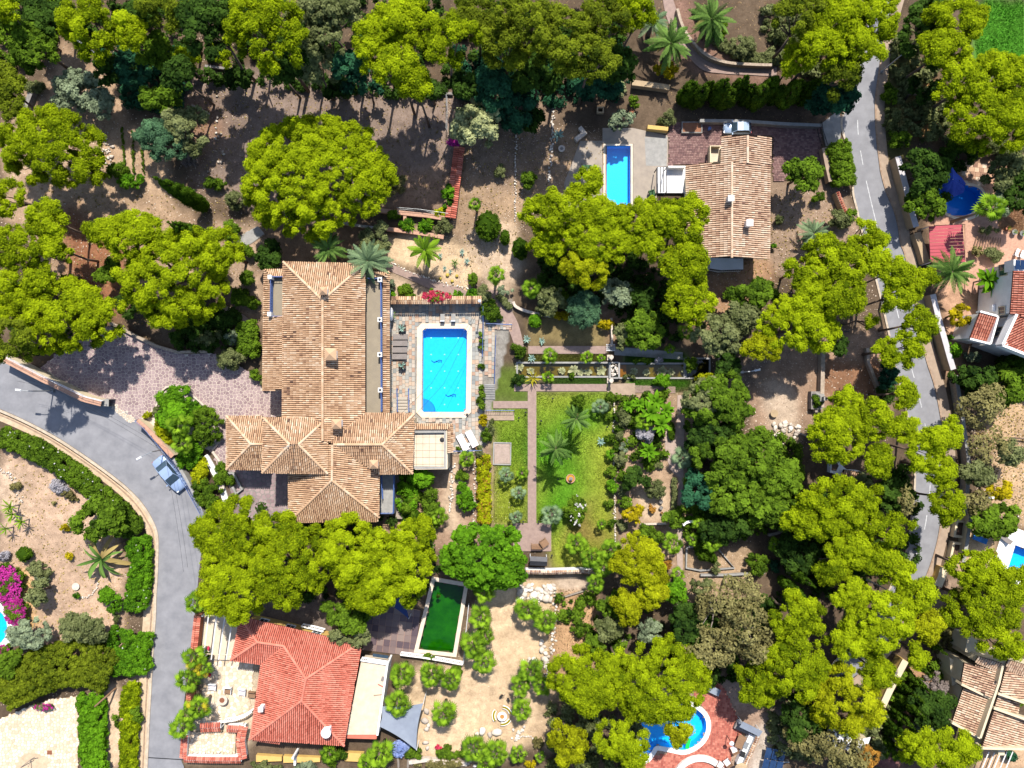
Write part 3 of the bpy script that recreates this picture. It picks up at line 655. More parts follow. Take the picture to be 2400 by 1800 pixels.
# ---------------------------------------------------------------- pavings of separate pieces
def clip_half(poly, a, b):
    """keep the part of poly nearer to a than to b"""
    mx, my = (a[0] + b[0]) / 2, (a[1] + b[1]) / 2; nx, ny = b[0] - a[0], b[1] - a[1]; out = []
    n = len(poly); d = [(p[0] - mx) * nx + (p[1] - my) * ny for p in poly]
    for i in range(n):
        j = (i + 1) % n
        if d[i] <= 0: out.append(poly[i])
        if (d[i] < 0) != (d[j] < 0) and d[i] != d[j]:
            u = d[i] / (d[i] - d[j]); out.append((poly[i][0] + (poly[j][0] - poly[i][0]) * u, poly[i][1] + (poly[j][1] - poly[i][1]) * u))
    return out
def crazy(name, outline, cell, z, m, holes=(), gap=0.035, th=0.035, grout=None, seed=1):
    """irregular flagstones, each with its own edges"""
    rr = random.Random(seed); W = gpts(outline); Hs = [gpts(h) for h in holes]
    x0, x1 = min(p[0] for p in W), max(p[0] for p in W); y0, y1 = min(p[1] for p in W), max(p[1] for p in W)
    nx, ny = int((x1 - x0) / cell) + 3, int((y1 - y0) / cell) + 3
    S = [[(x0 + (i - 1 + rr.uniform(0.08, 0.92)) * cell, y0 + (j - 1 + rr.uniform(0.08, 0.92)) * cell) for i in range(nx)] for j in range(ny)]
    base = sheet(name + '_bed', outline, z - th + 0.012, grout) if grout else None
    flat = [(i, j) for j in range(1, ny - 1) for i in range(1, nx - 1)]
    ax = np.array([S[j][i][0] for i, j in flat]); ay = np.array([S[j][i][1] for i, j in flat])
    ok = inside(W, ax, ay)
    for h in Hs: ok &= ~inside(h, ax, ay)
    mb = MB()
    for (i, j), k in zip(flat, ok):
        if not k: continue
        a = S[j][i]; poly = [(a[0] - cell * 1.5, a[1] - cell * 1.5), (a[0] + cell * 1.5, a[1] - cell * 1.5), (a[0] + cell * 1.5, a[1] + cell * 1.5), (a[0] - cell * 1.5, a[1] + cell * 1.5)]
        for dj in (-2, -1, 0, 1, 2):
            for di in (-2, -1, 0, 1, 2):
                if (di or dj) and 0 <= j + dj < ny and 0 <= i + di < nx: poly = clip_half(poly, a, S[j + dj][i + di])
        if len(poly) < 3: continue
        cx, cy = sum(p[0] for p in poly) / len(poly), sum(p[1] for p in poly) / len(poly)
        s = max(0.5, 1 - gap / (cell * 0.42))
        poly = [(cx + (p[0] - cx) * s, cy + (p[1] - cy) * s) for p in poly]
        mb.prism(poly, z - th, z + rr.uniform(-0.004, 0.004), 0, rr.random(), bottom=False, inset=0.04)
    o = mb.build(name + '_stones', m); tag(o, kind='stuff'); 
    if base: o.parent = base; o.name = 'paving_stones'
    return o
ISLAND = px('332,985 366,958 384,915 410,905 450,925 486,957 513,1000 516,1030 500,1052 478,1060 400,1060 350,1010')
DRIVE = px('95,862 150,820 250,765 285,768 330,795 372,812 430,830 495,828 550,850 605,890 617,915 662,915 662,976 531,978 531,1098 535,1130 512,1100 500,1060 325,985 262,945 240,938 150,895')
crazy('driveway', DRIVE, 0.44, 0.06, 'crazy_stone', [ISLAND], gap=0.02, grout='stone_pale', seed=3)
crazy('patio', px('534,1102 680,1102 680,1250 610,1250 560,1190 540,1150'), 0.55, 0.06, 'crazy_stone', grout='stone_grey', seed=4)
crazy('courtyard', px('-10,1690 60,1660 120,1640 182,1632 182,1810 -10,1810'), 0.42, 0.06, 'crazy_cream', [[(75 + 40 * cos(a), 1800 + 40 * sin(a)) for a in np.linspace(0, 6.28, 12)]], gap=0.025, grout='cream_gravel', seed=5)
crazy('courtyard', px('443,1716 553,1716 551,1763 440,1762'), 0.4, 0.45, 'crazy_cream', gap=0.025, grout='cream_gravel', seed=6)
crazy('courtyard', px('478,1548 596,1548 584,1668 520,1690 476,1690'), 0.5, 0.06, 'crazy_cream', gap=0.015, grout='cream_gravel', seed=7)
crazy('apron', px('264,944 322,984 306,992 262,958'), 0.22, 0.075, 'crazy_cream', gap=0.02, grout='concrete_grey', seed=8)
def pavers(name, outline, w, h, z, m_one, m_many, holes=(), first=300, ang=0.0, piece='paving_slab', gap=0.03, stagger=0.5, vary=0.0, seed=1, th=0.05, centre=None, bed=None):
    """rectangular slabs laid in courses: the first 300 are objects, the rest one part"""
    rr = random.Random(seed); W = gpts(outline); Hs = [gpts(q) for q in holes]
    cx, cy = sum(p[0] for p in W) / len(W), sum(p[1] for p in W) / len(W); ca, sa = cos(ang), sin(ang)
    L = [((p[0] - cx) * ca + (p[1] - cy) * sa, -(p[0] - cx) * sa + (p[1] - cy) * ca) for p in W]
    u0, u1 = min(p[0] for p in L), max(p[0] for p in L); v0, v1 = min(p[1] for p in L), max(p[1] for p in L)
    root = sheet(name, outline, z - th + 0.01, bed) if bed else tag(thing(name, None, None, (0, 0, 0)), kind='structure')
    cells = []; v = v0
    while v < v1:
        hh = h * (1 + vary * rr.uniform(-1, 1)); u = u0 - rr.random() * w * (stagger > 0)
        while u < u1:
            ww = w * (1 + vary * rr.uniform(-1, 1)); q = (u + ww / 2, v + hh / 2); cells.append((cx + q[0] * ca - q[1] * sa, cy + q[0] * sa + q[1] * ca, ww - gap, hh - gap)); u += ww
        v += hh
    A = np.array(cells); ok = inside(W, A[:, 0], A[:, 1])
    for q in Hs: ok &= ~inside(q, A[:, 0], A[:, 1])
    A = A[ok]; cc = centre or (cx, cy); A = A[np.argsort(np.hypot(A[:, 0] - cc[0], A[:, 1] - cc[1]))]
    if first:
        me = MB().box((0, 0, 0), (1, 1, th), 0).mesh(piece, m_one)
        for x, y, a, b in A[:first]: obj(piece, me, root, (x, y, z - th / 2 + rr.uniform(-0.005, 0.005)), (0, 0, ang), (a, b, 1))
    if len(A) > first:
        mb = MB()
        for x, y, a, b in A[first:]: mb.box((x, y, z - th / 2 + rr.uniform(-0.005, 0.005)), (a, b, th), ang, 0, rr.random())
        tag(mb.build(piece + 's', m_many, root), kind='stuff')
    return root
cop_main = px('977,757 1108,757 1106,980 975,980')
pavers('pool_terrace', px('908,700 1131,700 1131,1062 1058,1062 1058,992 908,992'), 0.55, 0.42, 0.055, 'slate', 'slate_many', [cop_main], 300, radians(90), vary=0.18, seed=2, centre=G(1120, 900))
pavers('upper_landing', px('1134,760 1200,760 1200,776 1162,776 1162,880 1134,880'), 0.55, 0.42, 0.05, 'slate', 'slate_many', (), 60, radians(90), vary=0.18, seed=9)
pavers('patio', px('868,1408 985,1430 970,1532 905,1530 850,1522 858,1478'), 0.86, 0.86, 0.05, 'patio_tile', 'patio_tile', [poly_offset(POOL_GREEN, 9)], 300, radians(-7), stagger=0, seed=3, bed='terracotta_pale')
pavers('brick_terrace', px('1620,1568 1672,1584 1700,1620 1728,1680 1736,1720 1715,1770 1702,1810 1510,1810 1500,1786 1530,1770 1600,1762 1650,1740 1662,1700 1652,1660 1630,1640'), 0.30, 0.30, 0.05, 'brick_paver', 'brick_paver', [poly_offset(POOL_BRICK, 10)], 0, radians(-8), 'paving_tile', stagger=0, seed=4, bed='terracotta_pale')
pavers('driveway', px('1567,288 1690,286 1925,292 1925,378 1880,392 1880,420 1812,425 1812,318 1690,318 1690,380 1567,388'), 0.34, 0.22, 0.05, 'drive_paver', 'drive_paver', (), 0, 0.0, 'paving_brick', seed=5, bed='soil')
pavers('terrace', px('2205,378 2335,385 2312,430 2300,436 2220,430'), 0.6, 0.6, 0.05, 'drive_paver', 'roof_tile_pale', (), 0, radians(-5), 'paving_tile', seed=6, bed='terracotta_pale')
sheet('terrace', px('2262,512 2420,560 2420,620 2340,640 2285,690 2262,680'), 0.03, 'terracotta_pale')
sheet('terrace', px('2188,505 2330,505 2345,545 2280,560 2262,525 2190,528'), 0.033, 'terracotta_pale')

# ---------------------------------------------------------------- roofs
def tile_plane(mb, P, tw=0.25, tl=0.46, seed=0, mossy=0.0):
    """barrel tiles in columns that run down the slope, each tile its own half pipe"""
    rr = np.random.default_rng(seed); P = np.array(P, float); n = np.zeros(3)
    for i in range(len(P)):
        a, b = P[i], P[(i + 1) % len(P)]; n += np.cross(a, b)
    n /= np.linalg.norm(n)
    if n[2] < 0: n = -n
    dn = -np.array([0, 0, 1.0]) + n * n[2]; dn /= np.linalg.norm(dn); ac = np.cross(n, dn); o = P.mean(0)
    U = (P - o) @ ac; W = (P - o) @ dn; k = int(np.ceil((U.max() - U.min()) / tw)); an = np.linspace(0, pi, 5); r = tw * 0.41
    ph = rr.random(4) * 6
    for c in range(k):
        u = U.min() + (c + 0.5) * tw; cr = []
        for i in range(len(P)):
            j = (i + 1) % len(P)
            if (U[i] > u) != (U[j] > u): cr.append(W[i] + (W[j] - W[i]) * (u - U[i]) / (U[j] - U[i]))
        cr.sort()
        for q in range(0, len(cr) - 1, 2):
            w = cr[q]; off = rr.random() * 0.05
            while w < cr[q + 1] - 0.05:
                e = min(w + tl, cr[q + 1] + 0.04); vs = []
                jj = rr.normal(0, 0.006)
                for ww, hh, rad in ((w, 0.0, r * 0.86), (e, 0.035, r)):
                    for a in an: vs.append(o + ac * (u + jj + rad * cos(a)) + dn * ww + n * (0.005 + hh + rad * sin(a) * 0.9))
                t = np.clip(0.56 + 0.16 * sin(u * 0.9 + ph[0] + 1.5 * sin(w * 0.7)) * sin(w * 0.55 + ph[1]) + rr.normal(0, 0.17), 0, 1)
                mb.add(vs, [(i, i + 5, i + 6, i + 1) for i in range(4)] + [(5, 9, 8, 7, 6)], 0, float(t)); w += tl
def roof(parent, planes, tile='roof_tile', under='roof_under', at=(0, 0, 0), ridges=(), th=0.14, tw=0.25, seed=0):
    mbu = MB(); mbt = MB()
    for i, pl in enumerate(planes):
        Q = [P3(*p) for p in pl]; mbu.slab(ccw3([(q[0], q[1], q[2] - 0.06) for q in Q]), th); tile_plane(mbt, Q, tw, 0.46, seed * 31 + i)
    ro = mbu.build('roof', under, parent, at)
    tag(mbt.build('roof_tile', tile, ro, at), kind='stuff')
    if ridges:
        mb = MB()
        for a, b in ridges:
            A, B = np.array(P3(*a)), np.array(P3(*b)); L = np.linalg.norm(B - A); k = max(1, int(L / 0.42)); d = (B - A) / L; s = np.cross(d, (0, 0, 1)); s /= np.linalg.norm(s); up = np.cross(s, d)
            for i in range(k):
                vs = []
                for f, rad in ((i / k, 0.17), ((i + 1) / k + 0.01, 0.15)):
                    for an in np.linspace(-0.2, pi + 0.2, 6): vs.append(A + d * L * f + s * rad * cos(an) + up * (0.04 + rad * sin(an)))
                mb.add(vs, [(q, q + 6, q + 7, q + 1) for q in range(5)], 0, random.uniform(0.55, 0.95))
        tag(mb.build('ridge_cap', tile, ro, at), kind='stuff')
    return ro
def ccw3(Q):
    a = sum(Q[i][0] * Q[(i + 1) % len(Q)][1] - Q[(i + 1) % len(Q)][0] * Q[i][1] for i in range(len(Q)))
    return Q if a > 0 else Q[::-1]
def window(parent, c, ang, w=1.0, h=1.2, at=(0, 0, 0), frame='white_paint', shutter=None):
    """a framed window standing proud of the wall that faces ang"""
    o = obj('window', None, parent, (c[0] - at[0], c[1] - at[1], c[2] - at[2]), (0, 0, ang))
    mb = MB(); mb.box((0.0, -w / 2 - 0.04, 0), (0.12, 0.09, h + 0.16)); mb.box((0.0, w / 2 + 0.04, 0), (0.12, 0.09, h + 0.16)); mb.box((0, 0, h / 2 + 0.035), (0.12, w, 0.07)); mb.box((0, 0, -h / 2 - 0.045), (0.2, w + 0.2, 0.07)); mb.box((0, 0, 0), (0.08, 0.05, h))
    mb.build('frame', frame, o); MB().box((-0.02, 0, 0), (0.06, w, h)).build('pane', 'glass', o)
def walls(parent, blocks, m, at, inset=0.45):
    """blocks: (outline in px at height z, z top)"""
    mb = MB()
    for pts, z in blocks: mb.prism(poly_offset(ccw(gpts(pts, z)), -inset), 0, z - 0.08)
    return mb.build('wall', m, parent, at)
def wall_windows(parent, pts, z, zc, at, every=3.2, inset=0.45, w=1.0, h=1.2, edges=None, frame='white_paint'):
    P = poly_offset(ccw(gpts(pts, z)), -inset)
    for i in range(len(P)):
        if edges is not None and i not in edges: continue
        a, b = np.array(P[i]), np.array(P[(i + 1) % len(P)]); L = np.linalg.norm(b - a); k = int(L / every); d = (b - a) / L
        for q in range(k):
            p = a + d * L * (q + 0.5) / k; n = (d[1], -d[0]); window(parent, (p[0] + n[0] * 0.05, p[1] + n[1] * 0.05, zc), atan2(n[1], n[0]), w, h, at, frame)
def chimney(parent, x, y, zt, w, h, at, m='white_paint', cap='tile'):
    """zt: height of the cap's top; (x, y) is where the cap shows"""
    p = G(x, y, zt); mb = MB(); mb.box((p[0], p[1], zt - h / 2 - 0.3), (w * 0.8, w * 0.8, h)); o = mb.build('chimney', m, parent, at)
    mb = MB()
    if cap == 'tile':
        z = zt - 0.3; a = w * 0.62; mb.add([(p[0] - a, p[1] - a, z), (p[0] + a, p[1] - a, z), (p[0] + a, p[1] + a, z), (p[0] - a, p[1] + a, z), (p[0], p[1], zt + 0.15)], [(0, 1, 4), (1, 2, 4), (2, 3, 4), (3, 0, 4), (3, 2, 1, 0)], 0, 0.6)
        mb.build('chimney_cap', 'roof_tile', o, at)
    elif cap == 'flat': mb.box((p[0], p[1], zt - 0.25), (w, w, 0.12)); mb.build('chimney_cap', m, o, at)
    else: mb.lathe((p[0], p[1], zt - 0.3), [(w * 0.55, 0), (w * 0.6, 0.1), (w * 0.58, 0.22), (0.05, 0.36)], 16); mb.build('chimney_cap', m, o, at)
    return o
def railing(label, path, h=1.0, z=0.0, m='blue_rail', post=1.3, r=0.03, bars=0.0, name='railing', parent=None, group=None):
    """posts, a top rail and a low rail along a world path"""
    at = (path[0][0], path[0][1], z); root = parent or thing(name, label, 'railing', at, group=group)
    L = pathlen(path)[-1]; mb = MB()
    for zz in (h, h * 0.5, 0.12): mb.tube([(p[0], p[1], z + zz) for p in path], r if zz == h else r * 0.7, 5)
    mb.build('rail', m, root, at); k = max(1, int(L / post)); me = MB().box((0, 0, h / 2), (0.06, 0.06, h)).mesh('post', m)
    for i in range(k + 1):
        p, _ = along(path, L * i / k); obj('post', me, root, (p[0] - at[0], p[1] - at[1], 0))
    if bars:
        mb = MB()
        for i in range(int(L / bars)):
            p, _ = along(path, i * bars); mb.box((p[0], p[1], z + h / 2), (0.025, 0.025, h))
        tag(mb.build('bars', m, root, at), kind='stuff')
    return root
def balustrade(label, path, z=0.0, h=0.85, step=0.28, m='white_paint'):
    """turned white balusters under a handrail"""
    at = (path[0][0], path[0][1], z); root = thing('balustrade', label, 'balustrade', at); L = pathlen(path)[-1]
    mb = MB(); wall_mb(mb, path, 0.2, z + h, z + h + 0.1); mb.build('handrail', m, root, at); mb = MB(); wall_mb(mb, path, 0.22, z, z + 0.1); mb.build('plinth', m, root, at)
    me = MB().lathe((0, 0, 0), [(0.05, 0.1), (0.08, 0.3), (0.045, 0.55), (0.07, h)], 8).mesh('baluster', m)
    for i in range(max(2, int(L / step)) + 1):
        p, _ = along(path, min(L, i * step)); obj('baluster', me, root, (p[0] - at[0], p[1] - at[1], 0))
    return root

# ---------------------------------------------------------------- the big villa
at = P3(760, 900, 0); V = thing('villa', 'large rambling villa under weathered terracotta hip roofs beside the long pool', 'villa', at)
RV = [[(664, 614, 6), (756, 704, 8), (756, 985, 8), (662, 985, 6)],
      [(856, 618, 6), (856, 968, 6), (771, 1036, 7.45), (756, 1040, 7.8), (756, 704, 8)],
      [(664, 614, 6), (856, 618, 6), (756, 704, 8)],
      [(856, 968, 6), (971, 970, 6), (896, 1042, 7.5), (782, 1042, 7.5), (771, 1036, 7.45)],
      [(971, 970, 6), (967, 1110, 6), (896, 1042, 7.5)],
      [(896, 1042, 7.5), (967, 1110, 6), (889, 1111, 6), (782, 1043, 7.5)],
      [(780, 1042, 7.5), (889, 1113, 5.8), (888, 1212, 5.4), (778, 1126, 7.5)],
      [(780, 1042, 7.5), (778, 1126, 7.5), (677, 1224, 5.4), (676, 1085, 5.4), (705, 1042, 6.0)],
      [(677, 1224, 5.4), (778, 1126, 7.5), (888, 1212, 5.4), (885, 1222, 5.2)],
      [(617, 979, 7.5), (768, 979, 7.5), (700, 1042, 8.9), (679, 1042, 8.9)], [(768, 979, 7.5), (768, 1110, 7.5), (700, 1042, 8.9)],
      [(615, 1108, 7.5), (679, 1042, 8.9), (700, 1042, 8.9), (768, 1110, 7.5)], [(617, 979, 7.5), (679, 1042, 8.9), (615, 1108, 7.5)],
      [(531, 975, 4.2), (616, 975, 4.2), (616, 1041, 5.6), (588, 1041, 5.6)], [(531, 975, 4.2), (588, 1041, 5.6), (531, 1100, 4.2)], [(531, 1100, 4.2), (588, 1041, 5.6), (616, 1041, 5.6), (616, 1101, 4.2)],
      [(620, 632, 4.5), (664, 632, 4.5), (664, 649, 5.1), (635, 649, 5.1)], [(620, 632, 4.5), (635, 649, 5.1), (635, 742, 5.1), (618, 742, 4.5)], [(618, 742, 4.5), (664, 742, 5.7), (662, 915, 5.7), (616, 915, 4.5)],
      [(858, 637, 4.5), (913, 637, 4.5), (897, 650, 5.1), (858, 650, 5.1)], [(913, 637, 4.5), (913, 968, 4.5), (897, 968, 5.1), (897, 650, 5.1)],
      [(972, 994, 4.0), (1061, 994, 4.0), (1048, 1007, 4.5), (972, 1007, 4.5)], [(1061, 994, 4.0), (1061, 1062, 4.0), (1048, 1062, 4.5), (1048, 1007, 4.5)]]
roof(V, RV, 'roof_tile', 'roof_under', at, [((756, 704, 8), (756, 1030, 8)), ((664, 614, 6), (756, 704, 8)), ((856, 618, 6), (756, 704, 8)), ((971, 970, 6), (896, 1042, 7.5)), ((967, 1110, 6), (896, 1042, 7.5)), ((782, 1042, 7.55), (896, 1042, 7.5)),
     ((779, 1042, 7.5), (778, 1126, 7.5)), ((778, 1126, 7.5), (677, 1224, 5.4)), ((778, 1126, 7.5), (888, 1212, 5.4)), ((617, 979, 7.5), (679, 1042, 8.9)), ((768, 979, 7.5), (700, 1042, 8.9)), ((615, 1108, 7.5), (679, 1042, 8.9)), ((768, 1110, 7.5), (700, 1042, 8.9)),
     ((531, 975, 4.2), (588, 1041, 5.6)), ((531, 1100, 4.2), (588, 1041, 5.6)), ((588, 1041, 5.6), (616, 1041, 5.6))], seed=1)
B1 = px('664,614 856,618 856,985 662,985'); B2 = px('760,975 971,975 967,1110 760,1110'); B3 = px('676,1080 888,1090 888,1214 677,1222'); B4 = px('617,979 768,979 768,1110 615,1108'); B5 = px('531,975 620,975 620,1101 531,1100')
walls(V, [(B1, 6), (B2, 6), (B3, 5.3), (B4, 7.5), (B5, 4.2), (px('620,632 668,632 666,915 617,915'), 4.3), (px('850,637 911,637 911,966 850,966'), 4.3)], 'cream_paint', at)
for B, z, e in ((B3, 5.3, None), (B2, 6, None), (B5, 4.2, None), (px('620,632 668,632 666,915 617,915'), 4.3, [0, 1, 2, 3]), (px('850,637 911,637 911,966 850,966'), 4.3, None)): wall_windows(V, B, z, 1.9, at, 4.0, edges=e)
for a, z, m in ((px('635,649 664,649 664,742 635,742'), 4.45, 'taupe_floor'), (px('856,651 897,651 897,968 856,968'), 4.45, 'taupe_floor')):
    MB().prism(gpts(a, z), z - 0.25, z).build('balcony', m, V, at)
mb = MB(); wall_mb(mb, gpts(px('972,1008 1046,1008 1046,1098 972,1098'), 4.5)[:], 0.35, 0.0, 4.25)
mb.prism(gpts(px('968,1010 1044,1010 1044,1096 968,1096'), 4), 0, 3.85); mb.build('flat_roof', 'cream_floor', V, at)
mb = MB(); wall_mb(mb, gpts(px('970,1096 1043,1096 1043,1012 970,1012'), 4.2), 0.3, 3.8, 4.28); mb.build('parapet', 'concrete_grey', V, at)
mb = MB()
for k in range(5): mb.box((G(976 + k * 15, 1055, 3.9)[0], G(0, 1054, 3.9)[1], 3.86), (0.03, 4.6, 0.03))
for k in range(5): mb.box((G(1006, 0, 3.9)[0], G(0, 1024 + k * 16, 3.9)[1], 3.862), (4.0, 0.03, 0.03))
mb.build('roof_joint', 'taupe_floor', V, at)
MB().prism(gpts(px('890,1112 924,1112 924,1204 890,1204'), 2.6), 0, 2.6).build('balcony', 'concrete_grey', V, at)
MB().prism(gpts(px('926,1112 944,1112 944,1216 926,1216'), 0.8), 0, 0.8).build('walkway', 'concrete', V, at)
for x, y, zt, w, h in ((756, 681, 9.2, 0.75, 1.6), (773, 830, 9.2, 1.15, 1.7), (787, 994, 9.0, 0.95, 1.7), (875, 1089, 8.2, 0.85, 1.7)): chimney(V, x, y, zt, w, h, at)
for x, y in ((632, 649), (631, 736)):
    p = P3(x, y, 5.7); MB().box((p[0], p[1], 5.1), (0.45, 0.5, 1.3)).build('terrace_pillar', 'white_paint', V, at)
for x, y in ((890, 655), (890, 749), (890, 831), (891, 914)):
    p = P3(x, y, 5.6); o = MB().box((p[0], p[1], 4.95), (0.5, 0.55, 1.4)).build('terrace_pillar', 'white_paint', V, at); MB().lathe((p[0], p[1], 5.65), [(0.16, 0), (0.16, 0.05)], 10).build('lamp_opening', 'dark_metal', o, at)
for P_ in (px('892,655 893,965'), px('634,650 633,740'), px('637,648 663,648'), px('637,741 663,741'), px('860,652 888,652')):
    W = gpts(P_, 5.5); mb = MB()
    for zz in (5.5, 5.05, 4.65): mb.tube([(p[0], p[1], zz) for p in W], 0.045, 5)
    k = int(math.dist(W[0], W[1]) / 0.35)
    for i in range(k + 1):
        p, _ = along(W, i * 0.35); mb.box((p[0], p[1], 5.0), (0.03, 0.03, 1.0))
    mb.build('balcony_railing', 'blue_rail', V, at)
for P_ in (px('889,1204 921,1204 923,1115'), px('893,1116 896,1170')):
    W = gpts(P_, 3.6); mb = MB()
    for zz in (3.6, 3.1): mb.tube([(p[0], p[1], zz) for p in W], 0.05, 5)
    for i in range(int(pathlen(W)[-1] / 0.5)):
        p, _ = along(W, i * 0.5); mb.box((p[0], p[1], 3.1), (0.03, 0.03, 1.0))
    mb.build('balcony_railing', 'blue_rail', V, at)
p = P3(690, 1042, 8.9); mb = MB(); mb.tube([(p[0], p[1], 8.8), (p[0], p[1], 12.6)], 0.035, 5)
for k in range(6): mb.tube([(p[0] - 0.5 + 0.04 * k, p[1] - 0.1, 12.5 - k * 0.12), (p[0] + 0.5 - 0.04 * k, p[1] + 0.1, 12.5 - k * 0.12)], 0.015, 4)
mb.build('antenna', 'grey_metal', V, at)
p = P3(1036, 1031, 4.0); MB().lathe((p[0], p[1], 3.85), [(0.28, 0), (0.3, 0.06), (0.1, 0.1)], 14).build('roof_vent', 'black_thing', V, at)

# ---------------------------------------------------------------- the house by the second pool
at = P3(1710, 480, 0); V = thing('house', 'long house under a pale tiled gable roof with two white chimneys near the silver car', 'house', at)
roof(V, [[(1692, 320, 4.4), (1752, 318, 5.8), (1752, 384, 5.8), (1690, 384, 4.4)], [(1752, 318, 5.8), (1807, 323, 4.6), (1806, 387, 4.6), (1752, 384, 5.8)],
         [(1608, 388, 4.2), (1715, 380, 6.3), (1715, 602, 6.3), (1609, 604, 4.2)], [(1715, 380, 6.3), (1805, 386, 4.6), (1803, 607, 4.6), (1715, 602, 6.3)]], 'roof_tile_pale', 'roof_under', at,
     [((1752, 318, 5.8), (1752, 382, 5.8)), ((1715, 380, 6.3), (1715, 602, 6.3))], tw=0.26, seed=2)
BH = px('1612,388 1803,388 1800,602 1612,602'); walls(V, [(BH, 4.2), (px('1694,322 1804,324 1804,395 1694,395'), 4.3)], 'cream_paint', at, 0.5)
wall_windows(V, BH, 4.2, 1.8, at, 3.5, 0.5)
chimney(V, 1715, 463, 7.4, 0.72, 1.6, at, cap='flat'); chimney(V, 1759, 521, 7.2, 0.8, 1.7, at, cap='flat')
MB().prism(gpts(px('1664,604 1742,606 1742,632 1690,634 1664,628'), 1.6), 0, 1.6).build('balcony', 'white_paint', V, at)
W = gpts(px('1664,630 1690,634 1742,632'), 2.5); mb = MB()
for zz in (2.5, 2.1): mb.tube([(p[0], p[1], zz) for p in W], 0.04, 5)
for i in range(18): p, _ = along(W, i * 0.25); mb.box((p[0], p[1], 2.05), (0.03, 0.03, 0.9))
mb.build('balcony_railing', 'dark_metal', V, at)
MB().prism(gpts(px('1664,343 1692,343 1692,380 1664,380'), 1.0), 0, 1.0).build('porch', 'cream_floor', V, at)
mb = MB(); wall_mb(mb, gpts(px('1690,342 1665,342 1665,380 1690,380'), 1.9), 0.14, 0.9, 1.9); mb.build('porch_wall', 'cream_paint', V, at)
MB().prism(gpts(px('1540,392 1606,392 1606,452 1540,452'), 0.4), 0, 0.4).build('terrace', 'white_paint', V, at)
mb = MB(); wall_mb(mb, gpts(px('1606,391 1566,391'), 1.4), 0.2, 0.4, 1.5); mb.build('terrace_wall', 'white_paint', V, at)
for k in range(4):
    W = gpts(px('%d,392 %d,450' % (1541 + k * 7, 1541 + k * 7)), 2.6); mb = MB(); mb.box(((W[0][0]), (W[0][1] + W[1][1]) / 2, 2.6), (0.09, 3.2, 0.12)); mb.build('pergola_beam', 'dark_metal', V, at)
for x, y in ((1541, 393), (1541, 450), (1562, 393), (1562, 450)):
    p = G(x, y, 2.5); MB().box((p[0], p[1], 1.5), (0.1, 0.1, 2.3)).build('pergola_post', 'dark_metal', V, at)

# ---------------------------------------------------------------- the red roofed house
at = P3(700, 1600, 0); V = thing('house', 'house with a bright red tiled hip roof beside the murky green pool', 'house', at)
e, t = 3.6, 5.1; u = e + 0.66
roof(V, [[(564, 1445, e), (840, 1509, e), (717, 1591, t), (665, 1514, u), (603, 1505, u)], [(564, 1445, e), (603, 1505, u), (541, 1547, e)],
         [(541, 1547, e), (603, 1505, u), (665, 1514, u), (612, 1557, e)], [(665, 1514, u), (717, 1591, t), (707, 1642, t), (586, 1732, e), (612, 1557, e)],
         [(707, 1642, t), (806, 1747, e), (586, 1732, e)], [(717, 1591, t), (841, 1510, e), (846, 1522, e), (806, 1747, e), (707, 1642, t)],
         [(595, 1722, 2.9), (655, 1730, 2.9), (655, 1743, 2.6), (592, 1735, 2.6)]], 'roof_tile_red', 'roof_under_red', at,
     [((564, 1445, e), (603, 1505, u)), ((541, 1547, e), (603, 1505, u)), ((603, 1505, u), (665, 1514, u)), ((665, 1514, u), (717, 1591, t)), ((840, 1509, e), (717, 1591, t)), ((717, 1591, t), (707, 1642, t)), ((707, 1642, t), (806, 1747, e)), ((707, 1642, t), (586, 1732, e))], seed=3)
BR = px('566,1449 838,1511 804,1742 592,1728 614,1555 545,1545'); walls(V, [(BR, e)], 'yellow_paint', at, 0.55); wall_windows(V, BR, e, 1.6, at, 3.4, 0.55)
chimney(V, 763, 1720, 5.4, 1.05, 1.9, at, cap='round'); chimney(V, 609, 1665, 5.3, 0.6, 1.3, at, cap='flat')
MB().prism(gpts(px('846,1552 906,1560 884,1722 812,1722'), 2.6), 0, 2.6).build('roof_terrace', 'cream_floor', V, at)
mb = MB(); wall_mb(mb, gpts(px('908,1556 884,1724'), 3.1), 0.24, 0, 3.1); mb.build('parapet', 'white_paint', V, at)
MB().prism(gpts(px('812,1722 884,1722 882,1733 811,1731'), 2.5), 2.2, 2.45).build('eave_strip', 'roof_tile_red', V, at)
mb = MB(); mb.prism(gpts(px('600,1770 660,1774 660,1784 600,1786'), 0.6), 0, 0.6); mb.prism(gpts(px('664,1772 750,1776 750,1786 664,1788'), 0.55), 0, 0.55); mb.prism(gpts(px('808,1764 852,1766 850,1786 808,1784'), 0.6), 0, 0.6); mb.build('low_wall', 'yellow_paint', V, at)
mb = MB(); p = P3(699, 1755, 0); mb.box((p[0], p[1], 1.2), (0.25, 0.25, 2.4)); p = P3(697, 1775, 0); mb.box((p[0], p[1], 0.6), (0.25, 0.9, 1.2)); mb.build('porch_pillar', 'white_paint', V, at)

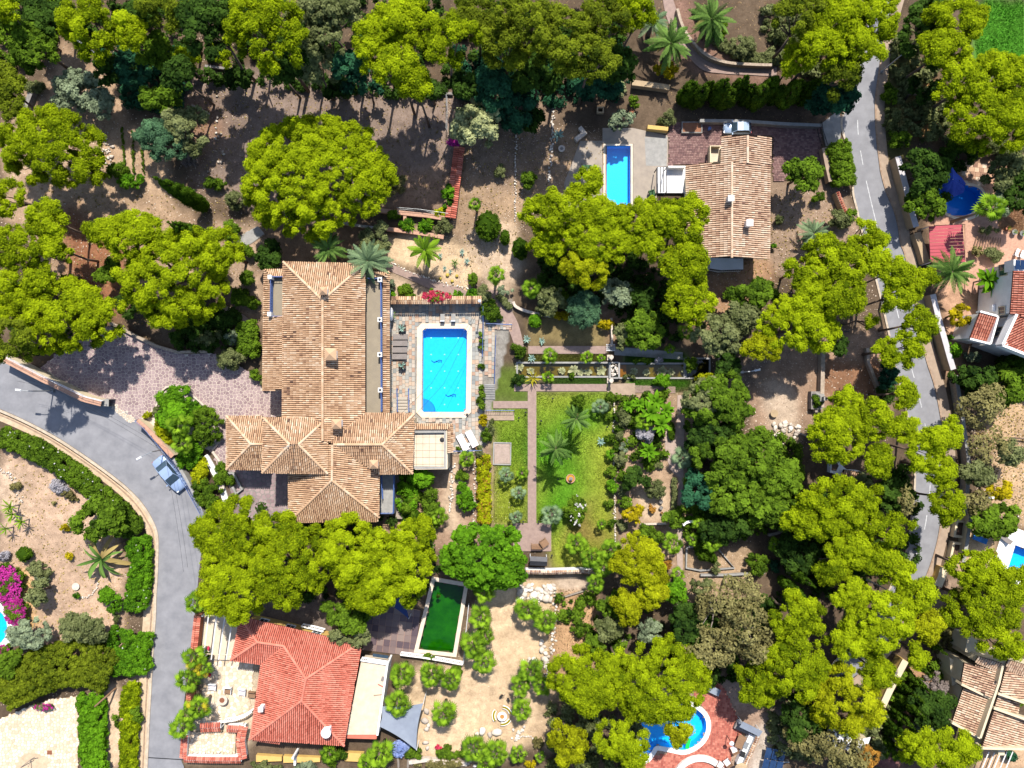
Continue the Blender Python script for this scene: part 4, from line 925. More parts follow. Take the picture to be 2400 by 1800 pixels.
# ---------------------------------------------------------------- the white villa at the right edge
at = P3(2420, 740, 0); V = thing('villa', 'white walled villa with red tiled roofs and solar panels at the right edge', 'villa', at)
W1 = px('2378,612 2370,734 2475,752 2483,622'); W3 = px('2384,737 2351,806 2445,842 2478,760'); W4 = px('2297,732 2337,743 2320,804 2274,793')
roof(V, [[(2376, 634, 6.6), (2368, 736, 6.6), (2475, 754, 8.0), (2483, 644, 8.0)], [(2385, 735, 6.6), (2350, 808, 6.2), (2446, 846, 6.6), (2480, 760, 7.6)], [(2297, 731, 4.9), (2338, 742, 4.9), (2321, 805, 4.2), (2273, 793, 4.2)]], 'roof_tile_brick', 'roof_under_red', at, tw=0.28, seed=4)
walls(V, [(W1, 6.6), (W3, 6.3), (W4, 4.25)], 'white_paint', at, 0.1)
mb = MB()
for a, b in (((2384, 735), (2350, 808)), ((2350, 809), (2446, 847))): wall_mb(mb, gpts([a, b], 6.8), 0.3, 5.6, 6.85)
for a, b in (((2297, 730), (2338, 741)), ((2339, 742), (2321, 806)), ((2321, 806), (2273, 794))): wall_mb(mb, gpts([a, b], 5.0), 0.22, 4.2, 5.1)
mb.build('verge_board', 'white_paint', V, at)
MB().prism(gpts(px('2340,690 2376,684 2374,702 2336,708'), 3.5), 0, 3.5).build('stone_base', 'stone_wall', V, at)
MB().prism(gpts(px('2376,608 2483,618 2480,642 2376,634'), 6.7), 5.0, 6.7).build('flat_roof', 'white_paint', V, at)
mb = MB(); 
for k in range(3):
    x = 2381 + k * 12
    q = [P3(x, 609, 7.5), P3(x + 11, 609.6, 7.5), P3(x + 10, 632, 6.95), P3(x - 1, 631, 6.95)]; m2 = MB(); m2.slab(q, 0.06); m2.build('solar_panel', 'solar_cell', V, at)
for (x, y, z, w, h) in ((2356, 633, 4.6, 1.3, 1.4), (2353, 728, 4.9, 0.9, 1.0)):
    A, B = np.array(G(2378, 612, 6.6)), np.array(G(2370, 734, 6.6)); n = np.array([-1.0, -0.06]); yy = G(x, y, z)[1]; u = (yy - A[1]) / (B[1] - A[1]); p = A + (B - A) * u; window(V, (p[0] + 0.0, p[1], z), pi + 0.06, w, h, at, 'cream_paint')
A, B = np.array(G(2384, 737, 6.3)), np.array(G(2351, 806, 6.3)); d = (B - A) / np.linalg.norm(B - A); p = A + (B - A) * 0.55; an = atan2(-d[0], d[1]); an = an if cos(an) < 0 else an + pi; window(V, (p[0], p[1], 3.9), an, 1.2, 1.6, at, 'cream_paint')
p = P3(2326, 720, 3.4); A = np.array(G(2372, 716, 6.6)); MB().box((A[0] - 0.2, A[1], 3.3), (0.35, 0.85, 0.6)).build('air_conditioner', 'white_metal', V, at)

# ---------------------------------------------------------------- the stepped house in the bottom right corner
at = P3(2330, 1650, 0); V = thing('house', 'cream walled stepped house with angled brown tiled roofs in the bottom right corner', 'house', at)
PL = [[(2261, 1553, 5.2), (2345, 1575, 5.9), (2324, 1636, 5.9), (2252, 1601, 5.2)], [(2258, 1612, 4.6), (2325, 1637, 5.3), (2297, 1728, 5.3), (2232, 1692, 4.6)],
      [(2356, 1572, 6.0), (2420, 1590, 5.4), (2420, 1650, 5.4), (2341, 1623, 6.0)], [(2339, 1629, 5.4), (2390, 1647, 4.9), (2384, 1672, 4.9), (2330, 1658, 5.4)],
      [(2330, 1662, 5.2), (2420, 1694, 4.6), (2402, 1754, 4.6), (2301, 1752, 5.2)], [(2294, 1538, 6.3), (2352, 1556, 6.3), (2342, 1574, 5.9), (2286, 1552, 5.9)], [(2362, 1545, 6.4), (2420, 1563, 6.4), (2420, 1588, 5.7), (2356, 1570, 6.0)]]
roof(V, PL, 'roof_tile_pale', 'roof_under', at, tw=0.28, seed=5)
walls(V, [(px('2261,1553 2345,1575 2324,1636 2252,1601'), 5.1), (px('2258,1612 2325,1637 2297,1728 2232,1692'), 4.5), (px('2356,1572 2420,1590 2420,1650 2341,1623'), 5.3), (px('2330,1660 2420,1694 2402,1754 2301,1752'), 4.5), (px('2294,1538 2430,1560 2430,1600 2286,1552'), 5.6), (px('2225,1540 2262,1556 2252,1600 2232,1610'), 3.0), (px('2268,1490 2300,1502 2290,1540 2262,1528'), 4.0)], 'cream_paint', at, 0.05)
mb = MB()
for a, b, z in (((2351, 1560), (2342, 1600), 6.6), ((2343, 1598), (2298, 1730), 6.0), ((2254, 1604), (2325, 1638), 5.6), ((2340, 1626), (2420, 1654), 6.2), ((2330, 1660), (2420, 1692), 5.7), ((2232, 1694), (2298, 1730), 5.2), ((2300, 1754), (2404, 1756), 5.4)):
    wall_mb(mb, gpts([a, b], z), 0.28, z - 1.2, z)
mb.build('parapet', 'cream_paint', V, at)
for (x, y, z, an) in ((2242, 1575, 2.0, pi - 0.3), (2240, 1640, 2.6, pi - 0.28), (2236, 1668, 2.6, pi - 0.28), (2282, 1545, 3, pi - 0.3)):
    p = P3(x, y, z); window(V, p, an, 0.9, 0.9, at)
for k in range(5):
    a, b = P3(2318 + k * 14, 1762, 2.6), P3(2300 + k * 14, 1806, 2.6); MB().tube([a, b], 0.07, 4).build('pergola_beam', 'white_paint', V, at)
p = P3(2346, 1760, 3.6); MB().box((p[0], p[1], 2.4), (0.8, 1.0, 2.6)).build('chimney', 'cream_paint', V, at)
# ---------------------------------------------------------------- foliage
def octa():
    v = [(1, 0, 0), (-1, 0, 0), (0, 1, 0), (0, -1, 0), (0, 0, 1), (0, 0, -1)]; f = [(0, 2, 4), (2, 1, 4), (1, 3, 4), (3, 0, 4), (2, 0, 5), (1, 2, 5), (3, 1, 5), (0, 3, 5)]
    v = [np.array(p, float) for p in v]; mid = {}; g = []
    def m(a, b):
        k = (min(a, b), max(a, b))
        if k not in mid: q = v[a] + v[b]; v.append(q / np.linalg.norm(q)); mid[k] = len(v) - 1
        return mid[k]
    for a, b, c in f: x, y, z = m(a, b), m(b, c), m(c, a); g += [(a, x, z), (x, b, y), (z, y, c), (x, y, z)]
    return np.array(v), np.array(g)
OV, OF = octa()
def cloud(Cn, R, dens, size, rng, T, up=0.35, jit=0.5, squash=0.9, core=0.8, zmin=-0.35, long=1.0, down=0.0):
    """leaf-sized triangles over puffs (centres Cn, radii R), plus a dark inner ball each"""
    cnt = np.maximum(6, (dens * 4 * pi * R * R * 0.72).astype(int)); idx = np.repeat(np.arange(len(R)), cnt); n = len(idx)
    z = rng.uniform(zmin, 1, n); a = rng.uniform(0, 2 * pi, n); s = np.sqrt(np.maximum(0, 1 - z * z)); D = np.stack([s * np.cos(a), s * np.sin(a), z], -1)
    rad = R[idx] * rng.uniform(0.78, 1.08, n); P = Cn[idx] + D * rad[:, None] * np.array([1, 1, squash])
    Nn = D + np.array([0, 0, up]) + rng.normal(0, jit, (n, 3)); Nn /= np.linalg.norm(Nn, axis=1)[:, None]
    t = np.cross(Nn, rng.normal(0, 1, (n, 3))); t[:, 2] -= down; t /= np.linalg.norm(t, axis=1)[:, None] + 1e-9; b = np.cross(Nn, t)
    L = (size * rng.uniform(0.65, 1.35, n))[:, None]; w = L / long
    V = np.stack([P + t * L * 0.75, P - t * L * 0.35 + b * w * 0.5, P - t * L * 0.35 - b * w * 0.5], 1).reshape(-1, 3)
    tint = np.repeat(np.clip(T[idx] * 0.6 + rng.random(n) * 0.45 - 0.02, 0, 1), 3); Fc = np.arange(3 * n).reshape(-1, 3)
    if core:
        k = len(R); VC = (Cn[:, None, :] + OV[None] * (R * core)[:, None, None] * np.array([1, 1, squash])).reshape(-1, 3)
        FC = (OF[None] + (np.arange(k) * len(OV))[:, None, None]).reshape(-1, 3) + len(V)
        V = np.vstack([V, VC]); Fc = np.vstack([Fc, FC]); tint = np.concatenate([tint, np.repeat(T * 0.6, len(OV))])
    return V, Fc, tint
def outline(rng, amp):
    a, b, c, d = rng.uniform(0, 6.28, 4)
    return lambda th: 1 + amp * (np.cos(2 * th + a) + 0.8 * np.cos(3 * th + b) + 0.6 * np.cos(5 * th + c) + 0.45 * np.cos(8 * th + d)) / 1.4
def puffs(rx, ry, rz, pr, rng, amp=0.13, gap=0.0, under=0.35, lump=0.25, spacing=1.0):
    """puff centres over the upper half of an uneven dome"""
    f = outline(rng, amp); N_ = int(5 * rx * ry / (pr * pr)) + 20; rho = np.sqrt(rng.random(N_)); th = rng.uniform(0, 2 * pi, N_)
    m = f(th) * rho; x, y = np.cos(th) * m * max(rx - pr * 0.75, 0.1), np.sin(th) * m * max(ry - pr * 0.75, 0.1)
    k = rng.uniform(0.5, 1.5, (4, 2)) / max(pr * 1.25, 0.3); p = rng.uniform(0, 6.28, 4)
    nz = sum(np.sin(x * k[i, 0] * (1 if i % 2 else -1) + y * k[i, 1] + p[i]) for i in range(4)) / 2.2
    zt = rz * (np.sqrt(np.maximum(0, 1 - rho ** 2)) * 0.9 + 0.05) + nz * lump * rz * 0.6; keep = []; Rk = pr * rng.uniform(0.62, 1.35, N_)
    hole = sum(np.sin(x * k[i, 1] * 0.8 + y * k[i, 0] * (1 if i % 2 else -1) * 0.8 + p[3 - i]) for i in range(4)) / 2.2
    for i in range(N_):
        if gap and hole[i] < -1 + gap * 2: continue
        if keep:
            K = np.array(keep); d = np.hypot(x[K] - x[i], y[K] - y[i])
            if d.min() < pr * spacing: continue
        keep.append(i)
    K = np.array(keep or [0]); Cn = np.stack([x[K], y[K], zt[K]], -1); R = Rk[K]; T = np.clip(0.5 + 0.2 * nz[K] + rng.normal(0, 0.16, len(K)), 0, 1)
    nu = int(len(K) * under)
    if nu:
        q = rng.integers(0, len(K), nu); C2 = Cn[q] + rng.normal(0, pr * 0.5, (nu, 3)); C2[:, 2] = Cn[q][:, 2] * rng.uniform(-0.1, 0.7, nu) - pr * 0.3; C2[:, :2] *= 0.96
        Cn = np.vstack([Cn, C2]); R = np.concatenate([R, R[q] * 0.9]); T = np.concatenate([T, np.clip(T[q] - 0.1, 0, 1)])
    return Cn, R, T
# kind -> name, category, material, crown form
SPEC = {
 'pine': ('pine_tree', 'pine tree', 'pine', dict(pr=0.6, dens=35, size=0.2, amp=0.14, gap=0.05, lump=0.32, long=1.5, spacing=0.85)),
 'piney': ('pine_tree', 'pine tree', 'pine_yellow', dict(pr=0.55, dens=35, size=0.2, amp=0.14, gap=0.08, lump=0.35, long=1.5, spacing=0.85)),
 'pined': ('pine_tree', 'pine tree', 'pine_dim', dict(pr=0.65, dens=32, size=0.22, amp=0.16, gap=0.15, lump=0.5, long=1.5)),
 'dome': ('pine_tree', 'pine tree', 'pine', dict(pr=0.6, dens=36, size=0.2, amp=0.05, gap=0.0, lump=0.24, long=1.5, spacing=0.85)),
 'leaf': ('broadleaf_tree', 'tree', 'broadleaf', dict(pr=0.6, dens=20, size=0.34, amp=0.14, gap=0.05, lump=0.35)),
 'bright': ('broadleaf_tree', 'tree', 'broadleaf_bright', dict(pr=0.62, dens=20, size=0.34, amp=0.12, gap=0.03, lump=0.3)),
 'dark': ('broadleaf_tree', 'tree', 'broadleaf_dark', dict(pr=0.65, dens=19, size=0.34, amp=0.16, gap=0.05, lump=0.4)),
 'teal': ('broadleaf_tree', 'tree', 'broadleaf_teal', dict(pr=0.65, dens=19, size=0.34, amp=0.16, gap=0.05, lump=0.4)),
 'olive': ('olive_tree', 'olive tree', 'leaf_olive', dict(pr=0.55, dens=22, size=0.26, amp=0.13, gap=0.08, lump=0.35)),
 'sage': ('olive_tree', 'olive tree', 'leaf_sage', dict(pr=0.5, dens=24, size=0.25, amp=0.13, gap=0.08, lump=0.35)),
 'blueg': ('feathery_tree', 'tree', 'leaf_bluegreen', dict(pr=0.55, dens=30, size=0.28, amp=0.10, gap=0.02, lump=0.3, long=2.6)),
 'cream': ('broadleaf_tree', 'tree', 'leaf_cream', dict(pr=0.55, dens=20, size=0.30, amp=0.15, gap=0.10, lump=0.4)),
 'ochre': ('sparse_tree', 'tree', 'leaf_ochre', dict(pr=0.6, dens=15, size=0.26, amp=0.15, gap=0.22, lump=0.4, core=0.0)),
 'yellow': ('flowering_tree', 'tree', 'leaf_yellow', dict(pr=0.45, dens=20, size=0.26, amp=0.15, gap=0.12, lump=0.3)),
 'orange': ('flowering_tree', 'tree', 'leaf_orange', dict(pr=0.45, dens=20, size=0.26, amp=0.15, gap=0.12, lump=0.3)),
}
SHRUB = {'leaf': 'broadleaf', 'bright': 'broadleaf_bright', 'dark': 'broadleaf_dark', 'teal': 'broadleaf_teal', 'olive': 'leaf_olive', 'sage': 'leaf_sage', 'blueg': 'leaf_bluegreen', 'yellow': 'leaf_yellow', 'ochre': 'leaf_ochre',
         'orange': 'leaf_orange', 'dead': 'leaf_dead', 'cream': 'leaf_cream', 'magenta': 'flower_magenta', 'red': 'flower_red', 'blue': 'flower_blue', 'white': 'flower_white', 'lavender': 'lavender', 'pine': 'pine', 'lime': 'pine_yellow'}
NP = [0]
def nseed(): NP[0] += 1; return np.random.default_rng(1000 + NP[0])
def branchy(root, rng, h, base, tops, m, r0):
    mb = MB(); fork = Vector((base[0] * 0.5 + rng.normal(0, 0.15), base[1] * 0.5 + rng.normal(0, 0.15), h * 0.5))
    mb.tube([(base[0], base[1], -0.1), (base[0] * 0.8 + rng.normal(0, .1), base[1] * 0.8 + rng.normal(0, .1), h * 0.25), fork], [r0, r0 * 0.8, r0 * 0.65], 7)
    for t in tops:
        t = Vector(t); mid = fork.lerp(t, 0.5) + Vector((rng.normal(0, 0.2), rng.normal(0, 0.2), 0.25)); mb.tube([fork, mid, t], [r0 * 0.55, r0 * 0.35, r0 * 0.12], 5, cap=False)
    mb.build('trunk', m, root, smooth=True)
GROUPS = {'pine tree': 'pine trees', 'tree': 'broadleaf trees', 'olive tree': 'olive and grey leaved trees', 'shrub': 'garden shrubs', 'palm': 'palm trees', 'cypress': 'slender cypress trees', 'agave': 'agaves and yuccas', 'topiary': 'clipped bushes'}
def tree(kind, x, y, rx, ry, h, label):
    name, cat, m, q = SPEC[kind]; q = dict(q); rng = nseed(); gr = 1.0 if 2020 < x < 2270 and y > 480 else 1.1 if name == 'pine_tree' else 1.05; rx *= gr; ry *= gr; mr = (rx + ry) / 2 * M; rz = min(mr * 0.62, h * 0.5); zc = h - rz; k = (H - zc - rz * 0.4) / F
    gx_, gy_ = G(x, y, zc + rz * 0.4); pr, dens, size, core, lg = q.pop('pr'), q.pop('dens'), q.pop('size'), q.pop('core', 0.8), q.pop('long', 1.0)
    if mr < 1.6: pr *= 0.75
    Cn, R, T = puffs(rx * k, ry * k, rz, pr, rng, **q)
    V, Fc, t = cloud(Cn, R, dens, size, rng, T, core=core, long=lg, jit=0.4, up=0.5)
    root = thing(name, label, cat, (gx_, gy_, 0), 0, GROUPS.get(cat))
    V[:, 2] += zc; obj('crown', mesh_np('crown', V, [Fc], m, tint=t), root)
    tops = [Cn[i] * np.array([0.85, 0.85, 0.8]) + np.array([0, 0, zc]) for i in rng.integers(0, len(Cn), 7)]
    branchy(root, rng, h, (rng.normal(0, 0.2), rng.normal(0, 0.2)), tops, 'bark_grey' if kind in ('ochre', 'sage', 'cream') else 'bark', 0.10 + 0.03 * mr)
def shrub(kind, x, y, rx, ry, h, label, name='shrub', cat='shrub', dens=24):
    rng = nseed(); mr = (rx + ry) / 2 * M; rz = min(h * 0.62, mr * 1.1); zc = max(h - rz, 0.1); gx_, gy_ = G(x, y, zc + rz * 0.3)
    pr = min(0.42, max(0.16, mr * 0.42)); Cn, R, T = puffs(rx * M, ry * M, rz, pr, rng, amp=0.13, gap=0.02, under=0.5, lump=0.3)
    V, Fc, t = cloud(Cn, R, dens * 1.6, 0.19, rng, T, jit=0.5, long=1.5 if kind in ('sage', 'olive', 'blueg', 'dead', 'lavender') else 1.1); V[:, 2] = np.maximum(V[:, 2] + zc, 0.0)
    root = thing(name, label, cat, (gx_, gy_, 0), 0, GROUPS.get(cat)); obj('foliage', mesh_np('foliage', V, [Fc], SHRUB[kind], tint=t), root)
    mb = MB()
    for i in rng.integers(0, len(Cn), 4): mb.tube([(0, 0, -0.05), tuple(Cn[i] * 0.5 + np.array([0, 0, zc * 0.5])), tuple(Cn[i] + np.array([0, 0, zc]))], [0.045, 0.03, 0.012], 4, cap=False)
    mb.build('stem', 'bark', root); return root
def flowered(kind, flower, x, y, rx, ry, h, label, share=0.5):
    root = shrub(kind, x, y, rx, ry, h, label, 'flowering_shrub', 'shrub'); rng = nseed(); n = int(rx * ry * 0.16 * share) + 6
    th = rng.uniform(0, 6.28, n); rho = np.sqrt(rng.random(n)) * 0.95; Cn = np.stack([np.cos(th) * rho * rx * M, np.sin(th) * rho * ry * M, h * (0.75 + 0.3 * np.sqrt(1 - rho ** 2) * rng.uniform(0.7, 1.0, n))], -1)
    V, Fc, t = cloud(Cn, rng.uniform(0.08, 0.2, n), 60, 0.14, rng, rng.random(n), core=0, zmin=-0.1); obj('blossom', mesh_np('blossom', V, [Fc], SHRUB[flower], tint=t), root)
def ball(x, y, rx, ry, h, label, m='cypress', name='topiary_bush'):
    """clipped egg-shaped bush"""
    rng = nseed(); rz = h * 0.5; gx_, gy_ = G(x, y, rz); k = (H - rz) / F; a, b = rx * k, ry * k; n = max(60, int(a * b * 40)); z = rng.uniform(-0.7, 1, n); th = rng.uniform(0, 6.28, n); s = np.sqrt(1 - z * z)
    pr = 0.17; Cn = np.stack([s * np.cos(th) * (a - pr), s * np.sin(th) * (b - pr), z * (rz - pr) + rz], -1); R = np.full(n, pr) * rng.uniform(0.8, 1.2, n)
    V, Fc, t = cloud(Cn, R, 90, 0.11, rng, rng.uniform(0.3, 0.8, n), core=0); k0 = len(V); VC = OV * np.array([a, b, rz]) * 0.93 + np.array([0, 0, rz]); V = np.vstack([V, VC]); Fc = np.vstack([Fc, OF + k0]); t = np.concatenate([t, np.full(len(OV), 0.2)])
    V[:, 2] = np.maximum(V[:, 2], 0); root = thing(name, label, 'topiary', (gx_, gy_, 0), 0, GROUPS['topiary']); obj('foliage', mesh_np('foliage', V, [Fc], m, tint=t), root); MB().tube([(0, 0, -0.05), (0, 0, rz)], 0.07, 6).build('stem', 'bark', root)
def cyp(x, y, r, h, label, tilt=(0, 0), m='cypress'):
    """slender cypress standing at (x, y)"""
    rng = nseed(); gx_, gy_ = G(x, y); n = int(h * 10); u = np.sort(rng.random(n)); prof = r * M * np.interp(u, [0, 0.12, 0.45, 0.8, 1.0], [0.55, 0.95, 1.0, 0.55, 0.08]); th = rng.uniform(0, 6.28, n)
    Cn = np.stack([np.cos(th) * prof * 0.62, np.sin(th) * prof * 0.62, 0.3 + u * (h - 0.35)], -1); R = np.maximum(0.12, prof * 0.48)
    V, Fc, t = cloud(Cn, R, 42, 0.24, rng, rng.uniform(0.2, 0.8, n), up=0.1, squash=1.9, core=0.85, zmin=-0.6, long=2.2, down=-1.2)
    root = thing('cypress_tree', label, 'cypress', (gx_, gy_, 0), 0, GROUPS['cypress']); root.rotation_euler = (tilt[0], tilt[1], 0)
    obj('crown', mesh_np('crown', V, [Fc], m, tint=t), root); MB().tube([(0, 0, -0.1), (0, 0, h * 0.9)], [r * M * 0.22 + 0.04, 0.03], 6).build('trunk', 'bark', root)
def hedge(pts, w, h, kind, label, dens=26, flower=None, share=0.0, name='hedge', puff=None, size=0.19):
    """pts px centreline, w px width"""
    rng = nseed(); P = [G(p[0], p[1], h * 0.7) for p in smooth_path(pts, 4)]; L = pathlen(P)[-1]; a = w * M; pr = puff or min(0.38, max(0.2, a * 0.25)); n = int(L * a / (pr * pr) * 0.95) + 6; o = P[0]; Cn = []
    for i in range(n):
        (x, y), an = along(P, rng.random() * L); v = rng.uniform(-0.5, 0.5); e = 1 + 0.14 * sin(x * 1.1) + 0.1 * sin(y * 1.7)
        d = v * (a - pr) * e; Cn.append((x - sin(an) * d - o[0], y + cos(an) * d - o[1], (h - pr) * (1 - 0.5 * abs(2 * v) ** 3) * rng.uniform(0.78, 1.06)))
    m2 = n // 2
    for i in range(m2):
        (x, y), an = along(P, rng.random() * L); sd = rng.choice([-1, 1]); d = sd * (a / 2 - pr * 0.8); Cn.append((x - sin(an) * d - o[0], y + cos(an) * d - o[1], rng.uniform(0.15, 0.75) * h))
    Cn = np.array(Cn); R = pr * rng.uniform(0.75, 1.25, len(Cn)); T = np.clip(0.5 + 0.18 * np.sin(Cn[:, 0] * 0.8) + rng.normal(0, 0.16, len(Cn)), 0, 1)
    V, Fc, t = cloud(Cn, R, dens * 1.4, size, rng, T, core=0.82); V[:, 2] = np.maximum(V[:, 2], 0)
    root = thing(name, label, 'hedge', (o[0], o[1], 0)); obj('foliage', mesh_np('foliage', V, [Fc], SHRUB.get(kind, kind), tint=t), root)
    if flower:
        q = rng.integers(0, len(Cn), int(len(Cn) * share)); Cf = Cn[q] + np.stack([rng.normal(0, pr * .6, len(q)), rng.normal(0, pr * .6, len(q)), R[q] * 0.9], -1)
        V, Fc, t = cloud(Cf, np.full(len(q), 0.09), 90, 0.11, rng, rng.random(len(q)), core=0, zmin=0); obj('blossom', mesh_np('blossom', V, [Fc], SHRUB[flower], tint=t), root)
    return root

# ---------------------------------------------------------------- palms and rosettes: every large leaf is an object
def fan_leaf(m, rng):
    V = [(0, 0.02, 0), (0, -0.02, 0), (0.6, -0.012, 0.08), (0.6, 0.012, 0.08)]; T = [0.5] * 4; F3 = [(0, 1, 2), (0, 2, 3)]; c = np.array([0.58, 0, 0.08])
    for a in np.radians(np.linspace(-130, 130, 13)):
        r = 0.46 * (1 - 0.16 * abs(a) / 2.2) * rng.uniform(0.9, 1.08); d = np.array([cos(a), sin(a), 0]); q = np.array([-sin(a), cos(a), 0]); b = len(V); k = 0.042
        for u, w, z in ((0.02, 0.2, 0), (0.55, 1, 0.02), (1.0, 0.06, -0.15)): V += [tuple(c + d * r * u - q * k * w + [0, 0, z - 0.012]), tuple(c + d * r * u + q * k * w + [0, 0, z + 0.012])]; T += [1.0 - 0.75 * u, 0.8 - 0.6 * u]
        for i in (0, 2): F3 += [(b + i, b + i + 2, b + i + 3), (b + i, b + i + 3, b + i + 1)]
    return mesh_np('frond', np.array(V), [np.array(F3)], m, tint=np.array(T))
def feather_leaf(m, rng, wide=0.125, n=20):
    V, Fq, T = [], [], []
    def z(x): return 0.30 * x - 0.55 * x * x
    for i in range(6):
        for s in (-1, 1): V.append((i / 5, s * 0.012 * (1 - i / 6), z(i / 5))); T.append(0.9)
    Fq = [(2 * i, 2 * i + 1, 2 * i + 3, 2 * i + 2) for i in range(5)]
    for i in range(n):
        x = 0.10 + 0.88 * i / (n - 1); L = wide * (1 - 0.75 * abs(2 * x - 0.95) ** 2.2); 
        for s in (-1, 1):
            j = rng.normal(0, 0.012); b = len(V); V += [(x - 0.018, 0, z(x)), (x + 0.022, 0, z(x)), (x + L * 0.62 + 0.012 + j, s * L * 0.95, z(x) - L * 0.30), (x + L * 0.50 - 0.02 + j, s * L * 0.9, z(x) - L * 0.28)]; Fq.append((b, b + 1, b + 2, b + 3)); T += [0.55, 0.55, 0.25 + rng.random() * 0.4, 0.25 + rng.random() * 0.4]
    return mesh_np('frond', np.array(V), [np.array(Fq)], m, tint=np.array(T))
def blade(m, w=0.10, curve=0.25, tip=0.0):
    V, T = [], []
    for i in range(6):
        x = i / 5; ww = w * (0.55 + 1.6 * x * (1 - x) * 1.6) * (1 if i < 5 else 0.04); zz = curve * x - (curve + tip) * x * x
        V += [(x, -ww, zz + ww * 0.35), (x, 0, zz - 0.01), (x, ww, zz + ww * 0.35)]; T += [0.3 + 0.5 * x] * 3
    Fq = [q for i in range(5) for q in ((3 * i, 3 * i + 1, 3 * i + 4, 3 * i + 3), (3 * i + 1, 3 * i + 2, 3 * i + 5, 3 * i + 4))]
    return mesh_np('leaf', np.array(V), [np.array(Fq)], m, tint=np.array(T))
r0 = np.random.default_rng(5)
LEAF = {'fan': [fan_leaf('frond_fan', r0)], 'fang': [fan_leaf('frond_grey', r0)], 'fany': [fan_leaf('frond_fan', r0), fan_leaf('frond_yellow', r0)], 'feather': [feather_leaf('frond_feather', r0), feather_leaf('frond_feather', r0)], 'featherg': [feather_leaf('frond_grey', r0)],
        'featherb': [feather_leaf('frond_fan', r0, 0.15)], 'dry': [fan_leaf('frond_dry', r0)], 'dryf': [feather_leaf('frond_dry', r0, 0.12)], 'agave': [blade('agave', 0.09, 0.35)], 'aloe': [blade('frond_feather', 0.07, 0.3, 0.35), blade('frond_dry', 0.07, 0.2, 0.5)],
        'yucca': [blade('frond_fan', 0.055, 0.2)], 'spiky': [blade('frond_yellow', 0.04, 0.15)], 'banana': [blade('broadleaf_bright', 0.16, 0.45, 0.25)], 'lily': [blade('lily_pad', 0.22, 0.05)], 'dracaena': [blade('frond_feather', 0.06, 0.3, 0.2)]}
NAMES = {'fan': ('fan_palm', 'palm'), 'fang': ('fan_palm', 'palm'), 'fany': ('fan_palm', 'palm'), 'feather': ('feather_palm', 'palm'), 'featherg': ('feather_palm', 'palm'), 'featherb': ('feather_palm', 'palm'), 'agave': ('agave', 'agave'), 'aloe': ('aloe', 'agave'),
         'yucca': ('yucca', 'agave'), 'spiky': ('yucca', 'agave'), 'banana': ('banana_plant', 'banana plant'), 'lily': ('water_lily', 'water lily'), 'dracaena': ('dragon_tree', 'agave')}
GROUPS['banana plant'] = 'banana plants'; GROUPS['water lily'] = 'water lilies in the garden pond'
def palm(kind, x, y, r, h, label, n=None):
    """(x, y): where the head of leaves shows; h: its height"""
    rng = nseed(); gx_, gy_ = G(x, y, h); R = r * (H - h) / F; name, cat = NAMES[kind]; root = thing(name, label, cat, (gx_, gy_, 0), 0, GROUPS[cat])
    fr = kind in ('fan', 'fang', 'fany'); ft = kind.startswith('feather')
    n = n or (int(min(19, 10 + r * 0.24)) if fr else int(min(34, 18 + r * 0.25)) if ft else 16); pn = 'frond' if fr or ft else 'leaf'
    lo, hi = (-28, 68) if fr else (-22, 72) if ft else (12, 62) if kind in ('agave', 'yucca', 'spiky', 'dracaena') else (-12, 50) if kind == 'aloe' else (0, 4) if kind == 'lily' else (15, 70)
    bx, by = rng.normal(0, 0.06), rng.normal(0, 0.06)
    for i in range(n):
        u = (i + 0.5) / n; el = radians(hi + (lo - hi) * u ** 0.8 + rng.normal(0, 6)); yaw = i * 2.39996 + rng.normal(0, 0.16); me = LEAF[kind][0 if rng.random() < 0.72 else -1]
        s = R * (0.80 + 0.28 * u) * rng.uniform(0.85, 1.12); obj(pn, me, root, (bx, by, h), (rng.normal(0, 0.25), -el, yaw), (s, s * rng.uniform(0.85, 1.1), s))
    if fr or ft:
        if r > 24:
            for i in range(5): obj('dry_frond', LEAF['dry' if fr else 'dryf'][0], root, (bx, by, h - 0.25), (0, radians(rng.uniform(38, 62)), rng.uniform(0, 6.28)), (R * 0.8,) * 3)
        t = 0.10 + 0.045 * R + (0.08 if ft else 0); mb = MB(); mb.tube([(0, 0, -0.1), (bx * 0.5, by * 0.5, h * 0.5), (bx, by, h)], [t * 1.25, t, t * 1.1], 8); mb.build('trunk', 'bark_grey', root, smooth=True)
        MB().lathe((bx, by, h - 0.25), [(t * 0.9, 0), (t * 1.7, 0.2), (t * 0.8, 0.42)], 8).build('crown_heart', 'bark', root)
    elif kind in ('yucca', 'dracaena', 'banana') and h > 0.4: MB().tube([(0, 0, -0.05), (bx, by, h)], [0.11, 0.08], 6).build('trunk', 'bark_grey', root)
    return root
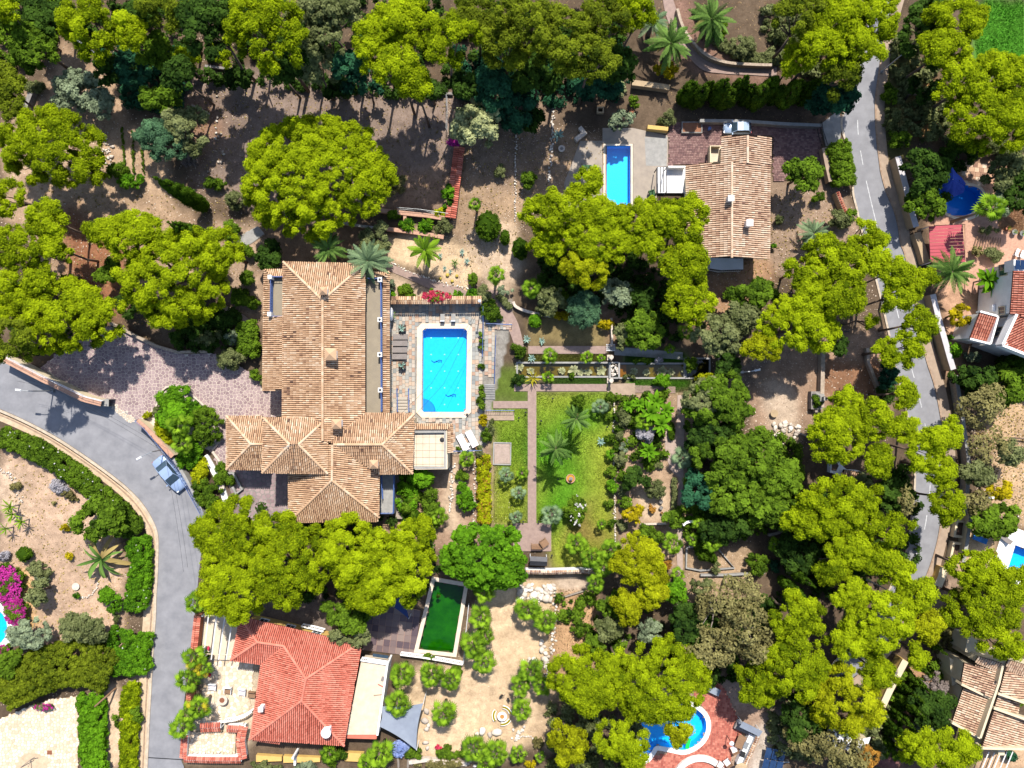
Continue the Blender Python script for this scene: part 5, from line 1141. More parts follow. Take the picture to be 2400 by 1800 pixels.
# ---------------------------------------------------------------- trees: kind x y rx ry h | label   (photograph pixels, metres)
TREES = '''
dome 737 408 172 134 10.5|huge round lime pine standing alone on the bare court
pine 118 345 128 84 9.5|lime pine with bare leaning trunks above the gravel slope
pine 10 18 32 34 11|bright pine in the top corner beside the dark broadleaf
leaf 74 106 46 64 8|mid green leafy tree filling the forest corner under the first pine
dark 112 45 62 54 7|dark green tree between the corner pine and the tall lime pines
pine 205 60 66 68 12|lime pine above the fallen grey pole at the forest edge
pine 300 72 36 46 11.5|narrow lime pine beside the red soil gully in the forest
pined 385 25 66 34 12|dim pine at the top edge over the red gully
pine 434 141 32 32 6|small yellow green pine above the dark court corner
pine 521 127 24 32 6|slim yellow pine next to the grey beam
pine 622 72 92 80 18|broad lime pine over the court's upper wall
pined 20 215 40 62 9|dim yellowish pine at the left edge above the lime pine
sage 180 212 58 52 4.5|dusty grey green feathery bush tree on the pale path
sage 232 240 36 34 4|smaller dusty bush tree touching the feathery grey one
blueg 378 325 60 48 6|soft blue green feathery tree beside the old vine rows
olive 436 300 58 60 6|yellowish olive tree behind the soft blue green one
leaf 370 228 42 34 6|green tree standing on a thin stem above the blue green tree
dark 252 165 38 36 6|dark bush tree below the narrow lime pine
teal 300 158 42 40 6|teal green tree in the middle of the upper thicket
leaf 366 120 48 40 7|green leafy tree left of the small yellow pine
dark 420 176 44 40 10|dark thicket tree under the small yellow pine
dark 330 40 50 36 9|shaded dark tree at the top between two lime pines
dark 480 62 70 66 16|shaded dark tree beside the red gully at the top
olive 752 84 54 54 13|loose olive green tree between the two broad court pines
olive 757 28 84 40 14|grey green tree at the top edge above the olive tree
dark 660 168 44 38 9|dark tree hanging over the court wall below the broad pine
olive 742 155 50 48 10|olive tree with loose twigs hanging over the dark court
dark 560 32 60 44 13|dark tree at the top edge above the broad court pine
dark 705 128 46 42 11|dark tree between the broad court pine and the olive trees
teal 820 160 46 48 10|teal tree leaning over the middle of the shaded court
pine 880 95 58 62 15|clumpy lime pine beside the teal tree over the court
pine 948 52 72 60 16|tall clumpy lime pine at the top in the middle of the forest
pine 1045 92 66 66 17|tall clumpy lime pine at the forest's shaded eastern edge
pine 930 150 56 48 16|lime pine branch cluster hanging lowest toward the court
pine 970 195 42 40 15|small lime pine crown reaching over the shaded court
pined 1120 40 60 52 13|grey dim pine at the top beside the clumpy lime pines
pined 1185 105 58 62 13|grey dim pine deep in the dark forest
teal 1160 205 56 54 8|teal leafy tree in deep shade above the cream tree
teal 1205 260 40 45 6|low teal tree at the edge of the deep shade
dark 560 178 34 24 4|dark bush tree at the court's shaded upper edge, western
dark 795 206 40 26 4|dark bush tree at the court's shaded upper edge under the teal tree
teal 872 212 36 24 4|teal bush tree at the court's shaded upper edge
dark 1010 212 36 26 5|dark bush tree at the court's shaded corner
dark 1095 195 40 40 7|nearly black tree behind the cream leaved tree
cream 1118 285 58 60 6.5|cream and sage leaved tree at the head of the red tiled wall
pined 1240 55 70 70 16|dim pine with yellow tips at the top above the deep shade
pined 1320 95 76 70 16|dim mossy pine over the deep shade north of the second pool
pined 1410 55 70 60 14|dim mossy pine at the top, left of the palm path
pine 1490 22 52 42 13|lime edged pine at the top next to the pink path
pined 1385 135 66 52 15|dim pine crown hanging lowest over the deep shade
dark 1260 175 55 50 8|dark tree on the west side of the deep shade
dark 1440 150 60 40 8|dark tree under the mossy pines near the palms
teal 1400 200 55 42 5|low dark tree on the shaded terrace above the second pool
dark 1253 282 34 34 4|rounded dark tree beside the dry stone line
sage 1456 283 30 24 3.6|pale olive tree with a bare bent trunk at the second pool
pine 1962 38 62 56 12.5|lime pine at the top beside the main road
pine 2055 30 58 52 12.5|lime pine whose crown hides the top of the main road
pine 1922 112 60 48 12|lime pine with bare branches left of the main road
pine 2010 112 62 46 12|lime pine hanging over the main road's first bend
pined 1880 45 66 56 12|dim pine beside the canary palm at the top
pined 1975 168 56 46 10.5|dim pine with reddish twigs over the road edge
pine 1865 135 32 30 9|small lime pine crown above the curved garden wall
teal 1950 232 52 44 6|dark blue green tree shading the driveway gate
dark 2180 70 58 80 8|dark shaded tree between the main road and the round pine
dark 2165 205 34 44 5|dark tree beside the street lamp's golden verge
pine 2247 42 74 46 11|round bright pine next to the golf green
pine 2215 112 58 46 11|bright pine just below the round one by the green
pine 2285 190 82 66 11|large lime pine with dark leaning trunks below the golf green
pine 2372 168 52 46 11|lime pine at the right edge beside the golf green
pine 2330 288 112 66 11|broad lime pine above the pink terrace and blue parasol
pine 2395 248 46 44 11|lime crown cut by the right edge above the broad pine
leaf 1885 408 50 40 5.5|bright leafy tree on the ridge house's paved yard
dark 2170 400 54 46 6|dark leafy tree beside the lavender capped wall
leaf 2168 478 44 44 5|leafy tree between the lavender capped wall and kidney pool
olive 2355 405 44 44 5|olive leaved tree beyond the pink terrace
dark 2390 455 40 50 5|dark tree at the right edge above the small lawn
sage 2352 478 34 34 4|rounded grey tree beside the twin trunk palm
pine 2030 556 48 44 10|lime pine crown nearest the road's white line
pine 1935 585 42 44 9.5|lime pine over the grey leaved palm
pine 1890 632 42 46 9.5|lime pine on the dirt yard's lower edge
pine 1978 628 52 50 10.5|lime pine in the middle of the roadside cluster
pine 1972 688 58 58 10.5|lime pine above the dark pipe in the roadside cluster
pine 2052 610 46 44 10|lime pine with bare twigs at the road's western edge
pine 2100 640 46 42 11|lime pine leaning over the road from the cluster
pine 2166 672 42 44 10.5|lime pine reaching the white wall across the road
pine 2108 690 46 44 10.5|lime pine over the hidden part of the road
pine 2041 750 20 19 7.5|small round lime crown alone beside the road
pine 2155 762 50 44 10|lime pine against the white roadside wall
pine 2105 822 57 46 9.5|lime pine beside the road just above its lower straight
pine 1896 700 50 52 9.5|lime pine touching the green fig tree
pine 1872 762 84 66 9.5|broad lime pine over the stone wall of the dirt plot
piney 1786 815 44 36 8|yellowish pine at the shaded end of the canal garden
dark 1964 810 26 26 4|dark bush tree behind the broken fence of the dirt plot
pine 18 465 46 44 10|lime pine cut by the left edge under the leaning trunks
pine 104 515 50 44 10.5|lime pine beside the shaded red slope
pine 48 580 68 60 11|broad lime pine on the left edge of the slope
pine 128 584 40 42 10|small lime pine next to the shadowed red ground
pine 94 656 42 40 10|lime pine above the driveway pine
pine 30 678 46 46 10|lime pine at the left edge above the driveway wall
pine 18 735 40 42 9|dim edged pine where the driveway wall leaves the picture
pine 158 744 114 86 10|big lime pine shading the crazy paved driveway
pined 24 800 60 46 14|shaded pine low behind the road wall
pine 234 540 37 40 9|small round pine apart from the others on the slope
pine 335 556 88 62 10.5|lime pine next to the second leaning cypress
pine 412 650 128 104 11|largest lime pine of the slope, close to the villa drive
pine 510 588 52 56 10|lime pine beside the pale stone path
leaf 255 640 28 28 4|small leafy tree in the shade between two slope pines
dark 297 716 26 26 3.5|dark small tree above the drive between two pines
olive 879 558 40 38 4.5|olive yellow tree among the cactus beds
dark 630 598 34 34 4|dark tree at the villa roof's upper corner
pine 1317 500 84 62 10|lime pine overhanging the second pool's corner
pine 1376 428 42 34 9.5|lime pine crown beside the green poolside table
pine 1410 506 56 46 10|lime pine directly below the second pool
pine 1390 562 60 52 10|lime pine in the heart of the central grove
piney 1374 628 54 46 9|yellow lime pine at the grove's lower tip
pine 1290 570 46 42 8|lime pine on the grove's western flank
pine 1458 566 46 42 9.5|lime pine over the grove's dark clearing
pine 1523 566 40 40 9.5|lime pine right of the dark clearing
pine 1485 515 54 46 10|lime pine between the pool and the ridge house
pine 1547 505 56 48 10.5|lime pine beside the ridge house's white terrace
pine 1606 512 58 60 10.5|lime pine overlapping the ridge house roof
pine 1607 618 54 58 10|lime pine at the roof's lower corner
pine 1615 692 60 66 9.5|lime pine standing over the olive garden
sage 1447 689 40 38 4|grey green olive above the pink garden path
blueg 1371 727 40 46 5|rounded blue green feathery tree by the trimmed cube
olive 1296 704 34 34 3.5|loose olive tree beside the fan palm bed
dark 1505 700 30 30 4|shaded dark tree under the olive garden pine
leaf 1512 770 42 56 5.5|tall green tree over the canal path
olive 1458 786 22 30 3.5|slim olive tree at the canal garden gate
olive 1686 784 58 48 6|broad olive tree shading the dark canal pond
olive 1740 742 46 40 5.5|grey olive tree below the green fig
leaf 1767 688 52 46 5.5|round green fig tree on the dirt below the ridge house
dark 1700 850 38 34 5|dark tree beside the gravel path end
leaf 1690 945 80 66 6.5|branching green tree over the stone rubble yard
olive 1650 930 50 42 6|olive sided branch crown beside the orange lintel
dark 1664 1022 52 48 5.5|dark glossy tree below the branching tree
leaf 1690 1080 62 60 7|leafy tree at the upper left of the large thicket
leaf 1765 1075 68 64 7.5|leafy tree at the heart of the large thicket
leaf 1832 1120 56 52 7|bright edged leafy tree facing the little kiosk
leaf 1742 1165 84 64 7|spreading leafy tree with bronze tips in the thicket
leaf 1805 1195 56 52 6.5|leafy tree above the curved pale wall
teal 1647 1152 46 46 5.5|bluish dark tree beside the long garden hedge
dark 1700 1235 56 38 5|shaded tree under the thicket's lower rim
pine 1968 1012 66 74 10|bright lime pine beside the stone barbecue
pine 2048 986 58 52 10|lime pine between the barbecue and the road
pine 2122 925 36 38 9.5|lime pine at the road's lower straight
pine 2115 1000 40 38 10|lime pine hanging over the road below the straight
pine 2208 1026 56 52 10.5|lime pine at the roadside retaining wall
pine 2166 1056 52 50 10|lime pine above the road's hidden bend
pine 2060 1078 40 42 9.5|lime pine next to the little kiosk roof
pine 2200 1100 46 38 9.5|lime pine below the retaining wall crown
pine 2222 1172 44 54 9|dim lime pine beside the cream planter wall
pine 1990 938 32 28 9|small lime crown above the barbecue pine
olive 2022 1147 30 34 5|yellowish tree with thin branches under the kiosk
dark 2098 1160 48 46 6|very dark tree in the shade beside the road
ochre 2125 1170 30 40 7|thin leaved tree whose twigs veil the road
pine 1962 1185 92 66 10|broad lime pine below the little kiosk
pine 1900 1225 52 44 9|lime pine over the curved pale wall
pine 2085 1245 58 46 10|lime pine right of the dark roadside tree
pine 1995 1285 54 46 9.5|lime pine below the broad kiosk pine
pine 2060 1310 50 42 9.5|lime pine above the pale bare trunks
pine 1946 1330 44 40 9|lime pine beside the dark cypress pair
pine 2100 1335 46 40 9.5|lime pine beside the road before the yellow gatepost
dark 1880 1290 55 55 5|deeply shaded tree under the curved wall pines
olive 1860 1323 30 26 3.5|yellow green bush tree left of the shaded hollow
ochre 2296 946 58 56 6|brownish green tree right of the retaining wall
leaf 2355 915 44 40 5.5|leafy tree at the right edge above the tan slope
ochre 2315 1046 52 46 5|tan brown tree on the tan slope
olive 2366 1060 34 32 4.5|small olive tree by the bent pole on the slope
olive 2292 1112 36 34 4.5|grey olive tree beside the retaining wall
ochre 2290 1180 36 30 4|brown tree beside the wall lamp
yellow 2342 1150 30 26 4|feathery yellow green tree on the tan slope
leaf 2330 1222 62 40 5|light green tree above the blue loungers
pine 2288 1335 62 44 9.5|lime pine beside the white pool deck
pine 2310 1425 84 70 10|big lime pine over the corner house
pine 2378 1372 46 46 9.5|lime pine at the right edge under the white pool
pine 2352 1510 52 38 9|lime pine resting over the corner house's upper roof
pine 1990 1388 50 42 9.5|lime pine above the pale bare branches
pine 2150 1385 46 46 9.5|lime pine where the road ends under trees
pine 2066 1452 92 72 10.5|large lime pine beside the end of the main road
piney 2172 1464 44 42 9|yellow lime pine left of the corner house garden
pine 1995 1502 54 44 9.5|lime pine over the dark roadside hollow
pine 2060 1578 48 46 9|lime pine beside the yellow garden wall
pine 2150 1532 28 34 8.5|slim lime pine at the yellow wall's end
pine 1868 1448 66 52 10|lime pine right of the brown eucalyptus
pine 1864 1562 70 84 10.5|tall lime pine beside the brick terrace trees
piney 1990 1640 80 84 9.5|yellowish pine below the yellow garden wall
pine 2207 1757 92 58 9.5|lime pine at the bottom edge left of the corner house
pine 2124 1772 20 20 6|small lime pine at the bottom beside the dark red yard
dark 2186 1662 52 44 5.5|dense dark green tree beside the slender cypresses
dead 2190 1602 30 30 4|grey brown leafless tree beside the slender cypresses
sage 2180 1698 32 28 4|sage tree at the foot of the dense dark tree
ochre 1920 1730 66 56 6.5|ochre sparse tree at the bottom edge over a white roof
ochre 1990 1768 54 46 6|second ochre sparse tree at the bottom edge
orange 2036 1775 28 28 4.5|orange leaved tree at the bottom edge
dark 1880 1690 48 52 6|dark tree beside the brick terrace gravel
ochre 1690 1440 74 66 9|brown eucalyptus in the middle of the lower woods
ochre 1755 1480 66 70 9.5|olive brown eucalyptus crown beside the lime pine
ochre 1660 1520 62 54 8.5|sparse brown eucalyptus crown above the brick terrace
ochre 1735 1395 56 44 8.5|uppermost brown eucalyptus crown of the lower woods
dark 1615 1470 54 50 7|dark green tree in front of the brown eucalyptus
dark 1600 1545 50 40 6|dark shade tree above the freeform pool
pine 1376 1594 78 80 9.5|rounded golden pine beside the sandy garden
dome 1556 1602 104 94 10|largest golden pine overhanging the freeform pool
pine 1455 1570 38 46 9|golden pine crown between the two largest ones
piney 1330 1745 44 50 8|golden pine at the bottom by the sandy path
pine 1462 1738 62 62 9|golden pine on the freeform pool's west rim
piney 1588 1705 34 38 8.5|golden branch crown dipping over the freeform pool
pine 1778 1600 46 56 8.5|lime pine above the outdoor kitchen
piney 1498 1318 64 58 7.5|yellow lime tree below the fan palms of the lawn
piney 1528 1388 40 36 7|yellow lime tree tip above the green orchard
piney 1470 1425 38 42 6.5|small yellow tree beside the wood edged dirt bed
bright 1580 1382 30 30 4.5|bright green fig in the lower orchard
olive 1642 1372 26 24 4|dark olive with a stone post in the lower orchard
sage 1520 1482 32 32 4.5|grey green tree in the lower orchard
olive 1428 1478 28 30 4.5|olive tree above the grey bench
leaf 1395 1510 26 24 3.5|green bush tree beside the dirt bed's end
leaf 1425 1425 26 26 4|green citrus tree at the dirt bed's edge
pine 540 1250 92 70 9.5|golden green pine leaning over the residential road
pine 560 1360 104 84 10|broad golden green pine above the courtyard pergola
pine 672 1330 84 96 10|golden green pine between the villa and the red roof
pine 640 1238 54 44 9|golden green pine touching the villa's lower roof
pine 838 1300 88 88 10|round golden green pine below the villa's south roof
pine 930 1330 84 84 10|golden green pine at the murky pool's end
pine 965 1262 58 46 9|golden green pine crown beside the terraced slope
pine 860 1385 72 50 9|golden green pine over the navy sail
bright 1135 1305 106 74 7.5|vivid green leafy tree between the murky pool and the lawn
bright 1195 1330 46 44 6|vivid green tree edge beside the dark swing seat
leaf 813 1440 56 44 5.5|dark green citrus tree at the red roof's corner
olive 822 1485 44 34 4.6|yellowish lower crown overhanging the red roof's corner
bright 985 1118 26 24 3.2|round vivid tree beside the villa's flat cream roof
leaf 236 1220 54 52 4.5|large round dark bush inside the road's curve
olive 88 1388 28 34 3|dark green bush tree on the sandy garden slope
sage 66 1486 46 40 3.4|round grey olive bush beside the purple bougainvillea
olive 212 1472 42 38 3.4|round clipped olive bush on the sandy garden
olive 162 1468 28 34 3|yellower olive bush leaning on the clipped one
leaf 20 1555 34 34 3.2|bright leafy bush at the left edge above the dark hedge
bright 405 975 36 32 3.6|clipped green tree in the driveway island
yellow 2250 738 32 26 3.6|yellow flowering tree beside the white villa's path
dark 2280 880 50 36 4.5|olive dark bush tree below the white villa
leaf 2370 880 46 36 4|leafy bush tree at the right edge below the cypress
dark 1490 1125 30 36 3.4|yellow green citrus tree beside the stone edging
leaf 1574 1216 24 24 3|round dark green tree beside the white arch
yellow 1487 1206 24 24 2.8|golden yellow tree in the lower fruit garden
'''
for ln in TREES.strip().splitlines():
    a, label = ln.split('|'); k, x, y, rx, ry, h = a.split()
    if k == 'dead': shrub('dead', float(x), float(y), float(rx), float(ry), float(h), label)
    else: tree(k, float(x), float(y), float(rx), float(ry), float(h), label)

SHRUBS = '''
leaf 274 398 26 22 1.6|green palm-like shrub at the end of the vine rows
bright 305 428 30 22 1.8|leafy shrub at the end of the vine rows, lower one
dead 447 372 22 26 1.4|grey leafless shrub beside the olive tree
olive 80 205 24 16 1.4|small grey shrub beside the leaning stone wall
ochre 930 432 24 26 1.3|dry orange brown shrub beside the huge round pine
bright 1052 462 18 34 2.2|bright climbing shrub on the red tiled wall's foot
magenta 1066 336 15 11 1.6|dark purple bougainvillea at the head of the red tiled wall
olive 1172 402 14 18 1.4|lone scrubby plant on the dry field
leaf 1237 422 22 22 2|round green shrub between two dry stone lines
leaf 1485 237 14 16 1.5|round bright shrub on the shaded terrace
yellow 1560 165 28 22 2|yellow tipped shrub below the upper palms
cream 1458 208 14 18 1.6|pale shrub beside the shaded retaining wall
olive 1565 275 16 20 1.5|yellow green shrub at the yellow steps
leaf 1680 70 24 26 2|leafy shrub beneath the canary palm
olive 1740 110 30 30 2.2|grey shrub beyond the curved garden wall
olive 2090 280 20 34 1.8|green verge shrub below the street lamp
leaf 2085 225 18 30 1.6|leafy verge shrub at the street lamp's base
leaf 2110 330 24 24 1.8|verge shrub at the end of the pavement greenery
ochre 2105 280 12 32 1.2|golden dry grass clump on the verge
leaf 2255 340 48 20 1.8|low green shrub above the pink terrace
olive 2330 352 36 18 1.8|olive shrub above the terrace corner
leaf 1914 461 24 14 1.4|leafy shrub below the bright yard tree
olive 1968 515 28 26 2.4|twiggy green shrub beside the red edged wall
leaf 1990 508 16 20 2|smaller shrub touching the red edged wall
olive 1824 515 12 14 1|small scrub on the dirt yard
bright 1812 576 9 9 .8|tiny bright bush on the dirt yard
ochre 2290 592 16 16 1.4|rust coloured end of the terrace flower bed
olive 2325 598 30 18 1.4|mixed green flower bed shrub on the pink terrace
olive 2320 540 26 12 1.2|low yellowish bed above the wooden slats
bright 2228 790 12 8 .8|tiny bright bush on the white villa's path
bright 2232 822 16 26 2|green shrub below the white villa's path
sage 2278 836 26 16 1.6|pale scrub at the white villa's lower corner
leaf 578 585 19 16 1.6|round shrub beside the pale stone path
leaf 578 653 19 17 1.8|round shrub at the villa's upper wall
leaf 560 690 20 16 1.6|leafy shrub under the largest slope pine
olive 480 790 36 20 2|yellow green spiky shrub on the shaded bank
olive 540 840 35 30 2.4|feathery light green bush above the driveway
dark 520 745 50 24 2|dark shrub bank in the slope pine's shade
dark 440 790 46 24 2|dark shrub along the driveway's upper edge
sage 548 790 22 18 1.6|grey spiky shrub beside the green villa hedge
leaf 600 880 14 16 1.2|small shrub at the villa's drive corner
olive 620 905 12 12 1|tiny plant below the villa's west eave
leaf 540 540 22 22 1.6|scrub between the leaning cypresses and the path
olive 555 468 34 22 2|scrub at the left foot of the huge round pine
leaf 505 430 28 14 1.4|green scrub behind the first leaning cypress
leaf 920 504 20 14 1.2|ivy on the cross wall of the terracotta planters
bright 955 530 18 18 1.3|yucca green shrub in the lower planter
bright 999 530 20 18 1.4|bright leafy shrub in the middle planter
olive 1040 530 22 22 1.6|olive shrub at the planters' end
lime 1030 500 14 14 1.2|yellow lime shrub on the planters' end
leaf 1107 656 12 17 1.2|bright oval bush beside the cactus bed
bright 1075 691 15 13 1.2|round green bush at the tiled wall, first of two
bright 1106 690 16 14 1.2|round green bush at the tiled wall's end
olive 1135 690 18 22 1.6|brownish creeping shrub at the terrace corner
leaf 1150 728 24 30 1.4|leafy bed shrub beyond the terrace corner
leaf 955 678 22 12 1|green bed shrub beside the villa balcony
leaf 960 696 16 9 .9|low shrub behind the tiled wall's start
sage 918 668 9 14 1|grey shrub at the villa's upper balcony
bright 918 690 10 12 1|small green shrub under the villa's upper balcony
sage 1185 680 20 12 1.2|white flowered shrub beside the trimmed bench hedge
yellow 1317 743 16 17 1.6|golden shrub next to the feathery blue green tree
yellow 1417 760 16 15 1.4|golden green shrub at the garden gate
olive 1275 720 26 24 2|shrub in the fan palm bed
leaf 1310 690 22 20 1.8|dark shrub behind the fan palm bed
leaf 1214 822 18 17 1.8|round bush at the canal's western end
dark 1214 888 18 15 1.4|dark round bush at the lawn's corner
bright 1554 893 20 17 1.8|round lime bush on the canal's right bank
lime 1658 892 28 20 2|lime bush below the dark canal pond
lavender 1545 845 10 9 .8|silver bush on the canal's right lawn
leaf 1618 855 20 20 1.4|reeds at the dark canal pond
leaf 1505 845 24 9 .7|low planting on the canal's right lawn
olive 1475 885 18 9 .8|plants beside the orange pond inlet
leaf 1357 939 16 16 2|round bush palm at the head of the lawn
leaf 1432 932 13 13 1.2|first bush down the lawn's stone edge
olive 1426 950 9 12 1|grey bush beside the first edge bush
leaf 1428 980 11 13 1.2|bush on the stone edge by the cycad
leaf 1431 1026 13 14 1.2|bush on the stone edge by the blue agave
bright 1430 1066 15 14 1.3|bright bush on the stone edge's middle
leaf 1432 1104 13 13 1.2|bush on the stone edge level with the fountain
bright 1434 1140 15 16 1.3|largest bush on the stone edge below the fountain
leaf 1429 1182 11 12 1.1|bush on the stone edge by the plumeria
leaf 1433 1225 11 13 1.2|last bush on the stone edge above the wall
olive 1462 978 18 22 2|bushy shrub behind the stone edge's top
olive 1452 1022 13 12 1.2|small scrub between the edge and the purple bush
lavender 1512 1014 24 24 2|purplish grey bush in the banana garden
sage 1468 1048 22 16 1.6|grey green tufted shrub in the fruit garden
olive 1455 1075 16 18 1.6|scrub beside the citrus tree
olive 1535 1145 26 24 2|sage bush below the citrus tree
olive 1457 1148 13 14 1.3|round grey bush beside the stone edge
leaf 1465 1176 20 16 1.5|dark leafy bush above the golden tree
olive 1458 1230 14 12 1|low bush below the golden tree
orange 1529 1194 9 9 .8|small orange bush beside the stone stools
leaf 1514 1246 22 16 1.5|leafy bush below the low garden wall
leaf 1540 1262 18 16 1.4|bush beside the lower gravel path
leaf 1608 1000 12 16 1.4|round bush beneath the orange lintel
leaf 1620 1090 14 16 1.4|green bush beside the gravel path fork
olive 1612 1160 10 20 1.2|narrow bush along the long garden hedge
bright 1615 1225 14 18 1.5|bright bush behind the white arch
leaf 1645 1275 22 22 1.6|leafy bush among the lower fan palms
olive 1678 1330 14 18 1.3|yellow tufted shrub by the lower terrace bed
leaf 1772 1323 30 28 2.4|dark round bush at the lower orchard's end
orange 1563 1322 11 16 1.2|orange yellow bush at the lime tree's edge
teal 1815 1325 14 18 1.2|blue green plant in the shaded hollow
ochre 1820 1205 32 30 2.2|brown bank shrub inside the curved wall
sage 1845 1190 16 14 1.2|pale tufts on the curved wall bank
leaf 1912 940 14 20 1.4|shrub behind the barbecue
dark 2075 920 20 28 2|dark shrub by the plot's broken fence
teal 2080 880 26 36 2.4|teal shrub strip between the plot and the road
bright 955 1160 30 50 2.4|leafy bush on the terraced slope under the flat roof
leaf 960 1185 24 40 2.2|yellow tipped bush above the narrow hedge
leaf 1012 1190 26 46 2.2|bush on the second slope terrace
leaf 1088 1115 26 12 1|low bush by the terrace retaining wall
bright 1090 1165 24 40 2|leafy bush on the third slope terrace
olive 1125 1060 10 18 1|climbing plant at the pool terrace corner
leaf 1128 935 9 34 1.2|climber along the pool terrace railing
yellow 1132 985 10 20 1.2|yellow climber on the terrace's lower railing
leaf 1138 1020 14 20 1.2|creeper on the wall below the loungers
olive 1150 1000 10 20 1.1|creeper over the lower stair wall
leaf 1128 785 7 7 .8|potted bush highest on the pool terrace's edge
leaf 1128 800 7 7 .8|potted bush second on the pool terrace's edge
leaf 1128 815 7 7 .8|potted bush third on the pool terrace's edge
leaf 1128 858 8 8 .8|potted bush alone on the pool terrace's edge
leaf 1076 1052 6 6 .6|potted plant beside the white loungers' feet
lavender 138 1139 23 17 1|grey lavender bush inside the road's curve
ochre 157 1160 16 14 .9|brownish round bush beside the lavender
lavender 8 1304 16 17 .9|silver bush at the left edge by the topiary
yellow 152 1236 11 10 .7|small yellow shrub alone on the sandy garden
yellow 163 1304 11 9 .7|second small yellow shrub below the big aloe's level
olive 92 1335 30 24 1.4|loose yellow green shrub below the topiary ball
sage 100 1355 18 14 1.1|grey shrub next to the loose yellow green one
ochre 36 1140 14 10 .6|dry scrub on the pale stone trail
ochre 126 1178 6 5 .4|tiny brown tuft on the sandy garden
ochre 181 1172 5 5 .4|tiny dry tuft by the round dark bush
bright 260 1404 32 30 2|feathery light green shrub against the road hedge
olive 268 1450 15 14 1.2|yellowish shrub below the feathery one
bright 179 1395 9 8 .6|small plant at the round stone
leaf 345 1010 0 0 0|skip
lime 345 972 12 11 .9|round lime bush at the driveway island's tip
olive 370 965 14 15 1.2|brown green bush next to the lime island bush
bright 410 938 42 36 2.2|clipped dome bush at the island's top
bright 436 966 46 36 2|leafy mass in the middle of the island
leaf 484 1000 38 46 2.6|dense round bush on the island's eastern side
lime 396 1000 40 36 1.6|yellowish flower bush on the island's roadside
bright 445 1064 32 46 1.6|yellow green shrub bank behind the road railing
leaf 470 1150 20 40 1.5|leafy bank above the parked blue car's road
leaf 500 1160 24 36 1.5|leafy bank beside the white garden steps
lime 470 1104 22 38 1.3|shrub bank behind the blue car
leaf 518 1110 18 30 1|low green bed left of the white steps
leaf 540 1125 13 14 .8|shrub in the stone planter by the villa
blue 933 1752 22 20 1.3|blue flowering bush beside the grey sail's corner
leaf 970 1765 26 16 1|low planting below the sandy garden
red 1028 1752 8 7 .7|small red flowered plant in the sandy garden's rim
leaf 1050 1765 40 12 .9|low green strip above the bottom stone wall
ochre 1030 1792 60 12 .8|dry brown planting at the bottom edge
olive 620 1795 40 16 1.4|shrub at the bottom edge below the yellow walls
sage 720 1795 26 12 1|grey bush at the bottom edge below the yellow walls
leaf 780 1770 30 24 1.6|green shrub in the red house's lower court
leaf 1005 1540 16 10 .9|plants under the white balustrade's start
leaf 1070 1570 14 10 .9|plants under the white balustrade's end
leaf 478 1535 13 20 1.3|climber over the courtyard pergola's foot
leaf 268 1690 12 18 1|small green bush beside the leaning log
leaf 320 1668 18 24 1.3|bush between the strip hedge and the road
orange 300 1755 10 10 .8|yellow orange bush in the strip hedge
red 490 1520 4 5 .6|red flower by the pergola post
red 491 1582 5 5 .6|red flower pot beside the courtyard palms
ochre 1262 1738 14 14 .8|dry bush beside the lower sandy path
yellow 1242 1790 14 9 .9|yellow bush at the bottom sandy path
olive 1690 570 10 12 .9|scrub climbing the ridge house's lower wall
leaf 1702 692 10 9 .8|young plant on the dirt below the ridge house
ochre 1668 728 12 9 .8|dry bush on the dirt below the ridge house
leaf 2385 1640 16 14 1.2|potted bush beside the corner house roof
teal 2368 1770 14 14 1.2|potted green bush under the corner pergola
dark 2250 1505 14 16 1.6|round dark bush beside the corner house
dark 2236 1495 12 12 1.4|second dark bush beside the corner house
leaf 2400 430 18 20 1.6|leafy bush at the terrace's far corner
leaf 1340 880 8 8 .6|low plant between the pond and the lawn
'''
for ln in SHRUBS.strip().splitlines():
    a, label = ln.split('|'); k, x, y, rx, ry, h = a.split()
    if label != 'skip': shrub(k, float(x), float(y), float(rx), float(ry), float(h), label)
flowered('leaf', 'red', 1024, 697, 36, 14, 2.4, 'crimson bougainvillea spilling over the double tiled wall', 1.6)
flowered('leaf', 'magenta', 22, 1370, 34, 50, 1.6, 'upper half of the purple bougainvillea bank at the left edge', 1.4)
flowered('leaf', 'magenta', 40, 1430, 26, 36, 1.6, 'lower purple bougainvillea bank above the round pool', 1.6)
flowered('leaf', 'magenta', 12, 1522, 16, 14, 1.3, 'small purple bougainvillea below the round pool', 1.6)
flowered('olive', 'magenta', 105, 1655, 24, 8, 1.0, 'sparse magenta bougainvillea on the cream crazy paving', 0.7)
flowered('leaf', 'white', 1349, 1196, 26, 38, 2.4, 'white flowering plumeria bush on the lawn', 0.10)
BALLS = '''1144 531 32 38 3.4|large dark egg shaped cypress ball on the sandy field
1183 557 13 19 2.4|small dark cypress egg beside the large one
1219 583 21 28 2.8|medium dark cypress egg at the central grove
57 1299 20 19 1.5|clipped dark green ball on the sandy garden slope
1254 752 17 17 1.5|clipped bright cube bush by the feathery tree
1574 1011 9 23 1.1|narrow clipped bush on the gravel path'''
for ln in BALLS.splitlines():
    a, label = ln.split('|'); x, y, rx, ry, h = map(float, a.split()); ball(x, y, rx, ry, h, label, 'broadleaf_bright' if 'bright' in label else 'cypress')
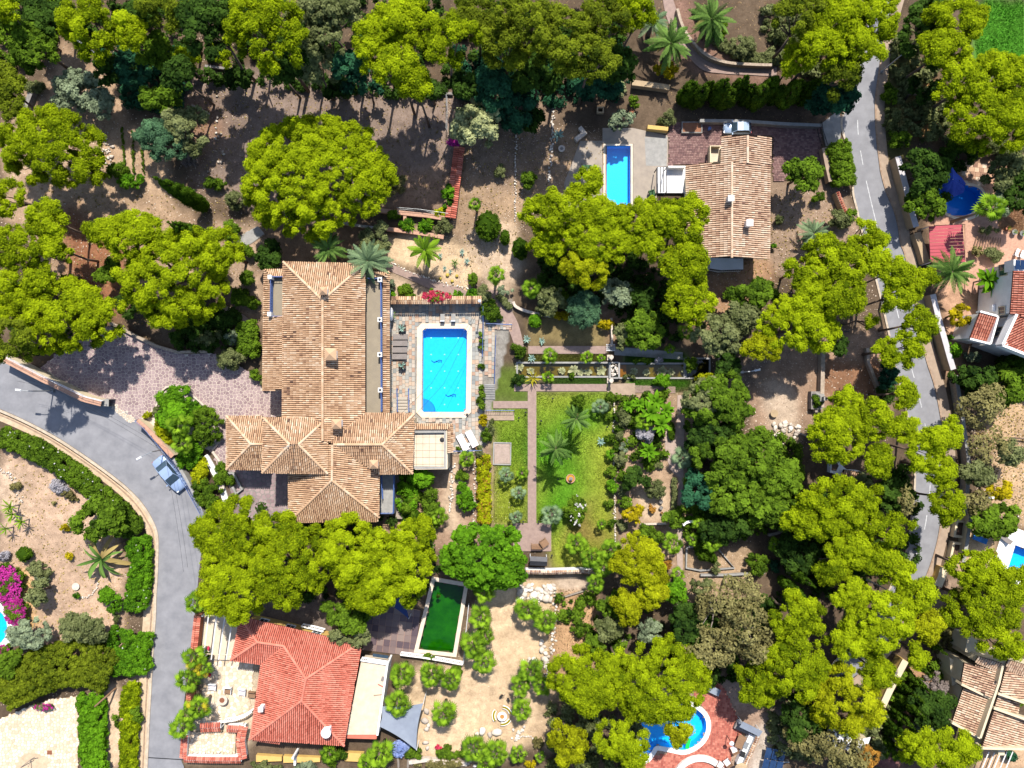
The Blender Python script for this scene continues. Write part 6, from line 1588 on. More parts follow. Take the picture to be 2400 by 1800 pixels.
CYP = '''485 487 19 14|first leaning cypress on the gravel slope, the uppermost
500 570 20 12.5|second leaning cypress, close to the slope pines
1500 1560 9 4.5|thin upright cypress beside the red dirt in the orchard
2340 848 18 7|feathery dark cypress below the white villa
1842 1330 13 9|bright cypress pair member beside the lower woods
1826 1355 13 8.5|second bright cypress of the pair by the lower woods
2105 1600 11 6|cypress at the yellow wall's upper end
2118 1575 10 6|slender cypress first above the yellow wall cluster
2098 1625 13 7|cypress in the thick of the yellow wall cluster
2112 1640 12 6|yellowish cypress in the yellow wall cluster
2085 1658 11 6|cypress at the lower yellow wall
2072 1685 13 7|cypress below the yellow wall's end
2090 1705 12 7|long cypress beside the grey fallen trunk
2065 1725 11 6|lowest cypress of the yellow wall row
2130 1545 9 5|small cypress beside the slim lime pine
2165 1500 9 5|small dark cypress near the yellow lime pine
1640 1295 14 3|low spiky juniper in the lower terrace bed
1660 1300 13 3|second low spiky juniper in the lower terrace bed
983 1205 12 3.5|narrow dark cypress at the terraced slope's foot'''
for ln in CYP.splitlines():
    a, label = ln.split('|'); x, y, r, h = map(float, a.split()); cyp(x, y, r, h, label)
for i in range(13):
    ords = ['first', 'second', 'third', 'fourth', 'fifth', 'sixth', 'seventh', 'eighth', 'ninth', 'tenth', 'eleventh', 'twelfth', 'last'][i]
    cyp(1602 + i * 22.5, 238 + 10 * sin(i * 2.1), 20 + 3 * cos(i * 1.7), 6.0 + 1.1 * sin(i * 2.7), ords + ' bushy cypress of the screen row, counted from the palm path', m='broadleaf' if i % 3 == 1 else 'cypress')
# hedges
hedge(px('1968,332 1974,360 1978,395 1984,430'), 50, 2.6, 'leaf', 'tall clipped dark hedge beside the main road', size=0.2)
hedge(px('0,1024 60,1046 120,1078 170,1112 215,1146'), 48, 1.8, 'leaf', 'oleander hedge along the road curve, upper stretch', flower='white', share=0.10)
hedge(px('215,1146 255,1180 288,1212 312,1250'), 48, 1.8, 'leaf', 'oleander hedge along the road curve, middle stretch', flower='white', share=0.08)
hedge(px('318,1262 326,1310 322,1370 316,1430'), 52, 1.9, 'bright', 'oleander hedge along the straight road, upper stretch', flower='white', share=0.06)
hedge(px('305,1480 296,1530 298,1580'), 92, 1.9, 'bright', 'broad oleander hedge along the straight road, lower stretch', flower='white', share=0.05)
hedge(px('0,1620 60,1590 130,1562 200,1556 258,1580'), 100, 2.6, 'pine_dim', 'wide dark olive hedge above the cream courtyard', size=0.22, puff=0.36)
hedge(px('205,1632 212,1690 212,1750 220,1810'), 58, 2.2, 'bright', 'bright hedge along the cream courtyard')
hedge(px('306,1600 300,1660 300,1730 296,1810'), 38, 1.6, 'pine', 'narrow yellowish strip hedge beside the road verge')
hedge(px('572,758 582,790 576,830'), 46, 2.4, 'leaf', 'green hedge beside the villa drive')
hedge(px('545,700 580,705 600,716'), 24, 1.5, 'leaf', 'small hedge beside the stone steps path')
hedge(px('1132,1070 1134,1120 1134,1180 1136,1225'), 30, 1.3, 'lime', 'yellow flowering hedge along the small lawn', flower='orange', share=0.8)
hedge(px('992,1070 985,1120 978,1170'), 20, 1.6, 'leaf', 'dark narrow hedge down the terraced slope')
hedge(px('1581,1122 1581,1155 1580,1192'), 11, 0.9, 'olive', 'long clipped hedge strip on the gravel path')
hedge(px('1168,692 1182,706 1196,722'), 14, 0.9, 'olive', 'clipped bench shaped hedge beside the pink path')
hedge(px('1533,1090 1553,1091'), 12, 0.8, 'olive', 'small clipped box hedge in the fruit garden')
hedge(px('1640,20 1680,90 1750,130 1830,138'), 26, 0.8, 'olive', 'low ground planting along the curved garden wall')

PALMS = '''
feather 1666 46 56 4.5|pale canary palm at the top beyond the curved wall
feather 1572 100 58 4.2|dark canary palm in the shade of the mossy pines
featherg 1531 50 42 3.5|shaded canary palm beside the lime edged pine
feather 771 584 42 5.5|feather palm above the villa's upper eave
featherg 860 610 54 6|feather palm overhanging the villa's upper corner
featherb 995 588 40 4.5|bright feather palm in the cactus garden
feather 2231 637 54 4.5|canary palm beside the red metal carport
featherg 1906 545 40 2.5|grey leaved date palm on the dirt yard
feather 1352 981 38 5.6|upper cycad palm on the main lawn
feather 1303 1052 42 5.8|lower cycad palm on the main lawn
fan 1114 477 19 4.5|small fan palm with a tall trunk on the dry field
fan 1161 645 25 4.5|fan palm beside the clipped egg bushes
fan 2325 485 38 8|tall twin trunk fan palm over the kidney pool
fan 1246 675 28 3|fan palm in the bed below the grove
fan 1607 781 24 2.5|fan palm at the shaded canal path
fan 1289 835 23 2|fan palm left of the canal's lily pads
fan 1376 838 17 1.6|fan palm at the canal's middle bank
fan 1409 840 13 1.4|small fan palm near the canal fountain
fan 1284 884 18 1.5|fan palm between the canal and the lawn
fan 1573 819 14 1.5|small fan palm on the canal's right path
fang 1292 1206 29 2|grey fan palm on the lawn beside the patio
fang 1406 954 22 1.6|pale fan palm near the lawn's upper corner
fan 1409 1228 15 1.8|small palm with a round shadow on the lawn
fang 1188 1114 21 2|grey fan palm on the small lawn, upper
fang 1216 1155 20 2|grey fan palm on the small lawn beside the path
fang 1208 1212 19 2|grey fan palm on the small lawn, lowest
fan 1222 1110 18 1.6|dark fan palm on the small lawn by the path
fan 1350 1275 30 3.2|fan palm at the lawn's bottom, first of the clump
fan 1388 1305 32 3.4|fan palm at the lawn's bottom, middle of the clump
fan 1432 1288 32 3.2|fan palm at the lawn's bottom near the stone edge
fan 1415 1330 28 3|fan palm overhanging the lawn's bottom wall
fan 1580 1274 28 3|fan palm over the lower gravel path
fang 1601 1073 29 2.2|round greyish fan palm on the gravel path fork
fan 1672 1266 32 3|fan palm below the large thicket
fan 1645 1230 24 2.6|fan palm left of the thicket palm
fan 1623 1262 18 2.2|small fan palm beside the gravel path
fan 1822 1280 24 2.5|fan palm in the shaded hollow
fan 1590 1345 20 2.2|fan palm at the gravel path's end
fan 1000 1125 20 1.5|fan palm on the slope terrace, upper
fan 1095 1075 24 1.6|fan palm below the white loungers
fan 1030 1210 24 2|fan palm on the slope terrace, lower
fan 420 1000 34 4|big leaved fan palm on the driveway island, upper
fan 425 1040 30 3.6|big leaved fan palm on the driveway island, lower
fan 461 1412 33 3.6|fan palm at the road beside the golden pines
fany 456 1542 32 3.6|yellowish fan palm between road and courtyard
fany 474 1562 28 3.4|yellow tipped fan palm leaning into the courtyard
fan 440 1594 34 3.6|fan palm spreading over the road
fany 466 1660 32 3.6|yellow fan palm above the lower court
fan 425 1705 34 3.6|fan palm over the road at the lower court
fan 442 1672 28 3.4|fan palm between the yellow one and the road
fan 1131 1385 34 3.8|fan palm by the murky pool, first of the row
fan 1127 1445 33 3.8|fan palm by the murky pool, second of the row
fan 1110 1513 37 3.8|fan palm by the murky pool, third of the row
fan 1138 1492 26 3.4|fan palm squeezed into the murky pool row
fan 1134 1552 32 3.8|fan palm by the murky pool, last of the row
fan 943 1580 36 3.8|fan palm at the balustrade's west end
fan 1014 1578 36 3.8|fan palm below the white balustrade
fan 1058 1592 30 3.4|fan palm beside the one below the balustrade
fan 933 1651 36 3.8|fan palm shading the grey sail
fan 1039 1672 36 3.8|fan palm alone on the sand near the boulders
fan 890 1768 36 3.6|fan palm at the bottom beside the blue bush
fan 860 1790 26 2.6|low fan palm at the bottom edge
fan 773 1767 26 2|fan palm in the red house's lower court
fan 1112 1752 36 3.2|fan palm at the bottom of the sandy garden
fan 1165 1765 36 3.2|fan palm beside the bottom sandy garden palm
fan 1140 1790 28 2.8|low fan palm at the bottom edge of the sand
fan 1236 1428 34 3.4|fan palm on the stone pile
fan 1277 1456 34 3.4|fan palm beside the stone pile, yellow leafed
fan 1246 1572 34 3.4|fan palm in the rocky island, upper
fan 1272 1605 28 3.2|fan palm in the rocky island, eastern
fan 1220 1608 30 3.2|fan palm in the rocky island, western
fan 1222 1662 30 3.2|fan palm in the rocky island, lowest
fan 1395 1366 26 3|fan palm under the bottom wall of the lawn
fan 1216 1770 24 2|fan palm in the round bottom bed, left
fan 1266 1773 16 1.6|small fan palm in the round bottom bed
banana 1539 941 26 2.4|banana plant at the deck in the fruit garden
banana 1525 966 30 2.6|banana plant in the banana clump's middle
banana 1552 996 28 2.4|banana plant lowest in the clump
banana 1560 962 24 2.4|banana plant beside the orange lintel
banana 1500 945 20 2|banana plant beside the patio's shadow
banana 1519 1056 24 2.2|banana plant above the clipped box hedge
banana 1475 952 18 1.8|banana plant near the stone edge's top
fan 1510 985 26 2.4|fan palm inside the banana clump
banana 2312 655 34 2.6|large leaved plant beside the white villa
banana 2320 672 28 2.2|lower large leaved plant beside the white villa
banana 1075 1040 0 0|skip
yucca 25 1188 22 1.6|yucca head on the sandy garden, upper
yucca 28 1205 22 1.6|yucca head on the sandy garden, middle
yucca 50 1222 20 1.5|yucca head on the sandy garden, right one
yucca 14 1240 18 1.4|yucca head on the sandy garden, lower
aloe 238 1307 58 1.2|large aloe with drooping brown leaves inside the road's curve
agave 1308 317 18 0.3|dark blue agave beside the dry stone line
agave 1407 1034 12 0.25|silver blue agave on the main lawn
agave 1235 794 12 0.4|bluish agave cluster at the pink path
agave 1247 838 11 0.3|small agave on the canal's left bank
agave 1270 800 10 0.25|small yellow green agave beside the pink path
spiky 1249 887 22 0.6|spiky sun shaped yucca at the lawn's corner
yucca 963 531 18 0.8|yucca in the lower terracotta planter
yucca 1004 525 18 0.8|yucca in the middle terracotta planter
yucca 1022 560 14 0.6|yucca below the planters' end
agave 1042 626 7 0.2|pale agave in the cactus bed's centre
agave 1031 597 8 0.25|pale agave at the cactus bed's upper edge
agave 1085 590 9 0.3|agave beside the cactus bed's shadow
agave 1095 612 9 0.3|agave at the cactus bed's right edge
dracaena 1065 615 12 0.5|spiky plant in the cactus bed
agave 1057 636 6 0.2|small agave below the cactus bed's centre
dracaena 920 740 12 0.7|potted dragon tree beside the villa balcony
agave 1130 940 0 0|skip
yucca 548 800 14 1|spiky yucca by the green villa hedge
agave 1355 1208 0 0|skip
'''
for ln in PALMS.strip().splitlines():
    a, label = ln.split('|'); k, x, y, r, h = a.split()
    if label != 'skip': palm(k, float(x), float(y), float(r), float(h), label)
for i, (x, y) in enumerate(px('1218,858 1246,870 1316,868 1345,869 1362,872 1378,871 1409,868 1487,870 1516,871 1550,869 1573,871 1604,868')):
    palm('lily', x, y, 10 if i % 3 else 13, -0.02, ['water lily clump at the pond\'s western tip', 'water lily clump beside the dark pond corner', 'water lily clump third along the west pond', 'large water lily clump in the west pond\'s middle', 'water lily clump between the large one and the fountain', 'small water lily clump west of the fountain', 'water lily clump against the fountain\'s west wall', 'water lily clump east of the orange inlet', 'water lily clump second along the east pond', 'water lily clump third along the east pond', 'water lily clump under the round lime bush', 'water lily clump at the dark pond\'s mouth'][i], 14)
# golden barrel cacti
for i, (x, y, r) in enumerate([(1049, 645, 4.5), (1071, 647, 4), (1060, 659, 4), (1032, 653, 3.6)]):
    p = G(x, y); k = r * M; mb = MB(); n = 14; prof = [(0.35, 0), (0.85, 0.25), (1.0, 0.6), (0.8, 1.0), (0.3, 1.22)]; vs = []
    for rr_, zz in prof:
        for j in range(2 * n): a = pi * j / n; q = rr_ * (1.0 if j % 2 else 0.88) * k; vs.append((q * cos(a), q * sin(a), zz * k))
    m2 = 2 * n; mb.add(vs, [(i_ * m2 + j, i_ * m2 + (j + 1) % m2, (i_ + 1) * m2 + (j + 1) % m2, (i_ + 1) * m2 + j) for i_ in range(4) for j in range(m2)] + [[4 * m2 + j for j in range(m2)]], 0, 0.6)
    o = mb.build('barrel_cactus', 'cactus'); o.location = (p[0], p[1], 0); tag(o, ['golden barrel cactus left in the upper pair', 'golden barrel cactus right in the upper pair', 'golden barrel cactus below the pair', 'green barrel cactus nearest the pink path'][i], 'cactus', 'barrel cacti in the sandy bed')

# ---------------------------------------------------------------- loose ground cover, grass, stones
def scatter(name, outline, n, size, m, seed, z=0.0, tall=0.6, avoid=()):
    rng = np.random.default_rng(seed); W = gpts(px(outline)); A = np.array(W); x = rng.uniform(A[:, 0].min(), A[:, 0].max(), n * 2); y = rng.uniform(A[:, 1].min(), A[:, 1].max(), n * 2); ok = inside(W, x, y)
    for h in HOLES + list(avoid): ok &= ~inside(gpts(h), x, y)
    x, y = x[ok][:n], y[ok][:n]; n = len(x); s = size * rng.uniform(0.4, 1.6, n); a = rng.uniform(0, 6.28, n); V = []
    for k in range(3): V.append(np.stack([x + s * np.cos(a + 2.1 * k) * rng.uniform(.6, 1.2, n), y + s * np.sin(a + 2.1 * k) * rng.uniform(.6, 1.2, n), np.full(n, z - 0.06)], -1))
    V.append(np.stack([x + s * 0.2 * rng.normal(0, 1, n), y + s * 0.2 * rng.normal(0, 1, n), z + s * tall], -1)); V = np.stack(V, 1).reshape(-1, 3)
    b = (np.arange(n) * 4)[:, None]; Fc = np.concatenate([b + np.array(q) for q in ((0, 1, 3), (1, 2, 3), (2, 0, 3))])
    o = obj(name, mesh_np(name, V, [Fc], m, tint=np.repeat(rng.random(n), 4))); tag(o, kind='stuff'); return o
scatter('pebbles', '0,60 560,80 640,640 0,760', 4200, 0.08, 'pebble', 1); scatter('pebbles', '0,1040 340,1250 330,1800 0,1800', 3200, 0.06, 'pebble', 2)
scatter('pebbles', '1040,230 1430,300 1430,480 1200,560 1100,720 1040,560', 3200, 0.07, 'pebble', 3); scatter('pebbles', '1600,440 2020,440 2100,1050 1700,1050', 4200, 0.08, 'pebble', 4)
scatter('pebbles', '2270,900 2400,900 2400,1240 2290,1230', 1500, 0.07, 'pebble', 5); scatter('pebbles', '1440,920 1760,920 1760,1440 1440,1440', 3000, 0.06, 'pebble', 6)
scatter('pebbles', '900,990 1150,1080 1290,1360 1280,1780 920,1780 1000,1300', 3000, 0.05, 'pebble', 7); scatter('pebbles', '900,560 1200,540 1200,720 900,720', 1500, 0.05, 'pebble', 12)
for i, o_ in enumerate(('440,180 1070,190 1070,480 440,460', '0,0 1500,0 1450,230 400,200', '1500,0 2180,0 2180,340 1560,280', '1800,1000 2400,1240 2400,1800 1480,1800 1480,1400', '100,480 640,540 560,800 60,800', '1290,1380 1400,1380 1400,1590 1280,1590')):
    scatter('leaf_litter', o_, 3600, 0.07, 'litter', 20 + i, tall=0.25)
for i, o_ in enumerate(('80,440 600,470 560,760 120,760', '1050,300 1420,330 1420,560 1100,640', '1660,440 1960,460 2000,640 1700,760', '2280,900 2400,900 2400,1220 2290,1210', '20,1060 330,1260 300,1560 20,1500', '440,200 1060,220 1060,470 440,440')): scatter('dry_grass', o_, 1100, 0.10, 'frond_dry', 60 + i, tall=1.3)
def grass(name, outlines, n, seed, hgt=0.09):
    rng = np.random.default_rng(seed); Vs, Cs = [], []
    for s in outlines:
        W = gpts(px(s)); A = np.array(W); x = rng.uniform(A[:, 0].min(), A[:, 0].max(), n); y = rng.uniform(A[:, 1].min(), A[:, 1].max(), n); ok = inside(W, x, y); x, y = x[ok], y[ok]; k = len(x); a = rng.uniform(0, 6.28, k); w = rng.uniform(0.03, 0.07, k); hh = hgt * rng.uniform(0.5, 1.5, k)
        V = np.stack([np.stack([x - np.cos(a) * w, y - np.sin(a) * w, np.full(k, -0.1)], -1), np.stack([x + np.cos(a) * w, y + np.sin(a) * w, np.full(k, -0.1)], -1), np.stack([x + rng.normal(0, .07, k), y + rng.normal(0, .07, k), hh - 0.03], -1)], 1)
        c = ground_col(x, y) * rng.uniform(0.8, 1.5, (k, 1)) * np.array([1.05, 1.12, 1.0]); Vs.append(V.reshape(-1, 3)); Cs.append(np.repeat(c, 3, 0))
    V = np.vstack(Vs); o = obj(name, mesh_np(name, V, [np.arange(len(V)).reshape(-1, 3)], 'grass_blade', col=np.clip(np.vstack(Cs), 0, 1))); tag(o, kind='stuff')
grass('lawn_grass', ['1258,921 1438,921 1438,1334 1293,1334 1293,1230 1258,1227'], 42000, 1); grass('lawn_grass', ['1157,958 1236,958 1236,1224 1157,1224', '1228,831 1424,831 1424,850 1228,850', '1290,886 1424,886 1424,899 1290,899', '1466,829 1604,829 1604,851 1466,851', '1480,888 1618,888 1618,918 1480,918'], 16000, 2)
grass('lawn_grass', ['2275,0 2400,0 2400,165 2292,160', '2338,484 2400,484 2400,550 2342,545'], 12000, 3)
def rocks(spots, label, name='boulder', cat='rocks', group=None, seed=1, m='boulder'):
    for i, (x, y, r, lb) in enumerate(spots):
        rng = np.random.default_rng(seed * 100 + i); V = OV.copy() * rng.uniform(0.78, 1.18, (len(OV), 1)) * np.array([r * M, r * M * rng.uniform(0.65, 0.95), r * M * 0.55]); a = rng.uniform(0, 3.14); Rm = np.array([[cos(a), -sin(a), 0], [sin(a), cos(a), 0], [0, 0, 1]])
        p = G(x, y); o = obj(name, mesh_np(name, V @ Rm.T, [OF], m, tint=np.full(len(V), rng.random())), None, (p[0], p[1], r * M * 0.18)); tag(o, lb, 'boulder', group)
def stonepile(name, label, spots, m='boulder', seed=1):
    """a heap whose stones are parts"""
    p = G(*spots[0][:2]); root = thing(name, label, 'stones', (p[0], p[1], 0)); rng = np.random.default_rng(seed); ms = []
    for k in range(5): V = OV * rng.uniform(0.75, 1.2, (len(OV), 1)) * np.array([1, 0.78, 0.6]); ms.append(mesh_np('stone', V, [OF], m, tint=np.full(len(V), k / 4)))
    for x, y, r in spots:
        q = G(x, y); s = r * M; obj('stone', ms[rng.integers(5)], root, (q[0] - p[0], q[1] - p[1], s * 0.25), (rng.normal(0, .2), rng.normal(0, .2), rng.uniform(0, 6.28)), (s, s, s * rng.uniform(.8, 1.2)))
    return root
rg = np.random.default_rng(77)
def spread(cx, cy, rx, ry, n, r0_, r1): return [(cx + rx * rg.uniform(-1, 1), cy + ry * rg.uniform(-1, 1), rg.uniform(r0_, r1)) for _ in range(n)]
def line(pts, n, j, r0_, r1): return [((lambda q: (q[0] + rg.normal(0, j), q[1] + rg.normal(0, j), rg.uniform(r0_, r1)))(along(pts, pathlen(pts)[-1] * i / max(n - 1, 1))[0])) for i in range(n)]
stonepile('stone_pile', 'white limestone pile beside the fan palms of the sandy garden', spread(1256, 1390, 46, 20, 80, 3.5, 9) + [(1250, 1396, 13), (1280, 1402, 12), (1228, 1392, 10), (1268, 1384, 9)], seed=2)
stonepile('stone_edging', 'tumbled white stones along the dirt bed of the sandy garden', line(px('1302,1408 1302,1450 1296,1500 1290,1540 1282,1580'), 44, 3, 2.5, 5) + line(px('1272,1500 1276,1520 1276,1535 1280,1560'), 9, 3, 6, 9), seed=3)
stonepile('stone_edging', 'ring of pale stones around the rocky palm island', line(px('1225,1560 1232,1548 1252,1543 1268,1550 1284,1566 1288,1590'), 30, 3, 3, 6), seed=4)
stonepile('stone_pile', 'broken white slabs in the rubble yard beside the barbecue', spread(1840, 1008, 32, 18, 34, 3, 8) + spread(1815, 1030, 28, 12, 14, 3, 7), seed=5)
stonepile('stone_pile', 'line of rubble stones beside the vine rows', line(px('242,310 248,340 254,370 252,390'), 46, 6, 1.5, 4) + [(265, 344, 5), (262, 368, 6)], seed=6)
stonepile('stone_pile', 'scattered white building blocks on the court\'s edge', [(507, 312, 4), (512, 320, 3.5), (505, 325, 4), (518, 314, 3.5), (508, 284, 3.5), (510, 276, 4), (525, 362, 4), (522, 356, 3.5), (512, 380, 4), (519, 380, 4), (508, 226, 3), (515, 180, 3), (506, 300, 3)], seed=7)
stonepile('stone_line', 'thin dry stone line across the field, western one', line(px('1210,300 1209,360 1208,430 1206,520'), 60, 1.5, 1.6, 3.2), seed=8)
stonepile('stone_line', 'dry stone line across the field, eastern one', line(px('1296,240 1294,300 1292,360 1286,425'), 64, 2, 1.8, 3.6), seed=9)
stonepile('stone_edging', 'pale stone border of the cactus bed along the pink path', line(px('906,608 950,632 1000,652 1050,668 1095,676'), 60, 1.5, 1.5, 3), seed=10)
stonepile('stone_edging', 'stone edging between the lawn and the fruit garden', line(px('1439,945 1439,1000 1440,1060 1440,1120 1441,1180 1442,1240 1442,1268'), 90, 1, 1.8, 3.2), seed=11)
stonepile('stone_edging', 'pale stones holding the slope terraces under the villa', line(px('1062,1090 1058,1140 1054,1200'), 40, 2.5, 1.8, 3.8) + line(px('1114,1080 1112,1150 1110,1230'), 40, 2.5, 1.8, 3.6), seed=12)
stonepile('stone_pile', 'boulders at the bottom rim of the sandy garden', [(1131, 1713, 12), (1164, 1715, 13), (1148, 1722, 8), (1118, 1720, 7)] + line(px('965,1785 1010,1778 1060,1782 1110,1790'), 24, 3, 3, 7), seed=13)
stonepile('stone_pile', 'pale boulders beside the lone fan palm and grey sail', [(1000, 1666, 9), (997, 1688, 10), (1004, 1700, 6), (1000, 1708, 7), (998, 1740, 8), (1002, 1752, 6)], seed=14)
stonepile('stone_edging', 'arc of stones around the sandy garden\'s round stone', line(px('190,1400 202,1400 216,1392 226,1380 230,1366'), 22, 1, 1.5, 2.8), seed=15)
stonepile('stone_pile', 'grey rocks heaped in the canal fountain', spread(1439, 868, 8, 13, 34, 2, 4), m='boulder', seed=16).location.z = 0.42
stonepile('stone_edging', 'white pebble trail on the sandy garden slope', line(px('0,1100 24,1112 40,1136 46,1160 50,1178'), 40, 4, 1.2, 3), seed=17)
stonepile('stone_edging', 'small curved stone border of the round bottom bed', line(px('1208,1735 1222,1726 1240,1726 1258,1734'), 22, 1, 2, 3.4), seed=18)
stonepile('stone_edging', 'curved row of stones on the tan slope', line(px('2335,1183 2352,1190 2370,1202 2390,1212'), 22, 1, 1.4, 2.6), seed=19)
stonepile('stone_edging', 'rocks at the rim of the lower sandy path', line(px('1208,1712 1214,1722 1226,1706 1200,1738'), 12, 3, 3, 6), seed=20)
# ---------------------------------------------------------------- garden walls, kerbed beds, fences
def wall(label, pts, w=0.3, h=1.0, m='stone_wall', cap=None, z0=0.0, name='garden_wall', cat='wall', tiles=None, k=0):
    P = gpts(smooth_path(pts, k) if k else pts, h if h > 0.6 else 0); o = P[0]; root = thing(name, label, cat, (o[0], o[1], 0))
    mb = MB(); wall_mb(mb, P, w, z0, h); mb.build('body', m, root, (o[0], o[1], 0))
    if cap: mb = MB(); wall_mb(mb, P, w + 0.1, h, h + 0.08); mb.build('cap', cap, root, (o[0], o[1], 0))
    if tiles:
        tm, tw = tiles; mb = MB(); L = pathlen(P)[-1]; n = int(L / 0.27)
        for i in range(n):
            (x, y), an = along(P, (i + 0.5) * L / n)
            for s in (-1, 1):
                vs = []
                for f, hh in ((0.0, h + 0.30), (1.0, h + 0.10)):
                    d = s * (0.02 + f * tw / 2)
                    for a in np.linspace(0, pi, 5): u = 0.12 * cos(a); vs.append((x - sin(an) * d + cos(an) * u, y + cos(an) * d + sin(an) * u, hh + 0.10 * sin(a)))
                fs = [(j, j + 5, j + 6, j + 1) for j in range(4)]; mb.add(vs, fs if s < 0 else [f_[::-1] for f_ in fs], 0, random.random())
        tag(mb.build('coping_tile', tm, root, (o[0], o[1], 0)), kind='stuff')
    return root
wall('red tile topped wall running down from the cream tree to the planters', px('1077,345 1072,385 1066,430 1061,475 1056,512'), 0.5, 1.2, 'terracotta', None, tiles=('roof_tile_red', 1.35))
wall('double tile topped wall with bougainvillea above the pool terrace', px('914,704 1000,704 1129,703'), 0.4, 1.9, 'cream_paint', None, tiles=('roof_tile', 0.95))
wall('terracotta capped planter wall, upper tier, below the court', px('850,489 900,494 950,500 1000,505 1042,512'), 0.45, 0.9, 'terracotta_pale', 'terracotta_pale')
wall('terracotta capped planter wall, lower tier', px('905,536 960,543 1000,549 1040,556'), 0.4, 0.8, 'terracotta_pale', 'terracotta_pale')
wall('short cross wall joining the two planter tiers', px('949,500 949,543'), 0.3, 0.8, 'terracotta_pale', 'terracotta_pale')
wall('grey wall under the huge round pine', px('775,520 850,532 905,538'), 0.3, 0.6, 'concrete_grey')
wall('rough block wall in shadow at the court\'s upper right corner', px('985,215 1030,220 1062,222'), 0.3, 0.4, 'stone_grey')
wall('grey beam wall at the court\'s dark upper corner', px('483,157 530,163 583,171'), 0.3, 0.4, 'stone_grey')
wall('leaning dry stone wall at the left forest edge', px('74,210 62,240 52,270'), 0.6, 0.9, 'stone_grey')
wall('pale retaining wall in the shade above the second pool', px('1482,193 1530,199 1570,205'), 0.7, 1.0, 'tan_wall')
wall('curved stone wall beside the pink path at the top', px('1588,20 1600,60 1622,95 1655,128 1700,145 1750,150 1810,152'), 0.35, 0.9, 'stone_wall', k=4)
wall('dark wall along the upper edge of the ridge house driveway', px('1640,283 1740,284 1830,290 1925,294'), 0.3, 1.0, 'stone_grey', 'concrete_grey')
wall('tan boundary wall beside the tall clipped hedge', px('1934,346 1940,380 1950,425'), 0.8, 1.1, 'tan_wall', 'pavement_tan')
wall('tan wall with red tile edging beside the main road', px('1962,450 1973,478 1984,502'), 0.55, 1.1, 'tan_wall', None, tiles=('roof_tile_red', 0.4))
wall('lavender capped white wall across the road from the clipped hedge', px('2104,367 2114,405 2126,450 2138,500 2147,532'), 0.62, 1.8, 'tan_wall', 'lavender_cap')
wall('white capped retaining wall along the pavement beside the white villa', px('2186,690 2198,740 2212,790 2226,840 2234,866'), 0.6, 1.8, 'tan_wall', 'lavender_cap')
wall('long low stone wall along the pavement, lower stretch', px('2240,880 2250,940 2260,1008 2268,1060 2271,1100 2266,1160 2262,1205'), 0.36, 1.3, 'stone_wall', 'concrete_grey')
wall('dark recess wall beside the red carport', px('2150,545 2162,580 2172,616'), 0.9, 1.2, 'tan_wall')
wall('yellow garden wall at the end of the main road', px('2122,1548 2105,1580 2085,1618 2068,1655'), 0.75, 1.7, 'yellow_paint', 'cream_paint')
wall('yellow gatepost wall where the pavement ends', px('2213,1330 2207,1352 2198,1374'), 0.9, 1.3, 'yellow_paint', 'cream_paint')
wall('dry stone wall through the dirt plots above the barbecue', px('1930,818 1929,860 1928,900 1927,955'), 0.5, 1.0, 'stone_wall')
wall('short broken stone wall at the dirt plot\'s road side', px('2034,815 2036,850 2060,910 2064,960'), 0.4, 0.7, 'stone_wall')
wall('curved pale concrete wall under the large thicket', px('1798,1252 1822,1246 1842,1230 1852,1208 1856,1190'), 0.35, 0.6, 'concrete', k=4)
wall('white and tile topped wall closing the lawn\'s bottom edge', px('1232,1340 1290,1341 1350,1339 1418,1341'), 0.45, 1.3, 'white_paint', None, tiles=('roof_tile_pale', 0.5))
wall('low stone wall in the lower fruit garden', px('1500,1228 1530,1227 1560,1226'), 0.22, 0.4, 'stone_pale')
wall('low kerb around the lower terrace bed', px('1608,1281 1680,1283 1720,1330 1640,1336 1607,1330 1608,1283'), 0.2, 0.35, 'concrete_grey')
wall('low wall along the lower orchard', px('1640,1346 1700,1346 1790,1340'), 0.25, 0.5, 'concrete_grey')
wall('white garden wall between the pond and the gate', px('1433,745 1435,790 1434,812'), 0.25, 0.8, 'stone_pale')
wall('curved stone edging wall of the fan palm bed', px('1203,708 1210,720 1240,732 1290,742'), 0.35, 0.6, 'stone_pale', k=4)
wall('low kerb around the driveway island', px('332,985 366,956 384,914 412,905 450,925 486,957 514,1000 516,1032 500,1054'), 0.2, 0.35, 'stone_pale', k=3)
wall('stone planter wall at the villa\'s west corner', px('536,1108 550,1108 570,1146 556,1156 548,1140'), 0.3, 0.5, 'concrete_grey')
wall('path kerb along the villa\'s west wing', px('500,1058 516,1080 534,1116'), 0.3, 0.3, 'stone_pale')
wall('bank wall beside the crazy paved driveway', px('262,758 285,768 330,792 372,812 420,826 490,824'), 0.35, 0.6, 'stone_wall')
wall('bottom stone wall of the sandy garden', px('960,1782 1000,1776 1050,1782 1095,1786'), 0.5, 0.6, 'stone_pale')
wall('timber edge of the dirt bed in the sandy garden', px('1391,1405 1387,1470 1383,1530'), 0.14, 0.3, 'wood')
wall('wooden rail above the dirt bed', px('1308,1402 1340,1392 1372,1382'), 0.14, 0.35, 'grey_wood')
wall('white wall of the outdoor kitchen with tile coping', px('1775,1726 1760,1760 1742,1798'), 0.3, 1.4, 'white_paint', None, tiles=('roof_tile', 0.5))
